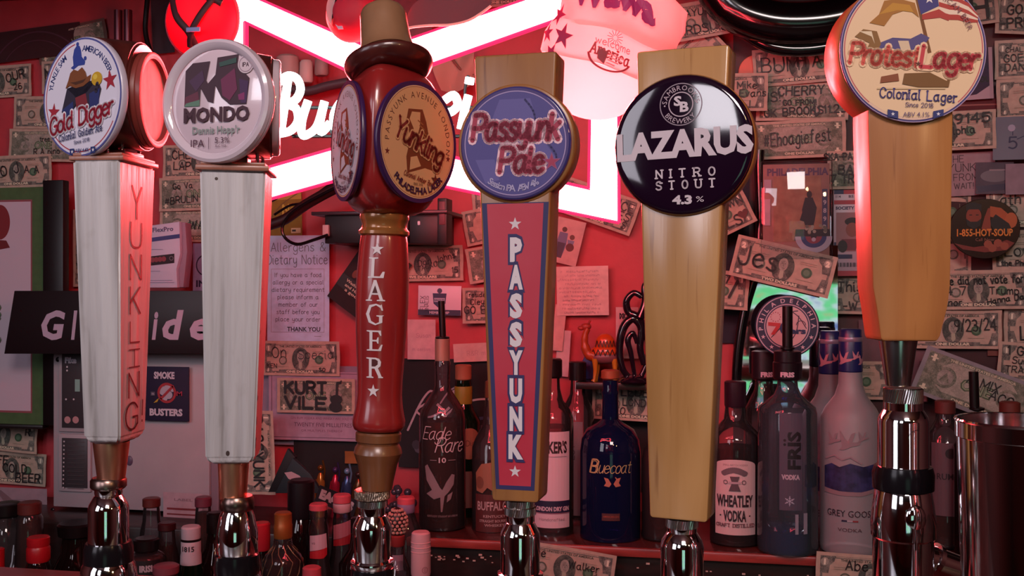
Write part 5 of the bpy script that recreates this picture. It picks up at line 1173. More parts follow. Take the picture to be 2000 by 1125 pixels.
sheet('poster', 1905, 145, 62, 100, 2, 'small blue scribbled paper with a white corner beside the large cream badge', 'paper', '#3c3048', lay=4, art=lambda i: [i.poly([(31, -20), (31, -50), (-31, -50), (-31, -44), (0, -40)], '#b094a0'), i.rect(24, -50, 31, 50, '#a48894'), i.pen('kpou', 6, -16, 14, NIGHT, wt=.2), i.pen('ARA', 8, 8, 12, '#1c1438', wt=.2)])
sheet('poster', 1896, 340, 90, 84, 2, 'white paper with handwritten capitals above the round soup sticker', 'paper', '#a08890', lay=2, art=lambda i: [i.pen('THE', -28, 24, 13, '#3c2630', wt=.1), i.pen('YUNK', -16, 6, 15, '#3c2630', wt=.1), i.pen('FROM', -10, -12, 13, '#3c2630', wt=.1), i.pen('WAIT!', -14, -28, 11, '#3c2630', wt=.12)])
sheet('tape_patch', 1942, 348, 70, 62, 0, 'smeared grey tape patch right of the handwritten capitals', 'tape', '#54505c', lay=4, art=lambda i: [i.circle(0, 4, 26, '#6a6670', 12), i.poly([(-34, -16), (30, -10), (34, -22), (-30, -28)], '#34324a'), i.rect(-10, 14, 24, 17, '#8a8088')])
sheet('plastic_patch', 1988, 270, 92, 84, 0, 'blue-grey plastic patch with a handwritten 5', 'patch', '#56566e', lay=8, art=lambda i: [i.pen('5', -10, -20, 22, '#22224a', wt=.14), i.stroke([(-10, 22), (-10, 6)], 1.6, '#22224a'), i.stroke([(-2, -2), (20, 8)], 1.6, '#22224a'), i.circle(-12, 20, 7, '#9c98b0', seg=9)], rough=.4)
sheet('plastic_patch', 1990, 350, 50, 60, 0, 'pale plastic sheet corner at the right edge', 'patch', '#8a7c88', lay=6)
sheet('collage_paper', 1760, 690, 160, 130, 0, 'plain dusky pink paper behind the largest faucet', 'paper', '#6c4f58', lay=1)
sheet('collage_paper', 1960, 650, 60, 90, 0, 'brownish-red printed paper right of the dated banknote', 'paper', '#74443c', lay=1)
sheet('collage_paper', 1880, 590, 360, 560, 0, 'large dark backing paper under the collage at right', 'paper', '#3c2428', lay=0)
sheet('collage_paper', 1905, 215, 90, 60, 0, 'dark red striped paper behind the note lettered 19145', 'paper', '#5c1c24', lay=1, art=lambda i: [i.rect(-45, 8, 45, 11, '#8c4a48'), i.rect(-45, -6, 45, -2, '#74343a')])
sheet('number_card', 1803, 745, 16, 80, 0, 'slim card with a white numeral one behind the largest faucet', 'card', '#5a4048', lay=4, art=lambda i: [i.text('1', 0, -34, 66, '#b09aa0', w=11, bold=.05)])
# top left
sheet('poster', 70, 85, 200, 60, 4, 'faint dark poster high at the upper left', 'poster', '#3a0c16', lay=0, art=lambda i: [i.ring(0, -90, 110, 113, '#4a1830', 40, 140), i.ring(0, -80, 84, 86, '#4a1830', 40, 140)])
for px_, lb in ((231, 'left'), (250, 'right')):
    fr = Fr(px_, 130, 1.80, Z=1.72); o = obj('wall_pipe', MB(fr).lathe([(8, 0), (8, 320)], 24), mat('#6a3c48', .3, .7), None, fr); tag(o, 'vertical metal pipe behind the leftmost badge, %s one of the pair' % lb, 'pipe', 'pair of wall pipes')
fr = Fr(300, 100, 1.78); o = obj('black_hose', MB(fr).tube(catmull([(x, 0, z) for x, z in [fr.L(*p) for p in [(306, 130), (292, 96), (284, 60), (286, 20), (292, -40)]]], 5), 5, 8), BLACKRUB, None, fr); tag(o, 'thin black hose hanging beside the metal pipes', 'hose')
sheet('dark_poster', 318, 30, 46, 150, 3, 'dark green-blue paper between the pipes and the red cap', 'paper', '#2a2430', lay=1)
sheet('red_card', 800, 30, 0.1+92, 130, 0, 'grey cloth-like paper scrap above the right neon arm', 'paper', '#8a5a62', lay=2, Y=1.86)
fr = Fr(1476, 141, 1.864); o = obj('round_coaster', MB(fr).lathe([(32, 0), (33, 1), (33, 4), (32, 5)], 40, fn=lambda x, y, z: (x, -z, y)), mat('#d8604a', .5), None, fr); tag(o, 'round orange coaster behind the banknotes right of the black badge', 'coaster')

# ------------------------------------------------------------------ arched mirror, its black frame, and the room's television it shows
fr = Fr(1545, 640, 1.80); MIR = thing('arched_mirror', 'arched wall mirror with a curved black frame, reflecting a green screen', 'mirror', fr)
gp = [(1484, 478), (1640, 478), (1640, 800), (1440, 800), (1440, 700), (1450, 620), (1470, 550)]
obj('mirror_glass', MB(fr).prism([fr.L(*p) for p in gp][::-1], 30, 34), mat((.85, .85, .88), .03, 1), MIR, smooth=0)
pts = [fr.L(*p) for p in [(1438, 800), (1440, 720), (1446, 660), (1458, 595), (1474, 540), (1484, 480), (1486, 400), (1484, 320), (1485, 290)]]
obj('mirror_frame', MB(fr).tube(catmull([(x, 26, z) for x, z in pts], 5), 10, 12), mat('#0c080c', .2, coat=.6), MIR)
fr = Fr(1560, 40, 1.80); o = thing('black_duct', 'fat glossy black pipe curving across the top right', 'pipe', fr)
pts = [fr.L(*p) for p in [(1380, -60), (1430, 10), (1500, 40), (1580, 44), (1660, 30), (1760, -10), (1860, -60)]]
obj('pipe', MB(fr).tube(catmull([(x, 10, z) for x, z in pts], 6), 44, 24), mat('#0a0509', .16, coat=.7), o)
pts = [fr.L(*p) for p in [(1430, 40), (1500, 84), (1580, 92), (1680, 74)]]
obj('pipe', MB(fr).tube(catmull([(x, 20, z) for x, z in pts], 6), 14, 16), mat('#0a0509', .16, coat=.7), o)
# television on the far side of the room (seen only in reflections)
Ym = 1.80+30*Fr(1545, 640, 1.80).s
def mirror_pt(px, py, Y):                     # where a point seen in the mirror really stands
    d = ray(px, py); t = (2*Ym-Y)/d.y; p = CAM+d*t; return Vector((p.x, Y, p.z))
TVY = -2.2
a = mirror_pt(1425, 790, TVY); c = mirror_pt(1690, 555, TVY)
tv = bpy.data.objects.new('television', None); COL.objects.link(tv); tv.location = ((a.x+c.x)/2, TVY, (a.z+c.z)/2); tag(tv, 'wall television showing a green pitch, seen in the arched mirror', 'television')
def rel(mb): 
    mb.v = [(x-tv.location.x, y-tv.location.y, z-tv.location.z) for x, y, z in mb.v]; return mb
obj('housing', rel(MB(1.0).box(a.x-.03, c.x+.03, TVY-.06, TVY-.005, a.z-.03, c.z+.03, .005)), BLACKRUB, tv)
m, nt, b_ = nodes_mat('tv_picture'); n = noise_chain(nt, 7, (1, 1, 2.2), 4); r = ramp(nt, n.outputs[0], [(.36, (.10, .16, .45)), (.46, (.70, .85, .90)), (.54, (.12, .75, .28)), (.62, (.20, .85, .35)), (.72, (.65, .35, .2))])
nt.links.new(r.outputs[0], b_.inputs['Emission Color']); b_.inputs['Emission Strength'].default_value = .9; b_.inputs['Base Color'].default_value = (0, 0, 0, 1)
obj('screen', rel(MB(1.0).box(a.x, c.x, TVY-.005, TVY, a.z, c.z)), m, tv)

# ------------------------------------------------------------------ bottles
G_CLEAR = glass('clear_glass', (.94, .92, .94), (.46, .42, .46), diffuse=(.62, .50, .54), dmix=.03)  # small pale diffuse share stands in for reflections and scatter in the glass
G_DARK = glass('dark_glass', (.10, .05, .045), (.02, .012, .012), diffuse=(.03, .012, .012), dmix=.3)
G_BLUE = glass('cobalt_glass', (.05, .09, .32), (.008, .015, .08), diffuse=(.012, .02, .09), dmix=.35)
G_GREEN = glass('green_glass', (.06, .16, .07), (.01, .03, .015), diffuse=(.01, .03, .012), dmix=.3)
G_FROST = glass('frosted_glass', (.75, .70, .74), (.35, .30, .34), rough=.5, diffuse=(.42, .38, .42), dmix=.55)
G_PALEB = glass('pale_blue_glass', (.78, .85, .92), (.14, .20, .30), diffuse=(.34, .42, .52), dmix=.09)
L_AMBER = glass('amber_spirit', (.20, .05, .022), (.05, .012, .008), refl=.1, diffuse=(.10, .022, .012), dmix=.35)
L_RED = glass('red_spirit', (.34, .04, .03), (.10, .012, .01), refl=.1, diffuse=(.16, .02, .016), dmix=.3)
L_WATER = glass('clear_spirit', (.80, .78, .80), (.35, .33, .36), refl=.2)
BG = 'bottles around the back bar'
def bprof(fr, prof): return [(h, fr.z(y)) for y, h in prof]
def bottle(px, Y, Z, prof, gm, label, cap=None, capm=None, liquid=None, spout=None, capname='cap', ps='cam', seg=48, name='liquor_bottle', grp=None, square=None):
    """prof: (picture y, half width) from the mouth down; the base is added at z = 0"""
    fr = Fr(px, 0, Y, ps, Z=Z); P = bprof(fr, prof); z_b = P[-1][1]; hb = P[-1][0]
    if z_b > 12: P = P+[(hb, 8)]
    P = P+[(hb*.97, 3), (hb*.85, 0)]
    r = thing(name, label, 'bottle', fr, grp)
    obj('glass_body', MB(fr).lathe(P[::-1], seg), gm, r, smooth=45)
    if liquid:
        ly, lm = liquid; zl = fr.z(ly); Q = [(max(2, h-3), z) for h, z in P if z < zl and z > 6]
        up_ = [p for p in P if p[1] >= zl]; h0 = (up_[-1][0] if up_ else hb)-3
        t_ = [(h0 if not Q else min(h0+3, Q[0][0]) if Q[0][0] > h0 else h0, zl)]
        Q = [(max(2, min(h0, 999)), zl)]+Q+[(hb-5, 7)]
        obj('liquid', MB(fr).lathe(Q[::-1], 36), lm, r, smooth=45)
    if cap:
        obj(capname, MB(fr).lathe(bprof(fr, cap)[::-1], 36), capm, r, smooth=32)
    if spout:
        x0_, y0_, x1_, y1_, w_ = spout
        b = MB(fr); b.tube([(x0_-px, 0, fr.z(y0_)), (x1_-px, 0, fr.z(y1_))], w_, 14); b.lathe([(4, fr.z(y1_)-4), (14, fr.z(y1_)), (14, fr.z(y1_)+4), (8, fr.z(y1_)+6)], 20)
        obj('pour_spout', b, mat('#120a0c', .3), r)
    return r, fr
def lab(root, fr, R, y0, y1, hw, bg, art, name='label', top=None, rnd=0, sub=True):
    """paper label wrapped round the front of a bottle between picture rows y0 (top) and y1"""
    a, c = fr.z(y0), fr.z(y1); fn = cyl(R+.5)
    p = root
    if bg is not None:
        i = Ink()
        if top:
            P_ = [(-hw, c), (hw, c), (hw, a-top)]+[(hw*cos(t*pi/10), a-top+top*sin(t*pi/10)) for t in range(1, 10)]+[(-hw, a-top)]
            i.poly(P_, bg)
        else: i.rect(-hw, c, hw, a, bg)
        p = i.build(name, fr, root, fn, base=.2, cuts=6)
    i = Ink(); art(i, a, c); i.build('lettering', fr, p, fn, base=.5, cuts=6, dz=.08)
    return p
YB = 1.68
# 1 amber whiskey, etched
SP = None
r, f = bottle(864, YB, ZS, [(660, 12), (668, 14), (704, 14), (708, 16), (722, 15), (752, 15), (762, 18), (780, 30), (800, 42), (815, 45), (1020, 46)], G_CLEAR, 'tall clear whiskey bottle with etched eagle and dark amber spirit', liquid=(820, L_AMBER),
    cap=[(660, 12), (662, 14.6), (704, 14.6), (705, 13)], capm=mat('#a08a78', .4, .3), capname='foil_collar', spout=(862, 588, 865, 662, 6.5), grp=BG)
def a_eagle(i, a, c):
    i.pen('Eagle', -14, f.z(852), 24, '#b9a8ac', w=56, wt=.06, slant=.3, gap=.6); i.pen('Rare', 14, f.z(876), 27, '#b9a8ac', w=56, wt=.07, slant=.3, gap=.6); i.text('10', 0, f.z(896), 10, '#b9a8ac', w=14); i.rect(-24, f.z(892), -11, f.z(891), '#8c7c80'); i.rect(11, f.z(892), 26, f.z(891), '#8c7c80')
    W = '#7a686c'; z = f.z(950)
    i.poly([(-36, z+46), (-30, z+50), (-16, z+28), (-4, z+6), (0, z+2), (8, z+18), (18, z+32), (24, z+30), (22, z+12), (12, z-2), (4, z-10), (0, z-40), (-3, z-40), (-4, z-12), (-16, z-16), (-32, z-6), (-20, z+2), (-32, z+20)], W)
    i.poly([(10, z-8), (20, z-2), (16, z-16), (8, z-22)], W); i.text('KENTUCKY STRAIGHT BOURBON', 0, f.z(1000), 4, '#8c7c80', w=60, bold=0)
lab(r, f, 46, 830, 1010, 40, None, a_eagle)
# 2 corked bottle behind
r, f = bottle(905, 1.785, ZS, [(742, 15), (750, 16), (786, 16), (800, 22), (822, 34), (1010, 34)], G_GREEN, 'green bottle with cork top and yellow neck band behind the amber whiskey', cap=[(712, 13), (714, 16), (740, 16), (742, 14)], capm=mat('#a8684c', .6), capname='cork_stopper', grp=BG)
b = MB(f).lathe([(17, f.z(788)), (17.4, f.z(786)), (17.4, f.z(756)), (17, f.z(754))], 30); obj('neck_band', b, mat('#8c7c24', .5), r)
lab(r, f, 34, 820, 930, 20, None, lambda i, a, c: (i.circle(12, f.z(862), 26, '#a0604c', 30, 28), i.pen('Dic', 14, f.z(866), 10, '#5a2c28'), i.rect(-20, f.z(985), 22, f.z(915), '#8a5650')))
# 3 bourbon with a buffalo label
r, f = bottle(962, 1.69, ZS, [(770, 14), (790, 15), (830, 20), (856, 34), (872, 40), (1035, 41)], G_CLEAR, 'bourbon bottle with tan buffalo label half behind the purple-badge handle', liquid=(905, L_AMBER), cap=[(744, 13), (746, 15), (776, 15)], capm=mat('#5c3a24', .5), grp=BG)
def a_buf(i, a, c):
    i.poly([(-34, f.z(952)), (-36, f.z(918)), (-22, f.z(900)), (0, f.z(896)), (20, f.z(906)), (28, f.z(930)), (24, f.z(955)), (14, f.z(948)), (8, f.z(956)), (-10, f.z(945)), (-20, f.z(956))], '#8a5a44'); i.circle(-26, f.z(936), 9, '#6c4030', 12)
    i.rect(-36, f.z(1030), 36, f.z(958), '#4c1c1c'); i.text('BUFFALO', 0, f.z(988), 17, '#a88c8c', w=62, bold=.02); i.text('KENTUCKY', 4, f.z(1002), 5, '#a88c8c', w=44); i.text('STRAIGHT BOURBON', 4, f.z(1011), 5, '#a88c8c', w=60); i.text('WHISKEY', 4, f.z(1019), 5, '#a88c8c', w=40)
lab(r, f, 41, 880, 1030, 38, None, a_buf)
# 4 gin with white label
r, f = bottle(1078, YB, ZS, [(738, 15), (760, 16), (782, 22), (800, 36), (815, 42), (1042, 42)], G_CLEAR, 'clear gin bottle with white label and dark blue band behind the purple-badge handle', liquid=(832, L_WATER), cap=[(700, 17), (703, 20), (734, 20), (738, 17)], capm=mat('#171016', .3), grp=BG)
def a_gin(i, a, c):
    i.text("BROKER'S", -4, f.z(878), 22, '#2c1418', w=70, bold=.04); i.rect(-38, f.z(993), 38, f.z(970), '#1c1838'); i.text('LONDON DRY GIN', 0, f.z(989), 8, '#c4a8b4', w=72, bold=.05); i.rect(-38, f.z(995), 38, f.z(993), '#8a5a6c'); i.pen('Handcrafted', 0, f.z(1008), 5, '#8a6a74', w=50); i.rect(-30, f.z(886), 30, f.z(885), '#8a6a74')
lab(r, f, 42, 838, 1022, 38, '#cdb0ba', a_gin)
r, f = bottle(1128, 1.80, ZS, [(742, 13), (770, 15), (790, 26), (806, 32), (1026, 32)], G_CLEAR, 'second clear gin bottle standing behind the white-label gin', cap=[(706, 14), (708, 17), (742, 17)], capm=mat('#171016', .3), grp=BG)
lab(r, f, 32, 818, 1000, 22, None, lambda i, a, c: (i.rect(-22, f.z(1000), 10, f.z(820), '#8c7078'), i.pen('EST', -6, f.z(878), 12, '#4c2c34', rot=pi/2)))
# 5 cobalt blue gin
r, f = bottle(1192, YB-.01, ZS, [(742, 15), (760, 15), (766, 17), (772, 15.5), (818, 16.5), (826, 26), (838, 46), (856, 56), (880, 59), (1046, 59)], G_BLUE, 'broad dark blue gin bottle with gold script and copper-coloured top', cap=[(722, 14), (724, 18), (738, 18), (740, 16)], capm=mat('#a0583c', .4, .3), capname='stopper', grp=BG)
def a_blu(i, a, c):
    gld = '#b8a070'; i.pen('Bluecoat', 0, f.z(914), 22, gld, w=80, wt=.07, slant=.25, gap=.7); i.pen('B', -34, f.z(914), 25, gld, wt=.1, slant=.25); i.stroke([(10, f.z(922)), (16, f.z(930)), (12, f.z(934))], 2, '#b06c58')
    for s_ in (-1, 1): i.poly([(4+s_*2, f.z(934)), (4+s_*8, f.z(924)), (4+s_*16, f.z(922)), (4+s_*12, f.z(932)), (4+s_*16, f.z(938)), (4+s_*6, f.z(940))], '#b06c58')
    i.rect(-16, f.z(1004), 18, f.z(990), '#4c2024'); i.text('AMERICAN GIN', 1, f.z(998), 4, '#8c4030', w=30)
lab(r, f, 59, 890, 1040, 50, None, a_blu)
# 6 small reddish bottle right of it
r, f = bottle(1288, YB-.01, ZS, [(800, 12), (840, 13), (858, 18), (875, 30), (895, 34), (1046, 34)], G_CLEAR, 'red liqueur bottle mostly hidden behind the black-badge handle', liquid=(880, L_RED), cap=[(776, 12), (778, 15), (804, 15)], capm=mat('#4c1818', .4), grp=BG)
# 7 wheat vodka
r, f = bottle(1436, 1.67, ZS, [(788, 19), (800, 20), (818, 22), (832, 34), (846, 46), (858, 49), (1055, 49)], G_CLEAR, 'vodka bottle with arched cream wheat-sheaf label and dark cap', liquid=(872, glass('dim_spirit', (.42, .30, .30), (.14, .09, .09), refl=.2)), cap=[(744, 18), (746, 21), (790, 21), (794, 20)], capm=mat('#2a1220', .35), grp=BG)
def a_whe(i, a, c):
    K = '#2c1c24'; i.text('SMALL BATCH VODKA', 0, f.z(902), 3.5, '#8a6a70', w=48, bold=0)
    for k in range(15):
        t = -1+2*k/14; i.circle(-2+t*20, f.z(918)+8*cos(t*1.4), 4.4, '#6a5860', 6, 8, rot=-t)
    i.poly([(-10, f.z(922)), (8, f.z(922)), (4, f.z(934)), (10, f.z(950)), (-12, f.z(950)), (-6, f.z(934))], '#5a4850'); i.rect(-12, f.z(936), 10, f.z(932), '#b49aa4')
    i.ring(-18, f.z(933), 3, 4.2, '#5a4850', seg=14); i.ring(16, f.z(933), 3, 4.2, '#5a4850', seg=14)
    i.text('WHEATLEY', -1, f.z(979), 22, K, w=70, bold=.03); i.text('VODKA', -1, f.z(1007), 21, K, w=42, bold=.03); i.circle(-28, f.z(997), 1.6, K, seg=8); i.circle(27, f.z(997), 1.6, K, seg=8); i.pen('CRAFT DISTILLED', 0, f.z(1018), 6, '#6a4850', w=74, wt=.2, serif=.6)
lab(r, f, 49, 890, 1034, 42, '#d0b2b4', a_whe, top=12)
# 8 vertical-lettered vodka
r, f = bottle(1538, YB-.05, ZS, [(738, 24), (744, 19), (756, 20), (770, 26), (784, 42), (794, 53), (806, 56), (1060, 58)], G_PALEB, 'pale clear vodka bottle with vertical black lettering and blue base', cap=[(684, 20), (686, 26), (706, 26), (708, 28), (738, 28), (741, 25)], capm=mat('#1a1018', .3), spout=(1538, 598, 1538, 682, 10), grp=BG)
i = Ink(); i.text('FRIS', 0, f.z(734), 9, '#c4a8b8', w=27, bold=.06); i.build('cap_lettering', f, r, cyl(28.6), cuts=5)
def a_fri(i, a, c):
    i.rect(-15, f.z(985), 28, f.z(800), '#4c4658'); i.text('FRIS', 24, f.z(871), 24, '#150f1a', w=72, rot=pi/2, bold=.04); i.circle(-5, f.z(852), 2.6, '#150f1a', seg=12); i.circle(-5, f.z(860), 2.6, '#150f1a', seg=12)
    i.text('VODKA', 6, f.z(926), 9, '#b4a4b4', w=34, bold=.06)
    for k in range(6): i.stroke([(4, f.z(967)), (4+9*cos(k*pi/3+.5), f.z(967)+9*sin(k*pi/3+.5))], 1.6, '#a8a4b8'); i.stroke([(4+5*cos(k*pi/3+.2), f.z(967)+5*sin(k*pi/3+.2)), (4+7.5*cos(k*pi/3+.5), f.z(967)+7.5*sin(k*pi/3+.5)), (4+5*cos(k*pi/3+.8), f.z(967)+5*sin(k*pi/3+.8))], 1, '#a8a4b8')
    i.rect(14, f.z(1030), 20, f.z(992), '#8a8494'); i.rect(30, f.z(1030), 38, f.z(990), '#8a8494')
lab(r, f, 57, 800, 1030, 40, None, a_fri)
obj('blue_base', MB(f).lathe([(50, 3), (54, 5), (53, f.z(1030)), (40, f.z(1024)), (6, f.z(1020))], 40), glass('blue_base_glass', (.02, .08, .34), (.01, .03, .15), diffuse=(.008, .03, .14), dmix=.4), r)
# 9 dark-capped bottle behind it
r, f = bottle(1492, 1.77, ZS, [(744, 17), (760, 18), (775, 26), (800, 38), (1015, 40)], G_CLEAR, 'clear bottle with ribbed black cap behind the vertical-lettered vodka', cap=[(684, 17), (686, 24), (738, 24), (742, 20)], capm=mat('#20141c', .35), grp=BG)
i = Ink(); i.text('FRIS', 6, f.z(734), 9, '#c4a8b8', w=24, bold=.06); i.build('cap_lettering', f, r, cyl(24.6), cuts=5)
# 10 frosted goose vodka x3
def goose(i, x, z, s, c):
    i.poly([(x-9*s, z+15*s), (x-3*s, z+5*s), (x+1*s, z+1*s), (x+5*s, z+11*s), (x+10*s, z+13*s), (x+7*s, z+3*s), (x+6*s, z), (x+17*s, z+1*s), (x+15*s, z-3*s), (x+4*s, z-6*s), (x-4*s, z-10*s), (x-10*s, z-10*s), (x-6*s, z-5*s), (x-8*s, z+4*s)], c)
BLUC = mat('#1c2358', .3)
def frosted(px, Y, label, dy=0, main=True):
    r, f = bottle(px, Y, ZS, [(726+dy, 22), (750+dy, 23), (772+dy, 30), (796+dy, 48), (815+dy, 57), (1062, 58)], G_FROST, label, cap=[(642+dy, 18), (644+dy, 21), (654+dy, 21), (657+dy, 22), (724+dy, 23), (727+dy, 21)], capm=BLUC, capname='blue_capsule', grp=BG)
    obj('cap_band', MB(f).lathe([(22, f.z(667+dy)), (22.6, f.z(666+dy)), (22.6, f.z(659+dy)), (22, f.z(658+dy))], 36), mat('#8a7a90', .3, .3), r)
    i = Ink()
    for x, z, s in ((-14, 700, 1.1), (10, 694, .7), (24, 702, .9)): goose(i, x, f.z(z+dy), s, '#b07888')
    i.build('cap_print', f, r, cyl(23.2), cuts=4)
    def art(i, a, c):
        for x, z, s, in ((-6, 856, 1.5), (22, 846, .8), (-34, 852, 1.0)): goose(i, x, f.z(z+dy), s, '#8c7880')
        i.poly([(-54, f.z(948)), (-54, f.z(905)), (-36, f.z(898)), (-20, f.z(904)), (0, f.z(896)), (24, f.z(902)), (54, f.z(896)), (54, f.z(944)), (20, f.z(950)), (-20, f.z(950))], noisy('blue_lake_print', [(.38, (.012, .012, .05)), (.6, (.035, .035, .13))], 60))
        i.poly([(-54, f.z(955)), (-54, f.z(946)), (-20, f.z(950)), (20, f.z(950)), (54, f.z(943)), (54, f.z(950)), (20, f.z(958)), (-20, f.z(958))], '#8c747c'); i.stroke([(-50, f.z(890)), (-30, f.z(882)), (-16, f.z(890)), (0, f.z(884)), (20, f.z(896))], 3, '#94808a')
        i.text('GREY GOOSE', 0, f.z(998), 13, '#2c1c28', w=92, bold=0); i.rect(-16, f.z(1007), -6, f.z(1004), '#20183c'); i.rect(-6, f.z(1007), 4, f.z(1004), '#a89aa4'); i.rect(4, f.z(1007), 14, f.z(1004), '#8c2c34'); i.text('VODKA', -1, f.z(1026), 7, '#4c3840', w=44, bold=0)
    lab(r, f, 58, 840, 1030, 50, None, art)
frosted(1661, 1.65, 'frosted vodka bottle with blue capsule, nearer of two, beside the largest faucet')
frosted(1622, 1.746, 'frosted vodka bottle with blue capsule, farther of two, left of the nearer one', dy=4)
# right end, behind the big faucet
r, f = bottle(1846, 1.71, ZS, [(806, 17), (820, 18), (836, 26), (850, 38), (1048, 40)], G_CLEAR, 'clear bottle with cork stopper between the largest faucet and the steel cup', liquid=(880, L_AMBER), cap=[(782, 15), (784, 19), (806, 19), (808, 17)], capm=mat('#5c2420', .6), capname='cork_stopper', grp=BG)
lab(r, f, 40, 860, 1000, 26, '#5a4048', lambda i, a, c: (i.circle(10, f.z(830+50), 10, '#241418', seg=16), i.text('RUM', 0, f.z(930), 12, '#20141c', w=30)))
r, f = bottle(1908, 1.645, ZS, [(806, 15), (820, 16), (840, 22), (870, 42), (1048, 42)], G_DARK, 'dark bottle with black pour spout behind the steel cup', spout=(1902, 726, 1904, 800, 9), grp=BG)
lab(r, f, 42, 900, 990, 30, None, lambda i, a, c: i.text('CARBON', 0, f.z(962), 12, '#a8989c', w=50))
r, f = bottle(1972, 1.71, ZS, [(806, 17), (820, 18), (840, 26), (856, 38), (1048, 40)], G_CLEAR, 'clear bottle with reddish stopper above the steel cup', cap=[(784, 15), (786, 19), (806, 19)], capm=mat('#6c2820', .6), capname='cork_stopper', grp=BG)

# ---- crowd of bottles at lower left, on the low counter
PLACED = []
def freeY(px, Y, rad):
    for k in range(200):
        for c in (Y+.004*k, Y-.004*k):
            if c+rad > 1.652 or (px > 760 and c+rad > 1.59) or c-rad < 1.225: continue
            x = atY(px, 0, c).x
            if all(hypot(x-a, c-b) > rad+q+.001 for a, b, q in PLACED): PLACED.append((x, c, rad)); return c
    print('NO ROOM', px); return Y
def cb(px, Y, cap, rest, gm, capm, label, lq=None, base=None, art=None, rings=0, nm='screw_cap', grp=BG, Z=ZC):
    rest = [(y, min(h, 33 if y > 1125 else 44)) for y, h in rest]
    hmax = max(h for y, h in rest); Y = freeY(px, Y, hmax*Y/F*1.13)
    r, f = bottle(px, Y, Z, rest, gm, label, cap=cap, capm=capm, liquid=lq, capname=nm, grp=grp, seg=36)
    for k in range(rings):
        y = cap[-1][0]-3-k*5; h = cap[-1][1]+.4
        obj('cap_ridge', MB(f).lathe([(h-1, f.z(y+1.2)), (h+.5, f.z(y)), (h-1, f.z(y-1.2))], 32), capm, r)
    if art: art(r, f)
    return r, f
WCAP = mat('#c9a0a8', .4); PCAP = mat('#c8505c', .4); RCAP = mat('#b0141e', .35); DCAP = mat('#160c0e', .3); BCAP = mat('#5c2420', .4)
cb(75, 1.42, [(1048, 19), (1050, 21), (1062, 21), (1066, 20), (1070, 22), (1092, 22), (1096, 20)], [(1096, 20), (1105, 23), (1150, 24), (1180, 40), (1300, 46)], G_DARK, RCAP, 'bottle with bright red screw cap at lower left')
cb(-4, 1.42, [(1070, 9), (1072, 12), (1110, 12)], [(1110, 12), (1140, 16), (1180, 36), (1300, 40)], G_DARK, RCAP, 'bottle with red cap cut by the left edge')
cb(34, 1.60, [(998, 16), (1000, 19), (1050, 19), (1060, 18)], [(1060, 16), (1090, 24), (1120, 40), (1300, 42)], G_DARK, DCAP, 'dark bottle with tall black stopper at far left')
cb(14, 1.70, [(982, 24), (984, 28), (1004, 28), (1008, 25)], [(1008, 24), (1020, 34), (1050, 40), (1200, 42)], G_CLEAR, DCAP, 'clear jar with broad black lid at the left edge')
cb(58, 1.72, [(980, 19), (983, 22), (1002, 22), (1004, 20)], [(1004, 20), (1012, 24), (1060, 26), (1200, 30)], G_CLEAR, BCAP, 'clear bottle with brown-red lid beside the pale certificate', lq=(1010, L_AMBER))
cb(150, 1.58, [(1020, 32), (1024, 36), (1044, 34), (1048, 26)], [(1048, 26), (1080, 30), (1110, 52), (1280, 56)], G_DARK, DCAP, 'large dark round-shouldered bottle beside the leftmost faucet')
cb(296, 1.66, [(972, 14), (974, 17), (988, 17), (990, 15)], [(990, 15), (1000, 16), (1017, 17), (1030, 20), (1060, 24), (1260, 30)], G_CLEAR, BCAP, 'clear bottle with brown cap in front of the pale cabinet')
cb(326, 1.56, [(1020, 14), (1022, 17), (1034, 17), (1036, 15)], [(1036, 15), (1060, 17), (1100, 26), (1280, 32)], G_CLEAR, mat('#3a1014', .4), 'slim clear bottle with dark red cap left of the white-capped green one', lq=(1062, L_AMBER))
def a_irish(r, f): lab(r, f, 38, 1086, 1116, 26, '#1c1014', lambda i, a, c: i.text('IRISH', 2, f.z(1107), 12, '#b8a4ac', w=30, bold=.05))
cb(286, 1.50, [(1050, 20), (1053, 24), (1072, 24), (1076, 21)], [(1076, 21), (1082, 32), (1090, 37), (1130, 38), (1280, 38)], G_CLEAR, DCAP, 'squat round-shouldered bottle with black cap lettered IRISH', lq=(1084, L_RED), art=a_irish)
cb(324, 1.44, [(1102, 20), (1105, 25), (1118, 25), (1122, 22)], [(1122, 22), (1140, 30), (1180, 40), (1300, 42)], G_DARK, mat('#8a4450', .4), 'bottle with broad rosy cap near the bottom, below the IRISH bottle')
def a_1815(r, f):
    i = Ink(); i.text('1815', -6, f.z(1073), 10, '#2c1a20', w=24, bold=.02); i.build('cap_lettering', f, r, cyl(19.8), cuts=4)
    obj('dark_ring', MB(f).lathe([(18.6, f.z(1056)), (19.6, f.z(1055)), (19.6, f.z(1052)), (18.6, f.z(1051))], 30), DCAP, r)
cb(373, 1.46, [(1027, 16), (1030, 18.5), (1050, 18.5), (1053, 17.6), (1056, 19), (1078, 19), (1084, 20), (1100, 20.5)], [(1100, 20), (1120, 24), (1160, 44), (1300, 46)], G_GREEN, mat('#c4b0b8', .45), 'green bottle with white foil lettered 1815', art=a_1815, nm='foil_capsule')
cb(397, 1.64, [(970, 13), (973, 16), (988, 16), (990, 14)], [(990, 14), (1000, 15), (1040, 17), (1080, 36), (1260, 38)], G_CLEAR, mat('#6c3040', .4), 'clear bottle with mauve cap just left of the second faucet', lq=(1000, L_AMBER))
cb(420, 1.56, [(1000, 13), (1003, 16), (1040, 16)], [(1040, 14), (1070, 18), (1100, 36), (1280, 38)], G_DARK, DCAP, 'dark bottle behind the second faucet on its left')
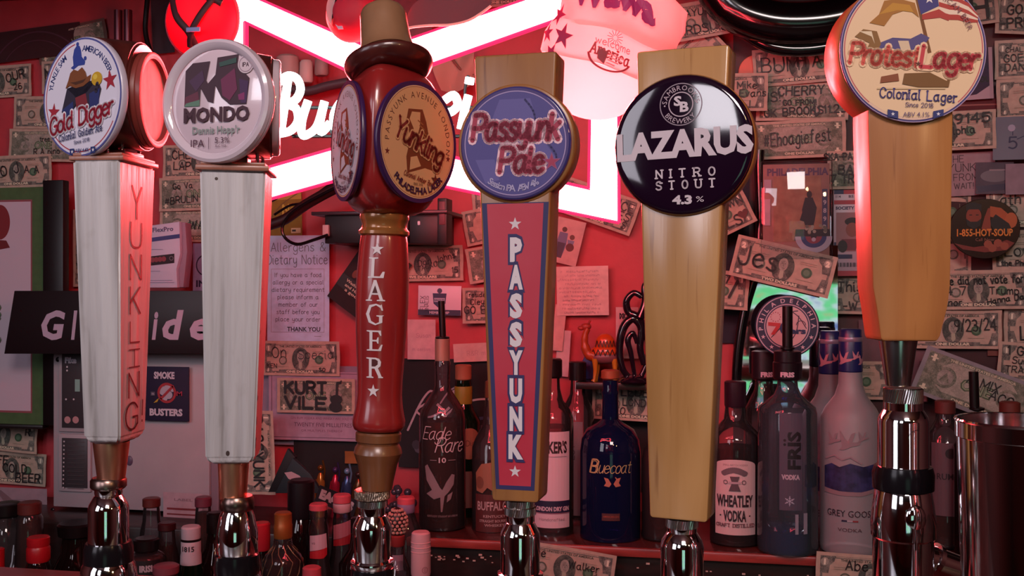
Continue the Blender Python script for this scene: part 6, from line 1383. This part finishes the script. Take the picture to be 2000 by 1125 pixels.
cb(511, 1.56, [(1020, 14), (1023, 16.5), (1070, 16.5), (1074, 15)], [(1074, 14), (1100, 18), (1130, 36), (1280, 38)], G_DARK, mat('#b82430', .35), 'bottle with ribbed bright red cap right of the second faucet', rings=4)
def a_net(r, f):
    b = MB(f)
    for k in range(12):
        a = k*pi/6
        b.tube([(16*cos(a), 16*sin(a), f.z(1062)), (28*cos(a+.2), 28*sin(a+.2), f.z(1076)), (38*cos(a+.5), 38*sin(a+.5), f.z(1092)), (41*cos(a+.3), 41*sin(a+.3), f.z(1112)), (41*cos(a-.1), 41*sin(a-.1), f.z(1140))], .9, 5)
    o = obj('wire_net', b, mat('#a08060', .4, .5), r); o['kind'] = 'stuff'
cb(553, 1.50, [(1000, 14), (1003, 17), (1023, 17), (1025, 18), (1047, 18), (1050, 17)], [(1050, 17), (1056, 18), (1070, 20), (1082, 34), (1098, 40), (1280, 40)], G_CLEAR, mat('#a4602c', .35, .4), 'netted bottle with orange foil capsule', lq=(1086, L_AMBER), art=a_net, nm='foil_capsule', rings=1)
cb(588, 1.66, [(936, 20), (940, 26), (1000, 26), (1010, 24)], [(1010, 22), (1020, 26), (1050, 34), (1200, 36)], G_DARK, mat('#140c12', .4), 'dark bottle with tall broad black top behind the netted bottle')
def a_vod(r, f):
    lab(r, f, 21, 1040, 1092, 18, None, lambda i, a, c: (i.poly([(-18, f.z(1072)), (-18, f.z(1042)), (16, f.z(1038)), (18, f.z(1066))], '#c9a4b0'), i.poly([(-18, f.z(1086)), (-18, f.z(1073)), (18, f.z(1066)), (18, f.z(1080)), (10, f.z(1086))], '#b8202c'), i.pen('vo', -10, f.z(1058), 5, '#4c2c38')))
cb(622, 1.56, [(983, 15), (986, 18), (995, 18)], [(995, 17.5), (1010, 18), (1014, 16), (1030, 19), (1100, 21), (1150, 40), (1280, 42)], G_CLEAR, PCAP, 'clear vodka bottle with pink-white cap and red-edged label, nearer of two', art=a_vod)
def a_vod2(r, f):
    lab(r, f, 21, 1014, 1064, 18, None, lambda i, a, c: (i.poly([(-18, f.z(1050)), (-18, f.z(1022)), (18, f.z(1012)), (18, f.z(1040))], '#a86470'), i.poly([(-18, f.z(1062)), (-18, f.z(1051)), (18, f.z(1040)), (18, f.z(1058))], '#a0202c')))
    obj('cap_collar', MB(f).lathe([(16, f.z(1000)), (17.6, f.z(998)), (17.6, f.z(984)), (17, f.z(982))], 30), WCAP, r)
cb(668, 1.60, [(965, 15), (968, 17.5), (981, 17.5)], [(981, 17), (1000, 17), (1003, 16), (1015, 18), (1080, 21), (1130, 40), (1260, 42)], G_CLEAR, PCAP, 'clear vodka bottle with pink cap and faded red label, farther of two', art=a_vod2)
cb(609, 1.42, [(1106, 14), (1109, 18), (1140, 19)], [(1140, 18), (1170, 40), (1300, 42)], G_CLEAR, PCAP, 'bottle with pink cap at the bottom edge below the pink-capped vodkas')
cb(793, 1.64, [(970, 15), (973, 17.5), (983, 17.5)], [(983, 17), (1000, 17), (1003, 16), (1012, 20), (1050, 34), (1220, 36)], G_CLEAR, PCAP, 'clear bottle with pink-and-white cap left of the amber whiskey', art=lambda r, f: obj('cap_collar', MB(f).lathe([(16, f.z(1001)), (17.4, f.z(999)), (17.4, f.z(985)), (17, f.z(983))], 30), mat('#8c7090', .4), r))
def a_caps(r, f):
    for k in range(3): obj('cap_ridge', MB(f).lathe([(18.6, f.z(1060+k*9)), (19.8, f.z(1058+k*9)), (18.6, f.z(1056+k*9))], 32), mat('#d8a8ac', .4), r)
    i = Ink(); i.ring(8, f.z(1109), 5, 6.2, '#a86c70', seg=18); i.pen('G', 8, f.z(1112), 6, '#a86c70'); i.build('cap_print', f, r, cyl(19.6), cuts=4)
cb(822, 1.44, [(1038, 15), (1041, 18), (1050, 19), (1118, 19.4), (1123, 18.5)], [(1123, 16), (1150, 20), (1190, 40), (1300, 42)], G_DARK, mat('#d2a2a8', .45), 'bottle with long pale pink capsule in front of the shelf end', art=a_caps, nm='long_capsule')
cb(700, 1.56, [(1010, 12), (1012, 15), (1040, 15)], [(1040, 14), (1070, 18), (1100, 38), (1280, 40)], G_DARK, DCAP, 'dark bottle behind the third faucet')
def a_pine(r, f): pass
fr = Fr(776, 1066, freeY(776, 1.52, .026), 'cam'); r = thing('pine_cone_stopper_bottle', 'pale scaled cone ornament on a red-capped bottle right of the third faucet', 'bottle', fr, BG)
b = MB(fr); b.lathe([(13, 0), (15, 3), (15, 20), (13, 22)], 30); obj('screw_cap', b, mat('#8c2c2c', .4), r)
b = MB(fr).lathe([(3, 20), (14, 30), (19, 46), (16, 62), (8, 72), (.5, 76)], 24); k_ = obj('cone', b, mat('#2c1218', .5), r)
b = MB(fr)
for row in range(7):
    z = 28+row*7; rr = 19*sin(min(1, max(.2, (z-18)/58))*pi)**.6
    for j in range(12):
        a = 2*pi*(j+.5*(row % 2))/12; b.ball((rr*cos(a), rr*sin(a), z), 3.6, 1, 1, .9, seg=6)
o = obj('cone_scale', b, mat('#c48c80', .5), r); o['kind'] = 'stuff'
b = MB(fr).lathe([(30, fr.z(1260)), (34, fr.z(1250)), (34, -70), (22, -36), (14, -18), (13, 0)], 36); obj('glass_body', b, G_CLEAR, r)
i = Ink(); i.rect(-10, -44, 12, -14, '#8a6a78'); i.build('label', fr, r, cyl(17), cuts=4)

# ---- bits on the dark ledge at left: pennant pyramid, figurines, banner
fr = Fr(573, 958, 1.72, Z=ZL); o = thing('pennant', 'folded dark green football pennant with a white wing, standing on the ledge', 'pennant', fr); P = fr.L
q = [P(522, 958), P(566, 880), P(622, 925), P(622, 958)]
obj('fabric', MB(fr).prism([P(522, 962), P(560, 877), P(575, 894), P(548, 962)][::-1], 4, 14, .5), mat('#0c0a10', .6), o)
obj('fabric', MB(fr).prism([P(540, 962), P(574, 894), P(608, 925), P(630, 962)][::-1], -6, 4, .5), mat('#16242a', .6), o)
i = Ink(); i.poly([P(558, 922), P(572, 920), P(588, 928), P(598, 944), P(584, 942), P(566, 934)], '#b0949c'); i.poly([P(582, 958), P(586, 954), P(592, 954), P(592, 960)], '#a09098'); i.build('wing_print', fr, o, lambda x, y, d: (x, -6.2-d, y))
sheet('banner', 658, 978, 84, 34, -20, 'dark banner strip lettered EAG behind the pink-capped bottles', 'banner', '#101420', Y=1.70, art=lambda i: i.text('EAGLES', 0, -7, 17, '#b4a8b0', w=72, bold=.08))
for k, (px_, top, c1, c2, nm) in enumerate(((626, 898, '#b08040', '#6c4820', 'golden'), (655, 902, '#b02848', '#40305c', 'red'), (678, 905, '#3c507c', '#7090b0', 'blue'), (700, 912, '#5c3c20', '#3c2420', 'brown'))):
    fr = Fr(px_, 960, 1.80, Z=ZL); zt_ = fr.z(top); k_ = zt_/70
    o = thing('figurine', 'tiny %s shiny figurine on the ledge beside the red turned handle' % nm, 'figurine', fr, 'little figurines')
    obj('torso', MB(fr).lathe([(9, 0), (10, 3), (7, 8*k_), (8, 30*k_), (9, 42*k_), (6, 50*k_), (3, 54*k_)], 20), mat(c1, .2, .5), o)
    obj('head', MB(fr).ball((0, 0, 60*k_), 6), mat(c2, .2, .3), o); obj('arm', MB(fr).tube([(-7, -2, 46*k_), (-11, -3, 32*k_), (-8, -5, 22*k_)], 2, 8), mat(c1, .2, .5), o); obj('arm', MB(fr).tube([(7, -2, 46*k_), (10, -3, 58*k_), (6, -4, 70*k_)], 2, 8), mat(c2, .2, .5), o)
sheet('orange_card', 690, 893, 32, 24, 0, 'small orange card behind the figurines', 'card', '#8c5420', lay=5)
fr = Fr(772, 960, 1.82, Z=ZL); o = thing('crystal_ornament', 'cluster of small smoky ornaments behind the third faucet', 'ornament', fr); b = MB(fr)
for k in range(14): b.ball((random.uniform(-14, 40), random.uniform(-8, 8), random.uniform(4, 62)), random.uniform(5, 10), seg=10)
q_ = obj('beads', b, mat('#4c4450', .15, .3), o); q_['kind'] = 'stuff'

# ---- camel and twisted figure on a small upper ledge
YC = 1.80
fr0 = Fr(1180, 745, YC)
Zc = fr0.loc.z
o = obj('trinket_ledge', MB(1.0).box(atY(1128, 0, YC).x, atY(1262, 0, YC).x, 1.775, 1.869, Zc-.012, Zc, .001), WORN); tag(o, 'narrow dark ledge carrying the painted camel', 'ledge')
fr = Fr(1178, 745, YC-.005, 4, Z=Zc); o = thing('camel_figurine', 'orange zigzag-painted camel figurine with one hump', 'figurine', fr); ORG = mat('#c44c1c', .3, coat=.5); YEL = mat('#b87820', .35, coat=.4); z = fr.z
b = MB(fr); b.ball((4, 0, z(688)), 27, 1.05, .6, .62, seg=24); b.ball((4, 0, z(672)), 19, 1.05, .7, 1.1, seg=22); obj('hump_and_flank', b, ORG, o, smooth=80)
b = MB(fr); b.ball((4, 0, z(697)), 28, 1.05, .62, .5, seg=24); obj('belly', b, mat('#7c4c54', .4), o, smooth=80)
b = MB(fr); b.tube(catmull([(-18, 0, z(696)), (-30, 0, z(690)), (-36, 0, z(672)), (-35, 0, z(654)), (-30, 0, z(642))], 4), [11]*4+[9]*4+[7]*4+[6]*4+[6], 12); obj('neck', b, mat('#a84420', .35), o)
b = MB(fr); b.ball((-33, 0, z(638)), 9, 1.15, .7, .8, seg=14); b.ball((-43, 0, z(641)), 6, 1.1, .8, .75, seg=12); b.tube([(-28, 3, z(632)), (-25, 4, z(626))], 2, 6); b.tube([(-28, -3, z(632)), (-25, -4, z(626))], 2, 6); obj('head', b, mat('#9c3c30', .4), o, smooth=80)
for x, y in ((-16, -8), (-12, 8), (22, -8), (26, 8)): obj('leg', MB(fr).tube([(x, y, z(700)), (x+1, y, z(722)), (x-1, y, 6), (x-3, y, 1)], [6.5, 4.5, 3.4, 5], 10), YEL, o)
b = MB(fr); b.tube([(30, 0, z(690)), (35, 0, z(700)), (34, 0, z(716))], 1.8, 6); obj('tail', b, YEL, o)
i = Ink(); zz_ = []
for k in range(13): zz_.append((-24+k*4.6, z(694)+(12 if k % 2 else 0)))
i.stroke(zz_, 1.6, '#2a1014'); i.stroke([(x*.7+1.5, y+17) for x, y in zz_], 1.4, '#2a1014')
def camfn(x, y, d):
    dz_ = (y-z(688))/17; dx_ = (x-4)/29; q = 1-dx_*dx_-dz_*dz_*.6; h = (y-z(672))/21; q2 = 1-((x-4)/20)**2-h*h
    return (x, -max(16.5*sqrt(max(q, .0)), 13.6*sqrt(max(q2, 0)))-1.2-d, y)
i.build('zigzag_paint', fr, o, camfn)
fr = Fr(1240, 745, YC-.015, 4, Z=Zc); o = thing('twisted_sculpture', 'glossy dark twisted octopus-like sculpture left of the pale wooden handle', 'sculpture', fr); z = fr.z; DG = mat('#1c0f1c', .12, coat=.9)
obj('base', MB(fr).lathe([(30, 0), (32, 3), (28, 10), (12, 16)], 32), DG, o)
for pts, rr in (([(-8, 0, 8), (-24, -2, z(720)), (-30, 0, z(680)), (-22, 0, z(640)), (-4, 0, z(622)), (12, 0, z(640)), (10, 0, z(680)), (18, 0, z(712))], 9), ([(10, 2, 8), (26, 4, z(700)), (22, 4, z(650)), (6, 4, z(620)), (-12, 6, z(610)), (-16, 4, z(588)), (-2, 2, z(572)), (14, 0, z(580))], 8), ([(0, -6, 10), (-8, -8, z(690)), (-14, -8, z(664)), (-4, -8, z(650)), (4, -6, z(670))], 6), ([(10, 0, z(620)), (20, 0, z(590)), (18, 0, z(560)), (28, 0, z(548))], [9, 8, 6, 4])):
    C_ = catmull(pts, 5); R_ = rr if isinstance(rr, (int, float)) else None
    obj('tentacle', MB(fr).tube(C_, [R_*(1-.35*abs(2*k/len(C_)-1)) for k in range(len(C_))] if R_ else [blend(9, 4, k/len(C_)) for k in range(len(C_))], 14), DG, o)
fr = Fr(1144, 742, 1.84, Z=Zc); o = obj('blue_wedge', MB(fr).prism([(-26, 0), (26, 0), (26, 30), (14, 52), (4, 58), (-4, 40)], -4, 8, 2), mat('#24347c', .5), None, fr); tag(o, 'blue shape behind the painted camel', 'ornament')

# ------------------------------------------------------------------ caps hanging over the neon
CL = mat('#f6efee', .7, transl=.6, name='white_cotton')
fr = Fr(1178, 98, 1.05); fr.s *= 1.17; fr.M = fr.M @ Matrix.Rotation(radians(19), 4, 'Y') ; fr.Mi = fr.M.inverted()
o = thing('painter_cap', 'white cotton cap with pink stars and lettering hanging over the neon', 'cap', fr)
def soft(x, y, z, a=2.2): return (x+a*sin(z*.09+y*.05), y+a*sin(x*.07+z*.06), z+a*.8*sin(x*.05+1))
b = MB(fr); b.lathe([(98, -34), (101, -30), (103, 0), (101, 20), (97, 26)], 56, sy=.55, fn=soft, caps=False); obj('band', b, CL, o, smooth=80)
b = MB(fr); b.lathe([(97, 22), (104, 40), (106, 66), (96, 96), (74, 116), (40, 126), (.5, 128)], 56, cx=14, sy=.6, fn=lambda x, y, z: soft(x, y, z, 5), caps=False); obj('crown', b, CL, o, smooth=80)
vs, fs = [], []; n = 22
for k in range(n+1):
    t = -pi/2+pi*k/n; c0 = (sin(t)*92, -cos(t)*50, -32); e0 = (sin(t)*78+12, -cos(t)*72-14, -32-96*cos(t)**.7 if cos(t) > 0 else -32)
    for q in range(6): u = q/5; vs.append((blend(c0[0], e0[0], u), blend(c0[1], e0[1], u)-6*sin(u*pi), blend(c0[2], e0[2], u)))
for k in range(n):
    for q in range(5): a = k*6+q; fs.append([a, a+1, a+7, a+6])
b = MB(fr); b.add(vs, fs); obj('bill', b, CL, o, smooth=80)
def capfn(R, sy=.55, cx=0, off=2.5):
    def fn(x, y, d):
        a = x/R; X, Y_ = (R+d)*sin(a)+cx, -(R+d)*cos(a)*sy-off; s_ = soft(X, Y_, y, 2.2); return s_
    return fn
i = Ink(); PK = '#b02858'
for (x, y, r_, q) in ((-96, 40, 20, .2), (-108, 6, 18, -.2), (-66, 8, 22, .1), (-84, -24, 18, .3)): i.star(x, min(y, 22) if False else y-12, r_, PK, q)
i.pen('America', 22, -22, 17, '#a01c30', w=66, wt=.16, serif=.5, rot=-.04); i.pen('welcome', 24, -4, 11, '#b86c78', w=60, wt=.12)
i.ring(22, -10, 30, 33, '#a01c30', 200, 340, 30, 1.2); i.poly([(0, -12), (18, -12), (18, -34), (4, -28)], '#a01c30')
for k in range(4): i.rect(20, -16-k*5, 46-k*4, -14-k*5, '#d08890')
for k in range(14): i.stroke([(24+4*cos(k*.45), 12+4*sin(k*.45)), (24+13*cos(k*.45), 12+12*sin(k*.45))], .9, '#b04860')
i.build('print', fr, o, capfn(103), cuts=8, dz=.1, base=1.2)
i = Ink(); i.text('Wawa', -2, 55, 43, '#c02c70', w=156, bold=.06)
def crownfn(x, y, d):
    R = 105; a = (x-14)/R; kz = 1-.12*max(0, (y-60)/60)**2; s_ = soft(R*kz*sin(a)+14, -R*kz*cos(a)*.6-6-d, y, 5); return s_
i.build('lettering', fr, o, crownfn, cuts=8, base=1)
# red cap at upper left over the neon corner
fr = Fr(398, 40, 1.085); o = thing('mesh_cap', 'bright translucent red cap with dark straps hanging over the left end of the neon', 'cap', fr)
RC = mat((.85, .02, .10), .6, transl=.6, name='red_mesh_cloth')
b = MB(fr); b.lathe([(76, 0), (74, 12), (66, 26), (50, 40), (28, 48), (.5, 51)], 48, sy=1, fn=lambda x, y, z: (x, -z+2*sin(x*.08), y)); obj('crown', b, RC, o, smooth=80)
b = MB(fr); b.lathe([(74, 0), (78, 3), (78, 8), (73, 10)], 48, fn=lambda x, y, z: (x, -z, y), caps=False); obj('rim', b, mat('#c8405c', .5, transl=.3), o)
b = MB(fr)
def onc(x, z): return (x, -sqrt(max(0, 1-(x*x+z*z)/78**2))*51-3, z)
for S_ in ([(-50, 34), (-20, 40), (20, 36), (56, 20)], [(-46, 36), (-30, -4), (-6, -34), (4, -66)], [(40, 28), (20, -4), (0, -34), (-10, -60)], [(20, 70), (30, 40)]):
    C_ = catmull([onc(*p) for p in S_], 6); b.tube(C_, 7, 8, flat=.5)
obj('strap', b, mat('#3a0818', .6), o)
obj('tag', MB(fr).box(-6, 22, -58, -55, -36, -28, .5), mat('#8a90c8', .5), o)
# second red cap behind the hat
fr = Fr(690, 30, 1.085); o = thing('crescent_cap', 'red cap with pale crescent-shaped peak left of the brown hat', 'cap', fr)
b = MB(fr); b.lathe([(54, 0), (52, 12), (42, 28), (22, 38), (.5, 40)], 40, fn=lambda x, y, z: (x, -z, y)); obj('crown', b, mat((.50, .015, .05), .6, transl=.2), o, smooth=80)
A_ = [(-47*cos(t)+4, 50*sin(t)+4) for t in [(-.75+1.95*k/16) for k in range(17)]]; B_ = [(x+14*sin(pi*k/16)+1, y-8*sin(pi*k/16)) for k, (x, y) in enumerate(A_)]
obj('peak', MB(fr).prism(A_+B_[::-1], -34, -28, 1), mat('#f0c4c8', .5, transl=.4), o)
obj('tag', MB(fr).prism([(-22, -26), (-16, -36), (-6, -36), (-8, -30), (-16, -30)], -40, -38), mat('#d8a8c0', .5), o)
# straw hat brim over the right arm
fr = Fr(880, 20, 1.105); o = thing('straw_hat', 'dusky cloth sun hat with pale edge resting on the right neon arm', 'hat', fr); P = fr.L
edge = catmull([(P(x, y)[0], 0, P(x, y)[1]) for x, y in [(786, 66), (800, 56), (840, 51), (880, 50), (915, 42), (940, 28), (960, 13)]], 5)
obj('brim_edge', MB(fr).tube([(x, -6, z_) for x, _, z_ in edge], 2.6, 8), mat('#f2d4cc', .5, transl=.3), o)
top_ = [P(802, -20), P(802, 40), P(796, 56)]
vs, fs = [], []
for k, (x, _, z_) in enumerate(edge):
    for q in range(6): u = q/5; vs.append((x+(1-abs(k/len(edge)-.5))*4*u, -6+u*24, z_+u*(fr.z(-26)-z_)*(.35+.65*min(1, k/10))))
for k in range(len(edge)-1):
    for q in range(5): a = k*6+q; fs.append([a, a+6, a+7, a+1])
b = MB(fr); b.add(vs, fs); obj('brim', b, mat('#7c4048', .8), o, smooth=80)
# tan cloth hanging below
fr = Fr(892, 140, 1.83); o = thing('hanging_cloth', 'folded tan cloth hat hanging inside the bow-tie outline above the white script', 'hat', fr); P = fr.L
vs, fs = [], []; nx = 16
for k in range(nx+1):
    for q in range(9):
        u, v = k/nx, q/8; x = blend(842, 930, u)+v*(22-20*u); y = blend(112, 96, u)+v*(66+10*sin(u*pi)); X, Z_ = P(x, y); vs.append((X, -8-7*sin(u*7+v*3)-10*sin(v*pi), Z_))
for k in range(nx):
    for q in range(8): a = k*9+q; fs.append([a, a+9, a+10, a+1])
b = MB(fr); b.add(vs, fs); obj('cloth', b, mat('#b08878', .8), o, smooth=80)
pts = catmull([(P(x, y)[0], -16, P(x, y)[1]) for x, y in [(880, 108), (894, 128), (906, 140), (914, 132), (928, 150)]], 5); obj('fold', MB(fr).tube(pts, 2.4, 8), mat('#7c5044', .8), o)
for k, (px_, py_, rx, rz) in enumerate(((562, 138, 24, 30), (598, 140, 14, 22), (628, 130, 14, 18))):
    fr = Fr(px_, py_, 1.84); o = obj('plastic_cup', MB(fr).lathe([(rx*.8, -rz), (rx, -rz+4), (rx*.92, rz-4), (rx*.7, rz)], 28, sy=.8), mat(['#b09490', '#c8b4b0', '#98807c'][k], .5), None, fr)
    tag(o, ['round pale fitting above the white script letter B', 'boxy pale plug right of the round fitting above the script', 'small pale block right of the boxy plug above the script'][k], 'fitting')
fr = Fr(600, 170, 1.84); o = obj('grey_pipe', MB(fr).tube(catmull([(P_[0], 0, P_[1]) for P_ in [fr.L(*q) for q in [(560, 172), (600, 178), (640, 168), (680, 160)]]], 5), 9, 12), mat('#4c3c44', .5), None, fr); tag(o, 'bent grey pipe behind the white script letters', 'pipe')
